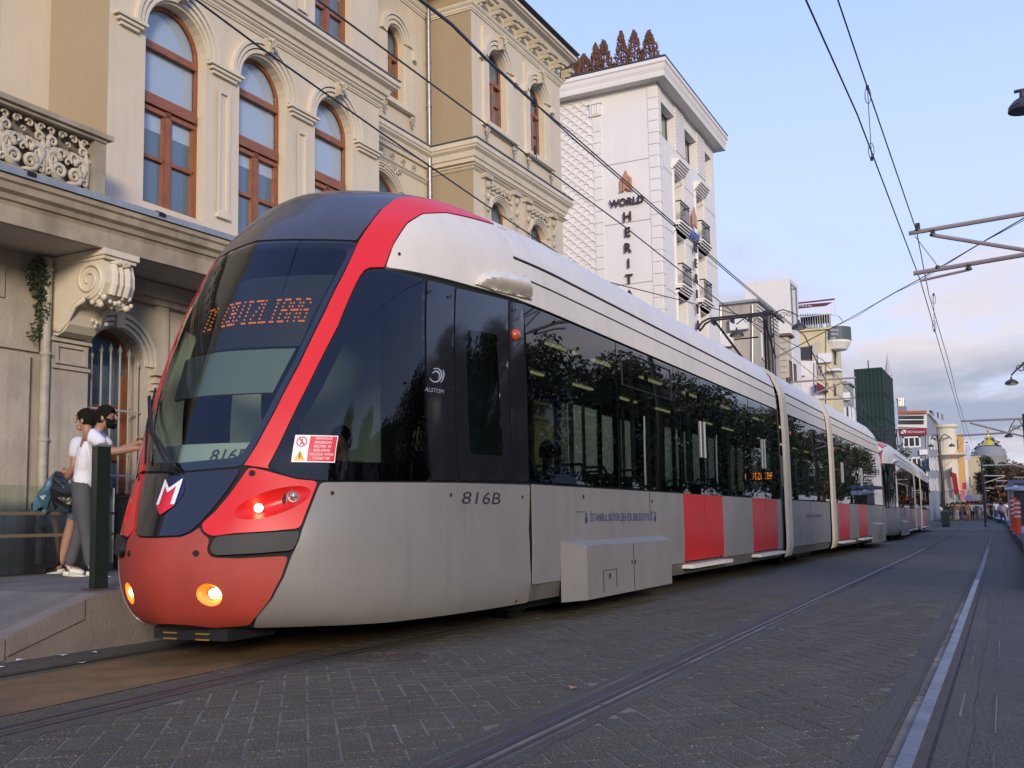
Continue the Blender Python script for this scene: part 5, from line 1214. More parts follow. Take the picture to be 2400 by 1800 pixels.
def wF(e_, u0, v0, u1, v1, fr, gl, bars=(1, 0), t=.07, name='window'):
    """window on the street front from picture corners (near top, far bottom)"""
    X = e_.location.x; a, b = pX(u0, v0, X), pX(u1, v0, X); y0, y1 = a.y-e_.location.y, b.y-e_.location.y; z1 = a.z; z0 = pX(u0, v1, X).z
    mb = MB(); mb.bb((0, y0, z0), (.05, y0+t, z1)); mb.bb((0, y1-t, z0), (.05, y1, z1)); mb.bb((.002, y0, z1-t), (.05, y1, z1)); mb.bb((.002, y0, z0), (.06, y1, z0+t))
    for k in range(1, bars[0]+1): y = y0+(y1-y0)*k/(bars[0]+1); mb.bb((.002, y-t*.4, z0), (.04, y+t*.4, z1))
    w_ = mb.build(name, fr, e_); MB().bb((.008, y0+t, z0+t), (.014, y1-t, z1-t)).build('pane', gl, w_); return w_
M_conc = mat('bare_concrete', (.46, .42, .35), .9, noise=.3, nscale=.5, streak=.4, bump=.1)
M_wht = mat('white_far_render', (.72, .68, .62), .8, noise=.08, streak=.12)
M_yel = mat('pale_yellow_render', (.66, .56, .34), .85, noise=.12, nscale=.5, streak=.2)
M_bei = mat('beige_block_wall', (.52, .47, .37), .85, noise=.1, streak=.2)
M_wfr = mat('white_window_frame', (.72, .71, .68), .6); M_brf = mat('brown_frame', (.12, .06, .04), .6)
M_far = mat('far_window_glass', (.05, .055, .06), .1, spec=.7)
# concrete house
e1, *_ = block('house', 'weathered grey concrete house with slatted eaves next to the white hotel', 1660, 1772, 44.5, 1840, 703, M_conc, roofcol=mat('zinc_roof', (.30, .30, .30), .6, noise=.3))
mb = MB(); d_ = pX(1838, 1100, e1.location.x).y-44.5; zt_ = pY(1772, 703, 44.5).z
for k in range(4): mb.bb((0, .0, zt_-.25-.18*k), (.05, d_, zt_-.17-.18*k))
mb.build('eaves_slat', M_wht, e1)
wF(e1, 1783, 775, 1796, 840, M_wfr, M_far, (1, 0)); 
MB().lathe((-2.6, 1, zt_+.55), [(.01, 0), (.45, .12), (.60, .25), (.62, .27)], 16, axis=Vector((.2, -1, .4))).tube([(-2.6, 1, zt_), (-2.6, 1, zt_+.5)], .04, 6).build('satellite_dish', M_wht, e1)
# white penthouse block with antenna frame
e2, x1_, x0_, Y2_, z2_ = block('tower_block', 'plain white roof block carrying antennas in a thin metal frame', 1766, 1869, 55.5, 1871, 672, M_wht, zb=6., cornice=.02)
mb = MB(); P_ = lambda u, v, Y=53.5: pY(u, v, Y)-e2.location
for a, b in (((1801, 664), (1801, 735)), ((1845, 658), (1845, 740)), ((1801, 664), (1845, 658)), ((1845, 658), (1865, 677)), ((1865, 677), (1869, 770)), ((1802, 685), (1865, 677)), ((1853, 669), (1858, 760)), ((1830, 656), (1831, 700))): mb.tube([P_(*a), P_(*b)], .045, 5)
mb.build('antenna_frame', M_steel, e2)
mb = MB(); c = P_(1837, 715, 54.6); mb.bb((c.x-.32, c.y-.2, c.z-1.0), (c.x+.12, c.y+.1, c.z+1.1)); c = P_(1818, 700, 54.6); mb.bb((c.x-.3, c.y-.2, c.z-.45), (c.x+.3, c.y+.2, c.z+.4)); c = P_(1853, 722, 54.6); mb.bb((c.x-.1, c.y-.1, c.z-.7), (c.x+.12, c.y+.1, c.z+.7)); mb.tube([P_(1829, 672, 54.6), P_(1829, 760, 54.6)], .07, 6); mb.build('antenna_panels', M_wfr, e2)
# awning sign
aw = empty('roof_awning', pY(1870, 715, 62), 0, 'dark red cafe awning sign sticking out over the roof terrace', 'awning'); P_ = lambda u, v, Y=62: pY(u, v, Y)-aw.location
M_maroon = mat('maroon_cloth', (.13, .015, .03), .7)
mb = MB(); mb.add([P_(1868, 709), P_(1957, 699), P_(1957, 703), P_(1868, 713), P_(1868, 709, 65), P_(1957, 699, 65), P_(1957, 703, 65), P_(1868, 713, 65)], [(0, 1, 2, 3), (7, 6, 5, 4), (0, 4, 5, 1), (3, 2, 6, 7)]); mb.add([P_(1868, 715), P_(1952, 708), P_(1936, 717), P_(1868, 724), P_(1868, 715, 62.2), P_(1952, 708, 62.2), P_(1936, 717, 62.2), P_(1868, 724, 62.2)], [(0, 1, 2, 3), (7, 6, 5, 4)]); mb.build('canopy', M_maroon, aw)
MB().tube([P_(1957, 702), P_(1958, 745)], .03, 5).build('support_pole', M_wfr, aw)
text_on('CAFE & SPA', lambda a, b: P_(1870+a, 719-b, 61.9), 'lettering', M_wfr, aw, 5.5, w=34)
# rusticated narrow house
e3, *_ = block('house', 'narrow cream house with banded stonework and a tiled eave', 1815, 1846, 51, 1868, 783, M_bei, roofcol=mat('brown_tiles', (.16, .10, .07), .8))
mb = MB(); 
for v in range(790, 960, 14): a, b = pY(1817, v, 51)-e3.location, pY(1845, v, 51)-e3.location; mb.bb((a.x, -.03, a.z-.02), (b.x, 0, a.z+.02))
mb.build('stone_band', M_hgap, e3)
for u in (1849, 1859): wF(e3, u, 845 if u < 1855 else 852, u+5, 893, M_brf, M_far, (0, 0))
# yellow corner building with the terrace cafe
Yy = 64.
e4, x4, x40, Y24, z4 = block('cafe_building', 'pale yellow corner building with roof terrace cafe and round corner sign', 1866, 1944, Yy, 1985, 768, M_yel)
P_ = lambda u, v, Y=Yy: pY(u, v, Y)-e4.location
def plate(name, pts, m, Y=Yy, d=.12, parent=None): mb = MB(); A = [P_(*p, Y) for p in pts]; mb.add(A+[a+Vector((0, d, 0)) for a in A], [tuple(range(len(A))), tuple(range(2*len(A)-1, len(A)-1, -1))]+[(i, i+len(A), (i+1) % len(A)+len(A), (i+1) % len(A)) for i in range(len(A))]); return mb.build(name, m, parent or e4)
plate('wall_panel', [(1868, 945), (1868, 845), (1912, 846), (1912, 960)], M_wht, Yy-.3, .3)
wG(e4, Yy-.35, 1870, 809, 1903, 846, M_brf, M_far, (0, 0), .09)
plate('window_shutter', [(1904, 806), (1920, 796), (1922, 850), (1904, 846)], M_bei, Yy-.2, .1)
mb = MB(); c0, c1 = P_(1942, 772), P_(1972, 800, Yy+.5)      # round corner with sign band
zc0, zc1 = P_(1944, 798).z, P_(1944, 760).z
mb.lathe((.15, .9, zc0-.5), [(.7, 0), (.95, .4), (.95, zc1-zc0+.2)], 20); mb.build('corner_turret', M_wht, e4)
mb = MB(); mb.lathe((.15, .9, zc0+.05), [(.99, 0), (.99, zc1-zc0-.2)], 20); mb.build('sign_band', mat('slate_sign', (.07, .085, .09), .6), e4)
for k, (tx, w) in enumerate((('KAPILONYA', 20), ('TERRACE', 19), ('CAFE', 13))): text_on(tx, lambda a, b, k=k: P_(1946+a, 776+k*9.5-b, Yy-.5), 'sign_text', M_wfr, e4, 8, w=w)
mb = MB()
for k in range(14): u = 1872+k*5.6; a = P_(u, 768, Yy+.1); mb.tube([a, a+Vector((0, 0, .9))], .02, 4)
a, b = P_(1872, 740, Yy+.1), P_(1950, 736, Yy+.1); mb.tube([a, b], .03, 5); mb.tube([P_(1937, 735), P_(1965, 740, Yy+2), P_(1975, 752, Yy+4)], .03, 5); mb.build('terrace_railing', M_wfr, e4)
plate('balcony', [(1940, 865), (1968, 862), (1970, 868), (1942, 869)], M_wfr, Yy-.6, 1.); plate('awning', [(1914, 895), (1930, 905), (1938, 916), (1914, 914)], M_maroon, Yy-1.0, .8)
wF(e4, 1952, 805, 1956, 850, M_brf, M_far, (0, 0)); wF(e4, 1953, 900, 1957, 925, M_brf, M_far, (0, 0)); wG(e4, Yy, 1907, 855, 1928, 885, M_wfr, M_far, (5, 0), .03, 'railing_window'); wG(e4, Yy, 1919, 944, 1927, 965, M_brf, M_bei, (0, 4), .04)
for k, (u, v) in enumerate(((1885, 752), (1893, 757), (1905, 752), (1916, 753), (1930, 750), (1936, 755))):
    c = pY(u, v+10, Yy+.6); h = 1.0; t = MB(); t.bb((-.25, -.25, .42), (.25, .25, .47)); t.bb((-.25, .2, .47), (.25, .25, .95)); [t.bb((x-.02, y-.02, 0), (x+.02, y+.02, .42)) for x in (-.22, .22) for y in (-.22, .22)]
    o = t.build('terrace_chair', mat('blue_chair', (.06, .09, .30), .6) if k in (1, 4) else M_iron); o.location = (c.x, c.y, z4+.03); tag(o, ('blue' if k in (1, 4) else 'black')+' terrace chair on the roof of the yellow cafe building', 'chair', ('blue' if k in (1, 4) else 'black')+' chairs on the cafe roof terrace')
# low grey building with awning between yellow house and the netting
e5, *_ = block('house', 'low grey house with pale vertical strips left of the green scaffold netting', 1972, 1988, 78, 2010, 897, mat('grey_render', (.30, .29, .29), .85, streak=.2))
for u in (1977, 1988, 1996): wF(e5, u, 950, u+4, 1010, M_wfr, M_wfr, (0, 1))
# building wrapped in green scaffold net
M_net = mat('green_scaffold_net', (.018, .042, .035), .85, noise=.35, nscale=.8, bump=.6, bscale=3, streak=.3)
e6, x6, x06, Y26, z6 = block('scaffolded_building', 'tall building wrapped completely in dark green scaffold netting', 2001, 2066, 93, 2104, 862, M_net, cornice=.03)
mb = MB(); dd = Y26-93
for k in range(1, 6): z = z6-k*2.2; mb.bb((x06-x6, -.06, z), (.0, -.02, z+.05)); mb.bb((.02, 0, z), (.06, dd, z+.05))
for k in range(7): x = (x06-x6)*k/7; mb.bb((x-.03, -.07, .3), (x+.03, -.03, z6-.1))
for k in range(7): mb.bb((.03, dd*k/7, .3), (.07, dd*k/7+.06, z6-.1))
mb.tube([(-1.2, 1, z6), (-1.2, 1, z6+.9)], .05, 5); mb.build('scaffold_tube', mat('net_fold', (.012, .030, .025), .9), e6)
# minaret
mi = empty('minaret', (pY(2083, 900, 150).x, 150, 0), 0, 'thin pale minaret spire rising behind the green netted building', 'minaret'); zt_ = pY(2082, 826, 150).z; zb_ = pY(2083, 872, 150).z
MB().lathe((0, 0, 0), [(.5, 0), (.5, zb_-.6), (.55, zb_-.5), (.10, zt_-.8), (.02, zt_)], 10).build('spire', mat('pale_lead', (.42, .38, .40), .7), mi)
# grey restaurant building
Yr = 118.
M_slate = mat('blue_grey_render', (.25, .27, .30), .8, noise=.08, streak=.1)
e7, x7, x70, Y27, z7 = block('restaurant_building', 'blue grey restaurant building with white framed windows and red sign band', 2104, 2173, Yr, 2202, 968, M_slate, cornice=.25, roofcol=M_wht)
P7 = lambda u, v, Y=Yr: pY(u, v, Y)-e7.location
def plate7(name, pts, m, Y=Yr, d=.1): 
    mb = MB(); A = [P7(*p, Y) for p in pts]; n = len(A); mb.add(A+[a+Vector((0, d, 0)) for a in A], [tuple(range(n)), tuple(range(2*n-1, n-1, -1))]+[(i, i+n, (i+1) % n+n, (i+1) % n) for i in range(n)]); return mb.build(name, m, e7)
plate7('top_storey', [(2104, 1000), (2104, 966), (2172, 966), (2172, 1003)], M_wht, Yr-.1, .1)
plate7('terrace_opening', [(2106, 994), (2106, 975), (2165, 974), (2165, 994)], M_far, Yr-.2, .1)
plate7('red_fascia', [(2104, 970), (2104, 964), (2170, 962), (2172, 968)], mat('brick_red_paint', (.40, .08, .05), .7), Yr-.5, .4)
plate7('terrace_rail', [(2106, 985), (2106, 983), (2166, 982.5), (2166, 984.5)], M_wfr, Yr-.4, .1)
M_rs = mat('dark_red_sign', (.22, .012, .03), .5)
plate7('sign_board', [(2106, 1020), (2106, 1005), (2171, 1003), (2172, 1019)], M_rs, Yr-.35, .15)
plate7('sign_box', [(2112, 1016), (2112, 1008), (2123, 1008), (2123, 1016)], M_wfr, Yr-.42, .06)
text_on('RESTAURANT', lambda a, b: P7(2127+a, 1014.5-b, Yr-.42), 'sign_text', M_wfr, e7, 6.5, w=41)
for (a, b, c, d) in ((2117, 1022, 2157, 1050), (2127, 1071, 2160, 1099), (2127, 1120, 2160, 1146)): wG(e7, Yr, a, b, c, d, M_wfr, M_far, (2, 0), .16)
for u in (2177, 2184, 2192):
    for v in (1020, 1071, 1120): wF(e7, u, v, u+5, v+30, M_wfr, M_far, (1, 0), .18)
mb = MB()
for k in range(4): mb.lathe(P7(2107+k*3.2, 955, Yr+2), [(.18, 0), (.18, .8), (.26, .8), (.26, 1.0)], 8)
mb.bb(tuple(P7(2104, 964, Yr+1)), tuple(P7(2126, 955, Yr+3))); mb.build('chimney', M_steel, e7)
for k, (u, v, w_, h_) in enumerate(((2178, 962, 6, 7), (2184, 964, 4, 10), (2196, 966, 3, 12), (2205, 970, 5, 12))): a, b = P7(u, v, Yr+8), P7(u+w_, v+h_, Yr+8); MB().bb((a.x, 8, b.z), (b.x, 9, a.z)).build('rooftop_unit', M_steel if k % 2 else M_iron, e7)
# cream curved house, orange house, pale house, long beige wall
Yc = 132.
e8, *_ = block('house', 'cream house with bowed front and balcony beyond the grey restaurant building', 2197, 2226, Yc, 2240, 1001, mat('ivory_render', (.60, .55, .44), .8, noise=.1), cornice=.4)
mb = MB(); c = pY(2216, 1000, Yc)-e8.location; mb.lathe((c.x, 0, .3), [(1.15, 0), (1.15, 3.4), (1.3, 3.5), (1.3, 3.7), (1.15, 3.8), (1.15, 7.6), (1.3, 7.7), (1.3, 7.9), (1.15, 8.), (1.15, c.z-.6), (1.4, c.z-.4), (1.4, c.z-.1), (.01, c.z)], 18); mb.build('bow_front', MATS['ivory_render'], e8)

for v in (1020, 1052, 1090, 1125): wG(e8, Yc, 2200, v, 2205, v+18, M_brf, M_far, (0, 0), .1)
for v in (1020, 1055, 1095): wF(e8, 2229, v, 2234, v+20, M_brf, M_far, (0, 0), .12)
c = pY(2216, 1068, Yc)-e8.location; MB().lathe((c.x, 0, c.z), [(1.2, -.5), (2.4, 0), (2.4, .15)], 16).build('balcony', M_trim, e8)
fl_ = MB(); a = pY(2228, 1105, Yc-2); fl_.add([(0, 0, 0), (.6, 0, -.3), (.8, .1, -3.2), (.25, 0, -2.7)], [(0, 1, 2, 3)]); fl_.add([(0, .04, 0), (.6, .04, -.3), (.8, .14, -3.2), (.25, .04, -2.7)], [(3, 2, 1, 0)]); o = fl_.build('flag', mat('red_cloth', (.30, .01, .02), .8)); o.location = a; tag(o, 'long hanging red and pale flag on the cream house at street end', 'flag')
e9, *_ = block('house', 'orange rendered house with a narrow tall bay at the end of the street', 2232, 2256, 140, 2262, 1018, mat('orange_render', (.60, .34, .12), .8, noise=.12), cornice=.3)
for v in (1030, 1060, 1112): wG(e9, 140, 2236, v, 2245, v+24, M_brf, M_far, (1, 0), .12)
e9b, *_ = block('house', 'narrow pale house with a pink banner at the end of the street', 2247, 2264, 146, 2270, 1034, M_wht, cornice=.2)
a, b = pY(2247, 1097, 145.7)-e9b.location, pY(2257, 1066, 145.7)-e9b.location; MB().bb((a.x, a.y, a.z), (b.x, a.y+.1, b.z)).build('banner', mat('pink_banner', (.60, .16, .18), .7), e9b)
a, b = pY(2263, 1077, 143)-e9b.location, pY(2273, 1042, 143)-e9b.location; MB().bb((a.x, a.y, a.z), (b.x, a.y+.2, b.z)).build('hanging_sign', mat('blue_white_sign', (.45, .50, .62), .6), e9b)
e10, *_ = block('long_wall_building', 'plain beige windowless building closing the view at the end of the street', 2258, 2303, 150, 2305, 1069, mat('sand_render', (.50, .43, .27), .85, noise=.15, nscale=.4, streak=.2), cornice=.05)
for (u, v) in ((2268, 1115), (2271, 1118), (2290, 1140)): wG(e10, 150, u, v, u+2.5, v+20, M_brf, M_far, (0, 0), .1)
a, b = pY(2272, 1172, 148)-e10.location, pY(2296, 1159, 148)-e10.location; MB().bb((a.x, a.y, a.z), (b.x, a.y+.1, b.z)).build('shop_sign', M_wfr, e10)
for k, (u0, v0, u1, v1, c) in enumerate(((2247, 1176, 2262, 1192, (.60, .22, .03)), (2240, 1158, 2254, 1174, (.12, .25, .16)), (2262, 1168, 2276, 1182, (.45, .03, .05)), (2255, 1130, 2264, 1142, (.50, .03, .03)), (2251, 1148, 2261, 1168, (.62, .18, .20)), (2262, 1160, 2275, 1170, (.22, .16, .30)))):
    a, b = pY(u0, v1, 126), pY(u1, v0, 126); mb = MB(); x, z = b.x-a.x, b.z-a.z; mb.add([(0, 0, 0), (x, 0, 0), (x, 1.2, z), (0, 1.2, z), (0, 0, -.25), (x, 0, -.25)], [(0, 1, 2, 3), (4, 5, 1, 0)])
    nm = ('orange', 'green', 'crimson', 'red', 'pink', 'purple')[k]; o = mb.build('shop_awning', mat(nm+'_awning', c, .7)); o.location = a; tag(o, nm+' shop awning above the crowd at the end of the street', 'awning')
# dome
dm = empty('mosque_dome', (pY(2321, 1100, 185).x, 185, 0), 0, 'wide grey lead dome topped by a gold finial behind the end of the street', 'dome'); s_ = 185*.00047
za, zb_ = pY(2321, 1042, 185).z, pY(2321, 1070, 185).z; wr = (pY(2361, 1068, 185).x-pY(2281, 1068, 185).x)/2
MB().lathe((0, 0, 0), [(wr*1.0, 1), (wr*1.0, zb_-.3), (wr*1.03, zb_), (wr*.93, zb_+(za-zb_)*.42), (wr*.72, zb_+(za-zb_)*.75), (wr*.40, za-.25), (.01, za)], 32).build('dome', mat('lead_dome', (.21, .21, .21), .7, noise=.1), dm, smooth=25)
mb = MB(); mb.lathe((0, 0, za-.1), [(.9, 0), (.75, .5), (.35, .9), (.55, 1.2), (.18, 1.5), (.10, 2.3), (.2, 2.5), (.02, 3.3)], 12); mb.build('finial', mat('gilded_metal', (.75, .52, .08), .3, metal=.7), dm, smooth=True)

# air conditioners, pipes and small clutter on the far walls
acm = MB(); acm.bb((-.4, -.3, -.28), (.4, 0, .28)); acm.lathe((0, -.305, 0), [(.20, 0), (.20, .01)], 12, axis=Vector((0, -1, 0))); acm = acm.mesh('air_conditioner', M_wfr)
for e_, Yq, u, v in ((e1, 44.5, 1700, 800), (e1, 44.5, 1735, 760), (e4, Yy-.3, 1872, 872), (e4, Yy, 1915, 925), (e4, Yy, 1935, 840), (e7, Yr, 2165, 1060), (e7, Yr, 2165, 1110), (e5, 78, 1980, 930)):
    p_ = pY(u, v, Yq)-e_.location; put('air_conditioner', acm, e_, loc=(p_.x, p_.y-.02, p_.z))
for e_, Yq, u, v0, v1 in ((e1, 44.5, 1764, 715, 880), (e1, 44.5, 1690, 720, 880), (e4, Yy, 1938, 775, 960), (e4, Yy-.3, 1910, 850, 960), (e7, Yr, 2171, 1022, 1160)):
    a_, b_ = pY(u, v0, Yq)-e_.location, pY(u, v1, Yq)-e_.location; MB().tube([a_-Vector((0, .06, 0)), b_-Vector((0, .06, 0))], .05, 6).build('drainpipe', M_steel, e_)
# ================================================================== TREES
def tree(name, label, loc, H, rad, n, leaf, mats, seed, group=None, trunk=.3, cz=.62, flat=1., clumps=14, category='tree'):
    t = empty(name, loc, 0, label, category, group); r = random.Random(seed); mb = MB()
    cl = []
    for i in range(clumps):
        a = r.uniform(0, 6.28); h = r.uniform(-.9, 1); rr = rad*sqrt(max(0, 1-h*h))*r.uniform(.2, .8); cl.append((Vector((rr*cos(a), rr*sin(a), H*cz+h*H*(1-cz)*.85)), rad*r.uniform(.28, .48)))
    for i in range(n):
        c, cr_ = cl[r.randrange(len(cl))]; d = Vector((r.gauss(0, 1), r.gauss(0, 1), r.gauss(0, 1)*flat)).normalized()*cr_*r.random()**.4; p = c+d
        s = leaf*r.uniform(.6, 1.4); a = Vector((r.gauss(0, 1), r.gauss(0, 1), r.gauss(0, 1))).normalized(); b = a.orthogonal().normalized(); e_ = a.cross(b)
        mb.add([p-b*s, p+e_*s*.6, p+b*s, p-e_*s*.6], [(0, 1, 2, 3)], r.randrange(len(mats)))
    mb.build('crown', mats, t, recalc=False)
    mb = MB(); top = H*cz; mb.tube([(0, 0, -.1), (.05*H*.1, 0, top*.5), (0, 0, top)], [trunk, trunk*.75, trunk*.35], 8)
    for c, cr_ in cl[:8]: mb.tube([(0, 0, top*.6), ((c.x)*.5, c.y*.5, (top*.6+c.z)/2+.2), tuple(c)], [trunk*.35, trunk*.2, trunk*.08], 5)
    mb.build('trunk', M_bark, t); return t
G1 = mat('plane_leaf_dark', (.040, .060, .022), .6, noise=.3); G2 = mat('plane_leaf', (.070, .095, .035), .6, noise=.3); G3 = mat('plane_leaf_yellow', (.14, .12, .04), .6)
B1_ = mat('autumn_leaf', (.13, .065, .03), .7, noise=.3); B2_ = mat('autumn_leaf_dark', (.06, .04, .022), .7); D1 = mat('cypress_leaf', (.018, .026, .014), .7)
def at(u, v, Y): p = pY(u, v, Y); return (p.x, p.y, gz(Y))
def hgt(u, v, Y): return pY(u, v, Y).z-gz(Y)
tree('broadleaf_tree', 'olive green tree crown rising behind the grey lead dome', at(2320, 1100, 205), hgt(2325, 1024, 205)*.95, 3.0, 3200, .22, [G1, B2_], 11, clumps=22, cz=.8)
tree('dark_tree', 'near black conical evergreen tree right of the beige end wall', at(2313, 1100, 140), hgt(2315, 1066, 140), 1.7, 3600, .16, [D1, D1, G1], 12, cz=.5, flat=1.6, clumps=26)
tree('autumn_tree', 'rusty brown autumn tree in front of the dome at street end', at(2338, 1100, 150), hgt(2350, 1085, 150), 3.6, 4200, .20, [B1_, B2_], 13, cz=.55, clumps=26)
tree('autumn_tree', 'reddish brown autumn tree at the right edge of the picture', at(2392, 1100, 138), hgt(2395, 1078, 138), 4.0, 4200, .20, [B1_, B2_, B1_], 14, cz=.55, clumps=26)
tree('autumn_tree', 'dark brown broad tree between the dome and the tram shelter', at(2365, 1100, 160), hgt(2365, 1105, 160), 4.5, 3600, .22, [B2_, G1, B1_], 15, cz=.5, clumps=26)
tree('small_tree', 'small dark green tree between the netted building and the restaurant', at(2113, 1100, 112), hgt(2115, 1040, 112), 2.6, 2200, .16, [D1, G1], 16, cz=.65)
# trees and houses across the street, outside the frame: what the windows mirror
tr0 = tree('plane_tree', 'leafy plane tree across the street mirrored in the tram windows', (11.0, 22.0, 0), 9.6, 3.1, 9500, .115, [G1, G2, G3], 21, 'plane trees across the street', clumps=22)
for x, y, s, rz in ((10.5, 16.5, .80, 1), (11.5, 27.5, 1.05, 2), (10.6, 33, .95, 3), (12, 42, 1.1, 4), (11, 52, 1, 5), (12, 64, 1.05, 6), (10.2, 12.5, .62, 0), (12.5, 9.0, .80, 2.5), (9.5, 3, .9, 1), (-6, -20, 1., 3), (-14, -24, 1.1, 3), (9.5, 46, 1.05, 2), (9, 58, 1.1, 1), (9.4, 70, 1, 4), (8.8, 78, 1.1, 3), (9, 88, 1, 5), (8.5, 99, 1.05, 1), (8, 112, 1, 2)):
    t = copy_tree(tr0); t['label'] = 'leafy plane tree '+('behind the photographer' if y < 0 else 'beside the tram stop' if y > 40 else 'on the pavement across the street')+', seen only in the window reflections'; t.location = (x, y, 0); t.scale = (s, s, s); t.rotation_euler.z = rz
def ophouse(label, x, y0, y1, H, m, seed):
    e_ = empty('house', (x, y0, 0), 0, label, 'building'); mb = MB(); holes = []; w = 1.2; zz = 1.2
    while zz+1.7 < H-.8:
        y = .9
        while y+w < (y1-y0)-.5: holes.append([(y, zz), (y+w, zz), (y+w, zz+1.8), (y, zz+1.8)]); y += 2.3
        zz += 3.0
    mb.wall([(0, 0), (y1-y0, 0), (y1-y0, H), (0, H)], holes, lambda a, b: (0, a, b), (.25, 0, 0)); mb.bb((.3, 0, 0), (9, y1-y0, H)); mb.build('wall', m, e_)
    MB().bb((-.3, -.1, H), (9.2, y1-y0+.1, H+.35)).build('roof', M_trim, e_)
    for h in holes[:60]: MB().bb((.18, h[0][0], h[0][1]), (.22, h[1][0], h[2][1])).build('window', M_far, e_)
ophouse('cream four storey house across the street reflected in the tram glass', 21, 30, 44, 10.5, M_bei, 1)
ophouse('grey stone house across the street opposite the palace', 24, 4, 24, 8.5, M_conc, 2)
ophouse('white town house across the street farther along', 20, 50, 66, 11, M_wht, 3)

# ================================================================== OVERHEAD LINE
M_wire = mat('overhead_wire', (.018, .018, .022), .5); M_arm = mat('painted_steel_arm', (.34, .27, .25), .5, noise=.2); M_mast = mat('brown_black_mast', (.030, .024, .024), .5, noise=.3)
def wire(label, pts, r=.009, name='overhead_wire', group=None, m=None, mb=None):
    q = MB(); q.tube(pts, r, 5); return tag(q.build(name, m or M_wire), label, 'wire', group)
cw2 = [pZ(1889-28*3, -195, 4.80), pZ(1889, 0, 4.82), pZ(2010, 270, 4.82), pZ(2157, 657, 4.72), pZ(2227.5, 898, 4.8), pZ(2253, 987, 4.85), pZ(2263, 1023, 5.0), (-4.6, 85, 5.0), (-8, 125, 5.6)]
cw2 = [Vector(p) for p in cw2]
wire('lower contact wire hanging above the empty right hand track', cw2, .008)
P4 = pY(2148, 541, 15.8); ms2 = [pZ(1964-30, -80, 5.52), pZ(1964, 0, 5.52), pZ(2033, 205, 5.45), P4, pY(2177, 690, 21), pY(2224, 850, 30), pY(2242, 927, 38), pY(2260, 985, 48), pY(2280, 1048, 75), (-7.5, 125, 6.4)]
wire('upper supporting wire above the empty right hand track', ms2, .008)
def dropper(a, b, lab):
    q = MB(); a, b = Vector(a), Vector(b); q.tube([a, b], .004, 4); n = 10
    for c, s in ((a, -1), (b, 1)): q.tube([c+Vector((.03*sin(t*2*pi/n)*1, 0, s*.09*(1-cos(t*2*pi/n)))) for t in range(n+1)], .004, 4); q.box(c, (.03, .03, .04))
    tag(q.build('dropper_wire', M_wire), lab, 'wire', 'droppers between the overhead wires')
dropper(pZ(2033, 205, 5.45), pZ(2043, 372, 4.80), 'long vertical dropper with looped ends high above the right track')
dropper(pY(2188, 690, 19), pY(2190, 775, 19), 'thin dropper wire below the cantilever arm')
def arc_px(L, Yf): return [pY(u, v, Yf(u)) for u, v in L]
wA = [pX(380, -55, -5.0), pX(460, 0, -5.1), pX(600, 104, -5.15), pX(886, 306, -5.2), pX(1135, 478, -5.2), pX(1320, 602, -5.2), pX(1395, 653, -5.2)]
wA += [Vector((-5.22, 22, 5.38)), Vector((-5.25, 40, 4.9)), Vector((-7.0, 72, 5.0)), Vector((-9.5, 130, 5.6))]
wire('contact wire running just above the roof of the near tram', wA, .009)
wB = [pX(700, -35, -5.1), pX(744, 0, -5.2), pX(998, 187, -5.2), pX(1135, 288, -5.2), pX(1280, 396, -5.2), pX(1461, 529, -5.2), pX(1720, 733, -5.2), Vector((-5.3, 33, 5.9)), Vector((-5.5, 41, 5.6)), Vector((-7.3, 72, 6.1)), Vector((-9.6, 130, 6.8))]
wire('supporting wire slanting down past the palace windows above the tram', wB, .010)
wC = [pX(940, -38, -5.2), pX(985, 0, -5.2), pX(1058, 57, -5.2), pX(1135, 134, -5.25), pX(1252, 241, -5.3)]
wD = [pX(1252, 241, -5.3), pX(1340, 318, -5.3), pX(1550, 501, -5.4), pX(1720, 649, -5.5), pX(1800, 716, -5.6), Vector((-6, 34, 6.9)), Vector((-6.6, 42, 6.2))]
wire('thick twisted feeder cable crossing in front of the palace', wC, .020); q = MB()
for k in (0, 1): q.tube([p+Vector((.0, 0, .025*(k*2-1)*min(1, i))) for i, p in enumerate(wD)], .011, 5)
tag(q.build('feeder_cable', M_wire), 'pair of feeder cables sagging across the hotel wall', 'wire')
q = MB(); c = pX(1252, 241, -5.3); q.tube([c+Vector((.03*sin(t*.9), 0, .05*cos(t*.9))) for t in range(9)], .012, 5); q.tube([c, pX(1258, 330, -5.3), pX(1257, 372, -5.3)], .006, 4); q.ball(pX(1254, 352, -5.3), .05, 6, 0, (.5, .5, 1.4)); tag(q.build('cable_clamp', M_wire), 'knotted cable clamp with a hanging loop in front of the palace window', 'clamp')
# cross-street span wire
sp = [(2440, 486, 15.8), (2400, 511, 16.5), (2312, 562, 17.8), (2267, 588.6, 18.8), (2154, 655, 21.5), (2100, 684, 23), (2050, 713, 25), (2012, 735, 26), (1966, 760, 27.5), (1862, 815, 31), (1809, 841, 33)]
q = MB(); q.tube([pY(*p) for p in sp], .010, 5); q.tube([pY(u, v+(5 if i % 3 == 1 else 1), y) for i, (u, v, y) in enumerate(sp)], .006, 4); tag(q.build('span_wire', M_wire), 'sagging twisted span wire crossing the street from right mast to lamp post', 'wire')
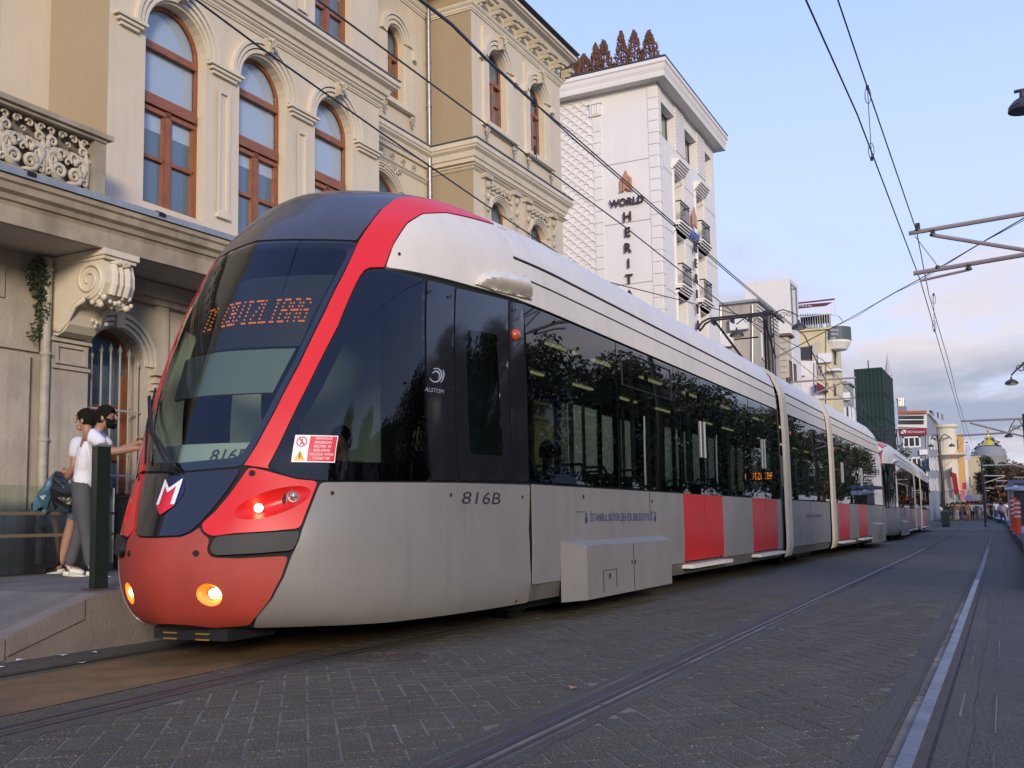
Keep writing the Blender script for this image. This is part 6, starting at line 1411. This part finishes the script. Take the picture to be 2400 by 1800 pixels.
# near cantilever on its mast (mast just outside the frame)
def cantilever(Y, parts, mastx, masth, label, arms=True, r=.032):
    e_ = empty('catenary_mast', (mastx, Y, gz(Y)), 0, label, 'mast'); o_ = Vector((mastx, Y, gz(Y)))
    MB().tube([(0, 0, 0), (0, 0, masth)], [.11, .08], 10).build('mast', M_mast, e_)
    for a, b, rr, nm in parts: MB().tube([pY(*a, Y)-o_, (pY(*b, Y)-o_) if not isinstance(b, Vector) else b], rr, 8).build(nm, M_arm, e_)
    return e_
can = cantilever(15.8, [((2130, 547), (2560, 474), .034, 'upper_arm'), ((2186, 551), (2560, 612), .030, 'brace'), ((2141, 641), (2560, 570), .034, 'lower_arm'), ((2157, 658), (2272, 632), .020, 'steady_arm')], pY(2560, 500, 15.8).x, 8.6, 'tram overhead mast at the right with two pink grey cantilever arms')
q = MB(); o_ = can.location
for u, v, h in ((2151, 533, .12), (2186, 545, .10), (2270, 625, .10), (2198, 627, .05)): c = pY(u, v, 15.8)-o_; q.box(c, (.06, .06, h)); q.lathe(c-Vector((0, 0, h/2)), [(.045, 0), (.045, .03)], 8)
q.tube([pY(2144, 553, 15.8)-o_, pY(2198, 624, 15.8)-o_], .005, 4); q.build('insulator', M_wire, can)
q = MB(); lp = pY(2397, 244, 15.8)-o_; q.lathe(lp-Vector((0, 0, .10)), [(.20, 0), (.19, .07), (.12, .15), (.04, .20), (.03, .3)], 18); q.build('lamp_shade', M_mast, can); MB().tube([lp+Vector((-.1, 0, .2)), lp+Vector((.4, 0, .22)), Vector((0, 0, 7.6))], .025, 6).build('lamp_arm', M_mast, can)
can2 = cantilever(48., [((2253, 987), (2400, 981), .045, 'upper_arm'), ((2273, 991), (2362, 1014), .04, 'brace'), ((2250, 1021), (2362, 1014), .04, 'lower_arm'), ((2362, 1014), (2401, 992), .04, 'upper_brace'), ((2362, 1014), (2401, 1023), .04, 'lower_brace')], pY(2402, 1000, 48).x, pY(2400, 970, 48).z, 'second overhead mast at the right edge with pale cantilever frame')
def lampshade(e_, p, r=.24):
    MB().lathe(p, [(r, 0), (r*.95, r*.3), (r*.6, r*.6), (r*.15, r*.8), (r*.12, r*1.2)], 16).build('lamp_shade', M_mast, e_)
    MB().lathe(p-Vector((0, 0, .02)), [(r*.8, .0), (r*.8, .02)], 12).build('lamp_diffuser', mat('lamp_diffuser', (.5, .42, .2), .4), e_)
def scroll(e_, a, b, up, r=.02):
    """decorated lamp arm from the post to the shade"""
    a, b = Vector(a), Vector(b); q = MB(); m_ = (a+b)/2+Vector((0, 0, up)); q.tube([a, a.lerp(m_, .5)+Vector((0, 0, up*.35)), m_, m_.lerp(b, .6)+Vector((0, 0, up*.12)), b], r, 6)
    d = (b-a); 
    for k, (f_, rr) in enumerate(((.25, .16), (.5, .12), (.7, .10))):
        c = a.lerp(b, f_)+Vector((0, 0, up*.35)); q.tube([c+Vector((d.x/abs(d.x)*rr*(1-t/14)*cos(t*.75), 0, rr*(1-t/14)*sin(t*.75))) for t in range(12)], r*.6, 5)
    q.build('scroll_arm', M_mast, e_)
o_ = can2.location; c = pY(2364, 1024, 48)-o_; lampshade(can2, c, .17); scroll(can2, (0, 0, pY(2399, 1016, 48).z), c+Vector((0, 0, .2)), .6)
lp3 = empty('street_lamp', (pY(2450, 900, 26).x, 26, 0), 0, 'brown bell shaded street lamp on a curled arm below the upper cantilever', 'lamp'); o_ = lp3.location; c = pY(2371, 900, 26)-o_
lampshade(lp3, c, .145); MB().tube([(0, 0, 0), (0, 0, 6.4)], [.09, .06], 8).build('post', M_mast, lp3); scroll(lp3, (0, 0, c.z+.5), c+Vector((0, 0, .2)), .15)
# double lamp and overhead post behind the near tram
YL = 33.2
dl = empty('lamp_post', (pY(1803, 800, YL).x, YL, .44), 0, 'dark double lamp post with scrolled arms rising behind the tram beside the hotel', 'lamp post'); o_ = dl.location
zt_ = pY(1799, 728, YL).z-.44
q = MB(); q.tube([(.06, 0, 0), (.03, 0, 4), (0, 0, zt_)], [.13, .11, .09], 10); 
for z in (zt_-.1, zt_-.9, 4.6): q.lathe((0, 0, z), [(.14, 0), (.16, .05), (.14, .1)], 10)
for x in (-.16, .16): q.tube([(x, 0, zt_-2.4), (x, 0, zt_)], .02, 5)
q.build('post', M_mast, dl)
for u, v in ((1727, 788), (1873, 770)):
    c = pY(u, v, YL)-o_; lampshade(dl, c, .24); scroll(dl, (0, 0, c.z+.35), c+Vector((0, 0, .40)), .30)
    
can3 = cantilever(40., [((1848, 896), (2006, 885), .035, 'upper_arm'), ((1884, 933), (1984, 893), .03, 'brace'), ((1887, 938), (2004, 933), .03, 'lower_arm'), ((1848, 940), (1890, 934), .03, 'lower_brace')], pY(1848, 900, 40).x, pY(1848, 885, 40).z, 'overhead mast behind the tram with ochre cantilever arms in front of the yellow building')
# lamp post in front of the restaurant and farther masts
dl2 = empty('lamp_post', at(2208, 1100, 88), 0, 'dark double lamp post in front of the cream house beyond the second tram', 'lamp post'); o_ = dl2.location; zt_ = pY(2198, 1018, 88).z
MB().tube([pY(2211, 1190, 88)-o_, (0, 0, zt_*.5), pY(2198, 1018, 88)-o_], [.15, .12, .10], 8).build('post', M_mast, dl2)
for u, v in ((2182, 1047), (2231, 1046)): c = pY(u, v, 88)-o_; lampshade(dl2, c, .24); scroll(dl2, (pY(2201, 1040, 88)-o_), c+Vector((0, 0, .55)), .6, .04)
for k, (u, v0, Y, L_) in enumerate(((2301, 1072, 84, [((2303, 1091), (2370, 1089)), ((2350, 1081), (2400, 1096))]), (2304, 1110, 105, [((2304, 1115), (2355, 1115)), ((2304, 1133), (2356, 1116)), ((2334, 1127), (2360, 1127))]), (2362, 1105, 96, [((2376, 1119), (2400, 1119)), ((2335, 1140), (2362, 1139))]), (2306, 1140, 130, [((2306, 1144), (2330, 1144)), ((2306, 1150), (2320, 1150))]))):
    e_ = empty('catenary_mast', at(u, 1100, Y), 0, ('thin dark overhead mast at the corner of the beige end wall', 'distant overhead mast with a pale arm and slanting stay', 'distant overhead mast beside the tram shelter', 'farthest small overhead mast above the crowd')[k], 'mast'); o_ = e_.location
    MB().tube([(0, 0, 0), (0, 0, pY(u, v0, Y).z-gz(Y))], .075, 6).build('mast', M_mast, e_)
    for a, b in L_: MB().tube([pY(*a, Y)-o_, pY(*b, Y)-o_], .05, 5).build('arm', mat('pale_arm', (.50, .44, .34), .6), e_)
# ================================================================== TRAM STOP at the right
sh = empty('tram_shelter', at(2368, 1100, 60), 0, 'grey tram stop shelter with white sign band at the right edge', 'shelter'); o_ = sh.location; P_ = lambda u, v, Y=60.: pY(u, v, Y)-o_
def pbox(nm, u0, v0, u1, v1, m, Y=60., d=.3): a, b = P_(u0, v1, Y), P_(u1, v0, Y); return MB().bb((a.x, a.y, a.z), (b.x, a.y+d, b.z)).build(nm, m, sh)
pbox('roof', 2362, 1124, 2420, 1133, mat('shelter_roof_grey', (.20, .22, .25), .5), d=5); pbox('sign_band', 2371, 1138, 2420, 1150, M_wfr, d=.3); pbox('back_panel', 2374, 1150, 2420, 1232, mat('shelter_glass_panel', (.06, .055, .05), .2), Y=61.5, d=.1)
for u in (2366, 2373): pbox('column', u, 1133, u+1.6, 1232, M_steel, d=.1)
mb = MB(); c = P_(2381, 1144, 59.8); mb.ball(c, .16, 8); mb.box(c+Vector((-.3, 0, 0)), (.5, .12, .12)); mb.build('camera', M_wfr, sh)
for k, (u, vt, vb, Y, w) in enumerate(((2380, 1166, 1242, 42, .115), (2387, 1172, 1251, 38, .10))):
    b0 = pY(u, vb, Y); t0 = pY(u-6 if k == 0 else u-4, vt, Y); H = t0.z-b0.z; dl_ = empty('delineator_post', b0, 0, ('striped' if k == 0 else 'plain')+' bright orange plastic delineator post '+('behind, with white bands' if k == 0 else 'in front with a square base'), 'bollard')
    lean = (t0.x-b0.x)
    mb = MB(); mb.tube([(0, 0, 0), (lean, 0, H)], [w, w*.9], 12); mb.build('tube', mat('orange_plastic', (.72, .07, .02), .45), dl_)
    for j in range(4): f_ = .93-.13*j; f2 = f_-.055; MB().tube([(lean*f2, 0, H*f2), (lean*f_, 0, H*f_)], w*1.04, 12).build('reflective_band', mat('reflective_white', (.70, .62, .55), .4), dl_)
    MB().bb((-w*1.8, -w*1.8, -.01), (w*1.8, w*1.8, .04)).build('base', MATS['orange_plastic'], dl_)

# ================================================================== SECOND TRAM
tram1 = make_tram('white and red tram with a slanted black windscreen and lit headlamps in the foreground', 'trams standing in line')
fill_tram(tram1)
tram2 = copy_tree(tram1); tram2['label'] = 'second white tram waiting behind the first, farther along the street'
tram2.location = (-5.42, 38.9, 0); tram2.rotation_euler = (0, 0, radians(1.75))
for o in list(tram2.children):
    if o.name.split('.')[0] in ('fleet_number', 'led_text', 'sticker', 'sticker_text', 'sticker_field'): 
        for g in list(o.children): bpy.data.objects.remove(g)
        bpy.data.objects.remove(o)

# ================================================================== PEOPLE
SK = mat('tanned_skin', (.36, .19, .12), .55, noise=.12); HAIR = mat('black_hair', (.010, .008, .007), .85, spec=.15, bump=.8, bscale=60)
def skin(name, joints, edges, m, parent=None, sub=2, root=0, rad=None):
    """continuous body: joints {name: (pos, (rx, ry))}, skin modifier + subdivision, baked to a mesh"""
    names = list(joints); me = bpy.data.meshes.new(name); me.from_pydata([joints[n][0] for n in names], [(names.index(a), names.index(b)) for a, b in edges], [])
    o = bpy.data.objects.new(name, me); COL.objects.link(o); o.modifiers.new('s', 'SKIN').branch_smoothing = .4
    lay = me.skin_vertices[0].data if me.skin_vertices else None
    if lay is None:
        bm = bmesh.new(); bm.from_mesh(me); bm.verts.layers.skin.verify(); bm.to_mesh(me); bm.free(); lay = me.skin_vertices[0].data
    for i, n in enumerate(names):
        r = joints[n][1]; lay[i].radius = r if isinstance(r, tuple) else (r, r); lay[i].use_root = (i == root)
    s = o.modifiers.new('d', 'SUBSURF'); s.levels = sub; s.render_levels = sub
    bpy.context.view_layer.update()
    nm = bpy.data.meshes.new_from_object(o.evaluated_get(bpy.context.evaluated_depsgraph_get())); nm.name = name
    bpy.data.objects.remove(o); bpy.data.meshes.remove(me); nm.materials.clear(); nm.materials.append(m)
    nm.polygons.foreach_set('use_smooth', [True]*len(nm.polygons))
    return nm
def lerp(a, b, t): return tuple(a[i]*(1-t)+b[i]*t for i in range(3))
def person(label, loc, rz, P, shirt, trouser, shoe=None, sleeve='short', shorts=False, hair=HAIR, beard=False, cap=False, cat='person', group=None, skinm=SK, detail=True, headdir=0., scale=1., bulk=1.):
    """P: joint positions in metres, x right, y forward, z up, feet at z=0"""
    e_ = empty('person', loc, rz, label, cat, group); e_.scale = (scale,)*3
    J = {}; E = []
    def j(n, p, r): J[n] = (p, r)
    j('pelvis', P['pelvis'], (.135, .10)); j('belly', lerp(P['pelvis'], P['chest'], .5), (.125, .095)); j('chest', P['chest'], (.155, .105)); j('neck0', P['neck'], .055); j('neck', lerp(P['neck'], P['head'], .45), .052)
    E += [('pelvis', 'belly'), ('belly', 'chest'), ('chest', 'neck0'), ('neck0', 'neck')]
    hd = Vector(P['head']); j('skull', tuple(hd), (.072, .09)); j('crown', tuple(hd+Vector((0, -.01, .075))), (.055, .07)); E += [('neck', 'skull'), ('skull', 'crown')]
    for s in 'LR':
        j('sh'+s, P['sh'+s], .062); j('el'+s, P['el'+s], .043); j('wr'+s, P['wr'+s], (.026, .030)); j('ua'+s, lerp(P['sh'+s], P['el'+s], .5), .052); j('fa'+s, lerp(P['el'+s], P['wr'+s], .35), .044)
        E += [('chest', 'sh'+s), ('sh'+s, 'ua'+s), ('ua'+s, 'el'+s), ('el'+s, 'fa'+s), ('fa'+s, 'wr'+s)]
        pm = Vector(P['wr'+s]); dr = (pm-Vector(P['el'+s])).normalized(); j('palm'+s, tuple(pm+dr*.07), (.018, .036)); E.append(('wr'+s, 'palm'+s))
        j('hp'+s, P['hp'+s], .088); j('th'+s, lerp(P['hp'+s], P['kn'+s], .5), .078); j('kn'+s, P['kn'+s], .056); j('ca'+s, lerp(P['kn'+s], P['an'+s], .35), .057); j('an'+s, P['an'+s], .038)
        E += [('pelvis', 'hp'+s), ('hp'+s, 'th'+s), ('th'+s, 'kn'+s), ('kn'+s, 'ca'+s), ('ca'+s, 'an'+s)]
        ft = Vector(P['an'+s])+Vector(P.get('toe'+s, (0, .14, -.05))); j('toe'+s, tuple(ft), (.038, .028)); E.append(('an'+s, 'toe'+s))
    body = put('body', skin('body', J, E, skinm), e_)
    if detail:       # five fingers and face
        for s in 'LR':
            pm = Vector(J['palm'+s][0]); dr = (Vector(P['wr'+s])-Vector(P['el'+s])).normalized(); side = dr.orthogonal().normalized(); cur = dr.cross(side)
            mb = MB()
            for k in range(4):
                b0 = pm-dr*.02+side*(.027-.018*k); l = (.070, .078, .074, .058)[k]; mb.tube([b0, b0+dr*l*.5+cur*.008, b0+dr*l*.75+cur*.03, b0+dr*l*.78+cur*.055], [.0095, .009, .008, .006], 6)
            b0 = pm-dr*.05+side*.03; mb.tube([b0, b0+side*.03+dr*.03, b0+side*.035+dr*.06+cur*.015], [.011, .010, .007], 6)
            mb.build('fingers', skinm, body, smooth='all')
        R_ = Matrix.Rotation(headdir, 3, 'Z'); H = lambda x, y, z: hd+R_ @ Vector((x, y, z))
        mb = MB(); mb.tube([H(0, .080, .030), H(0, .108, -.008), H(0, .098, -.022)], [.009, .015, .010], 6); mb.tube([H(-.024, .085, -.055), H(0, .094, -.053), H(.024, .085, -.055)], [.004, .008, .004], 5)
        for x in (-1, 1): mb.ball(H(x*.078, -.005, -.005), .026, 8, 0, (.45, .8, 1.25)); mb.ball(H(x*.03, .078, .03), .012, 6)
        mb.ball(H(0, .055, -.075), .036, 8); mb.build('face_features', skinm, body, smooth='all')
        mb = MB()
        for x in (-1, 1): mb.tube([H(x*.015, .092, .05), H(x*.032, .090, .056), H(x*.05, .075, .048)], .005, 5); mb.ball(H(x*.03, .087, .030), .006, 6)
        mb.build('eyes_and_brows', hair, body)
        hm = MB(); n = 20; K = 9
        for i in range(K+1):
            ph = (.03+1.32*i/K)*(pi/2)*1.05
            for k in range(n):
                a = 2*pi*k/n; fr_ = max(0, sin(a)); lim = ph*(1-.56*fr_*(i/K)); rr = 1.0+random.uniform(-.02, .02)
                hm.v.append(tuple(H(.089*rr*sin(lim)*cos(a), -.012+.108*rr*sin(lim)*sin(a), .022+.118*rr*cos(lim))))
        for i in range(K):
            for k in range(n): hm.f.append((i*n+k, (i+1)*n+k, (i+1)*n+(k+1) % n, i*n+(k+1) % n)); hm.mi.append(0)
        hm.build('hair', hair, body, smooth='all')
        if beard:
            mb = MB(); 
            for a in range(-5, 6): t = a/5; mb.tube([H(.076*sin(t*1.45), .02+.062*cos(t*1.45), -.035+.03*abs(t)), H(.060*sin(t*1.4), .028+.062*cos(t*1.4), -.075), H(.035*sin(t*1.3), .03+.045*cos(t*1.3), -.105)], [.008, .015, .012], 6)
            mb.build('beard', hair, body, smooth='all')
        if cap:
            mb = MB(); mb.ball(H(0, -.01, .058), .098, 16, 0, (.98, 1.14, .80)); mb.lathe(H(0, .10, .078), [(.001, .016), (.055, .008), (.075, .0), (.06, -.006)], 16); mb.build('cap', mat('black_cap', (.012, .012, .014), .7), body, smooth='all')
            MB().ball(H(.02, .095, .085), .016, 6, 0, (1, .4, 1)).build('cap_badge', M_wprint, body)
    else:
        put('hair', None, None) if False else None
        mb = MB(); mb.ball(tuple(hd+Vector((0, -.015, .03))), .098, 8, 0, (.9, 1.05, 1)); mb.build('hair', hair, body, smooth='all')
    # shirt
    g = .020; J2 = {}; E2 = []
    for n in ('pelvis', 'belly', 'chest'): p, r = J[n]; J2[n] = (tuple(Vector(p)+Vector((0, 0, .0 if n != 'pelvis' else -.11))), ((r[0]+g*(1 if n != 'pelvis' else 1.9))*bulk, (r[1]+g*(1 if n != 'pelvis' else 1.9))*bulk))
    J2['neck0'] = (tuple(Vector(P['neck'])+Vector((0, 0, -.01))), .072); E2 += [('pelvis', 'belly'), ('belly', 'chest'), ('chest', 'neck0')]
    for s in 'LR':
        J2['sh'+s] = (P['sh'+s], .079); fr_ = {'short': .72, 'long': 1}.get(sleeve); J2['ua'+s] = (lerp(P['sh'+s], P['el'+s], fr_*.5), .074); J2['el'+s] = (lerp(P['sh'+s], P['el'+s], fr_), .068 if sleeve == 'short' else .06); E2 += [('chest', 'sh'+s), ('sh'+s, 'ua'+s), ('ua'+s, 'el'+s)]
        if sleeve == 'long': J2['wr'+s] = (P['wr'+s], .042); E2.append(('el'+s, 'wr'+s))
    put('shirt', skin('shirt', J2, E2, shirt, root=1), e_)
    J3 = {'pelvis': (P['pelvis'], (.150, .118)), 'waist': (lerp(P['pelvis'], P['chest'], .42), (.132, .102))}; E3 = [('pelvis', 'waist')]
    for s in 'LR':
        J3['hp'+s] = (P['hp'+s], .104); J3['th'+s] = (lerp(P['hp'+s], P['kn'+s], .5), .092); k_ = .88 if shorts else 1; J3['kn'+s] = (lerp(P['hp'+s], P['kn'+s], k_), .084 if shorts else .070); E3 += [('pelvis', 'hp'+s), ('hp'+s, 'th'+s), ('th'+s, 'kn'+s)]
        if not shorts: J3['ca'+s] = (lerp(P['kn'+s], P['an'+s], .4), .066); J3['an'+s] = (lerp(P['kn'+s], P['an'+s], .99), .060); E3 += [('kn'+s, 'ca'+s), ('ca'+s, 'an'+s)]
    put('shorts' if shorts else 'trousers', skin('trousers', J3, E3, trouser), e_)
    if shoe:
        for s in 'LR':
            an = Vector(P['an'+s]); tv = Vector(P.get('toe'+s, (0, .14, -.05))); JS = {'h': (tuple(an+Vector((0, 0, -.03))-tv*.15), .045), 'm': (tuple(an+tv*.5+Vector((0, 0, -.012))), (.046, .038)), 't': (tuple(an+tv*1.15+Vector((0, 0, .002))), (.044, .028)), 'a': (tuple(an+Vector((0, 0, .02))), .045)}
            so = put('shoe', skin('shoe', JS, [('a', 'h'), ('h', 'm'), ('m', 't')], shoe), e_)
            if an.z < .12: MB().tube([an-tv*.3+Vector((0, 0, -.07)), an+tv*.5+Vector((0, 0, -.045)), an+tv*1.3+Vector((0, 0, -.045))], [.026, .028, .022], 8).build('sole', MATS.get('shoe_sole') or mat('shoe_sole', (.6, .6, .52), .6), so)
    return e_
white_t = mat('white_cotton', (.70, .70, .74), .85, noise=.06, nscale=9, bump=1., bscale=9); white_t2 = mat('pale_cotton', (.60, .60, .66), .85, noise=.1, bump=.4, bscale=14)
grey_tr = mat('grey_trousers', (.075, .075, .082), .85, noise=.2, bump=.3, bscale=18); denim = mat('blue_denim', (.10, .13, .20), .85, noise=.25, bump=.3, bscale=30)
whsh = mat('white_trainer', (.62, .62, .55), .6); blsh = mat('black_trainer', (.015, .015, .017), .6)
def stand(dx=.09, lean=0.):
    return dict(pelvis=(0, 0, .96), chest=(0, lean*.4, 1.30), neck=(0, lean*.75, 1.49), head=(0, .02+lean, 1.645), shL=(-.19, lean*.6, 1.43), shR=(.19, lean*.6, 1.43), elL=(-.23, -.02, 1.14), elR=(.23, -.02, 1.14), wrL=(-.24, .08, .90), wrR=(.24, .08, .90), hpL=(-.09, 0, .90), hpR=(.09, 0, .90), knL=(-.10, .02, .50), knR=(.10, .02, .50), anL=(-.10, 0, .09), anR=(.10, 0, .09))
az = lambda dx, dy: -atan2(dx, dy)
# man A: white T-shirt, cap and beard, leaning to the right, arm reaching forward
PA = stand(lean=.17); PA.update(head=(.02, .22, 1.60), neck=(0, .13, 1.47), elR=(.22, .30, 1.24), wrR=(.16, .54, 1.28), elL=(-.22, .26, 1.26), wrL=(-.12, .50, 1.36), hpL=(-.08, -.03, .90), knL=(-.09, -.03, .49), anL=(-.09, -.14, .09), knR=(.09, .05, .50), anR=(.10, .12, .09))
fA = pZ(208, 1352, .44)
person('bearded dark haired man in white T-shirt and grey trousers leaning over behind the green post', (fA.x-.07, fA.y-.045, .44), az(.80, .60), PA, white_t, grey_tr, whsh, beard=True, headdir=-.25, scale=1.04, bulk=1.18)
# man B: faces away to the left, holds bags behind him
PB = stand(lean=.04); PB.update(head=(0, .08, 1.66), neck=(0, .03, 1.49), elL=(-.22, .02, 1.14), wrL=(-.16, .20, .98), elR=(.21, .14, 1.12), wrR=(.14, .42, 1.12), knL=(-.09, .16, .50), anL=(-.09, .28, .09), toeL=(0, .15, -.05), knR=(.09, -.04, .50), anR=(.09, -.12, .09))
fB = pZ(176, 1347, .44)
pB = person('dark haired man in denim shorts facing left behind his friend, holding plastic bags', (fB.x-.04, fB.y+.20, .44), az(-.95, -.15), PB, white_t2, denim, blsh, shorts=True, headdir=.25, scale=1.04)
hB = pB.matrix_basis @ Vector((-.20, .55, 1.10))
def bag(nm, m, off, w, h, seed, lab):
    r = random.Random(seed); mb = MB(); n = 9; K = 8; d = Vector((-.94, -.34, 0)).normalized(); sd_ = Vector((0, 0, 1)).cross(d)
    for i in range(K+1):
        t = i/K; ww = w*(.12+.88*min(1, t*1.7)**.8)*(1-.18*(t > .9)); dd = .05+.05*sin(t*pi)
        for k in range(n): a = 2*pi*k/n; mb.v.append(tuple(d*(ww*.5*cos(a)*(1+r.uniform(-.12, .12))+off*t)+sd_*(dd*sin(a)*(1+r.uniform(-.3, .3)))+Vector((0, 0, -h*t+r.uniform(-.02, .02)*(i > 6)*2))))
    for i in range(K):
        for k in range(n): mb.f.append((i*n+k, (i+1)*n+k, (i+1)*n+(k+1) % n, i*n+(k+1) % n)); mb.mi.append(0)
    o = mb.build(nm, m, recalc=False); o.location = pY(136, 1105, fB.y-.2); tag(o, lab, 'bag')
bag('plastic_bag', mat('blue_plastic_bag', (.06, .14, .20), .35, noise=.3, bump=1., bscale=9), .22, .20, .42, 3, 'crumpled blue green plastic bag hanging from the man\'s hand, left of the black bag')
bag('plastic_bag', mat('black_plastic_bag', (.015, .015, .016), .25, bump=1., bscale=9), -.08, .26, .38, 5, 'shiny black plastic bag hanging from the man\'s hand, beside the blue one')
# pedestrian crossing in the distance
PW = stand(); PW.update(knL=(-.09, .20, .52), anL=(-.09, .34, .10), knR=(.09, -.08, .50), anR=(.09, -.36, .12), elL=(-.2, -.05, 1.15), wrL=(-.12, .16, 1.0), elR=(.22, .02, 1.15), wrR=(.16, .2, .98))
pk = mat('pink_shirt', (.58, .42, .42), .85); navy = mat('navy_trousers', (.015, .02, .05), .85)
person('pedestrian in a pale pink shirt and navy trousers crossing the tracks in the distance', (pY(2350, 1226, 100).x, 100, .02), az(1, .1), PW, pk, navy, blsh, sleeve='long', detail=False, scale=1.10)
def shifted(p, **kw): q = dict(p); q.update(kw); return q
P1_ = stand(); P2_ = shifted(P1_, knL=(-.09, .16, .52), anL=(-.09, .22, .10), knR=(.09, -.04, .50), anR=(.09, -.24, .10)); P3_ = shifted(P1_, elR=(.28, .12, 1.2), wrR=(.2, .3, 1.15))
tones = dict(white=(.65, .65, .66), black=(.02, .02, .022), red=(.42, .03, .03), blue=(.05, .07, .15), grey=(.22, .22, .23), beige=(.50, .40, .28), orange=(.42, .15, .05), green=(.10, .16, .08))
base = []
for i, (pp, sh_) in enumerate(((P1_, 0), (P2_, 0), (P3_, 1), (P2_, 1))):
    b_ = person('person in the far crowd', (-9, 122, gz(122)), i, pp, white_t, grey_tr, None, shorts=bool(sh_), detail=False, group='crowd at the end of the street'); base.append(b_)
rc = random.Random(12); cnt = 0
def dress(o, top, leg):
    for c in o.children:
        n = c.name.split('.')[0]
        if n == 'shirt': c.material_slots[0].link = 'OBJECT'; c.material_slots[0].material = mat(top+'_shirt', tones[top], .85)
        if n in ('trousers', 'shorts'): c.material_slots[0].link = 'OBJECT'; c.material_slots[0].material = mat(leg+'_legwear', tones[leg], .85)
used = 0
for i in range(104):
    Y = rc.choice((116, 118, 120, 124, 128, 132, 136)) if i > 10 else 113
    u = rc.uniform(2210, 2368) if i > 10 else 2206+i*9+rc.uniform(-2, 2)
    k = i % 4
    o = base[k] if i < 4 else copy_tree(base[k])
    o.location = (pY(u, 1200, Y).x, Y+rc.uniform(-1, 1), gz(Y)); o.rotation_euler.z = rc.uniform(0, 6.28); s = rc.uniform(.96, 1.12); o.scale = (s, s, s)
    top = rc.choice(('white', 'white', 'white', 'black', 'black', 'black', 'red', 'blue', 'grey', 'beige', 'orange', 'green', 'grey')); leg = rc.choice(('black', 'black', 'grey', 'blue', 'beige')); dress(o, top, leg)
    o['label'] = f'distant person in {top} top and {leg} '+('shorts' if k > 1 else 'trousers')+' in the crowd at the street end'; o['group'] = f'people in {top} tops and {leg} '+('shorts' if k > 1 else 'trousers')+' in the far crowd'
# orange stroller-like bright bag and bin near the lamp post
bn = MB(); bn.lathe((0, 0, 0), [(.28, 0), (.32, .1), (.34, 1.2), (.2, 1.35)], 10); o = bn.build('litter_bin', mat('dark_green_bin', (.03, .045, .03), .6)); o.location = at(2209, 1100, 90); tag(o, 'dark green litter bin at the foot of the far lamp post', 'bin')
# tram driver and passengers (seated)
def seated(lab, loc, rz, shirt, hair=HAIR):
    P = stand(); dz = -.42
    for k in list(P):
        x, y, z = P[k]
        if k[:2] not in ('kn', 'an'): P[k] = (x, y, z+dz)
    P.update(knL=(-.11, .42, .52), knR=(.11, .42, .52), anL=(-.11, .44, .10), anR=(.11, .44, .10), elL=(-.24, .10, .80), elR=(.24, .10, .80), wrL=(-.16, .33, .74), wrR=(.16, .33, .74))
    return person(lab, loc, rz, P, shirt, grey_tr, blsh, hair=hair)
seated('tram driver in a pale shirt sitting in the cab behind the side window', (CX+.05, 7.15, .42), pi, mat('khaki_shirt', (.42, .40, .28), .8))
seated('passenger in a dark top looking out of the first long tram window', (CX+.80, 9.75, .42), radians(12), mat('plum_shirt', (.07, .03, .05), .8))
seated('passenger in a grey top standing out through the windscreen at the left of the cab', (CX-.70, 8.9, .52), radians(170), mat('slate_shirt', (.10, .13, .14), .8), mat('brown_hair', (.05, .03, .02), .7))
for k, (x, y) in enumerate(((.80, 20.6), (-.6, 21.4), (.80, 22.7), (.6, 27.8), (.80, 31.2))): seated(('passenger in a white top by the first window of the middle car', 'passenger across the aisle in the middle car', 'passenger in a red top by the second window of the middle car', 'passenger between the two doors of the rear car', 'passenger in the last seats of the first tram')[k], (CX+x, y, .42), radians(4*k), (white_t, grey_tr, mat('red_top', (.35, .03, .04), .8), pk, denim)[k])
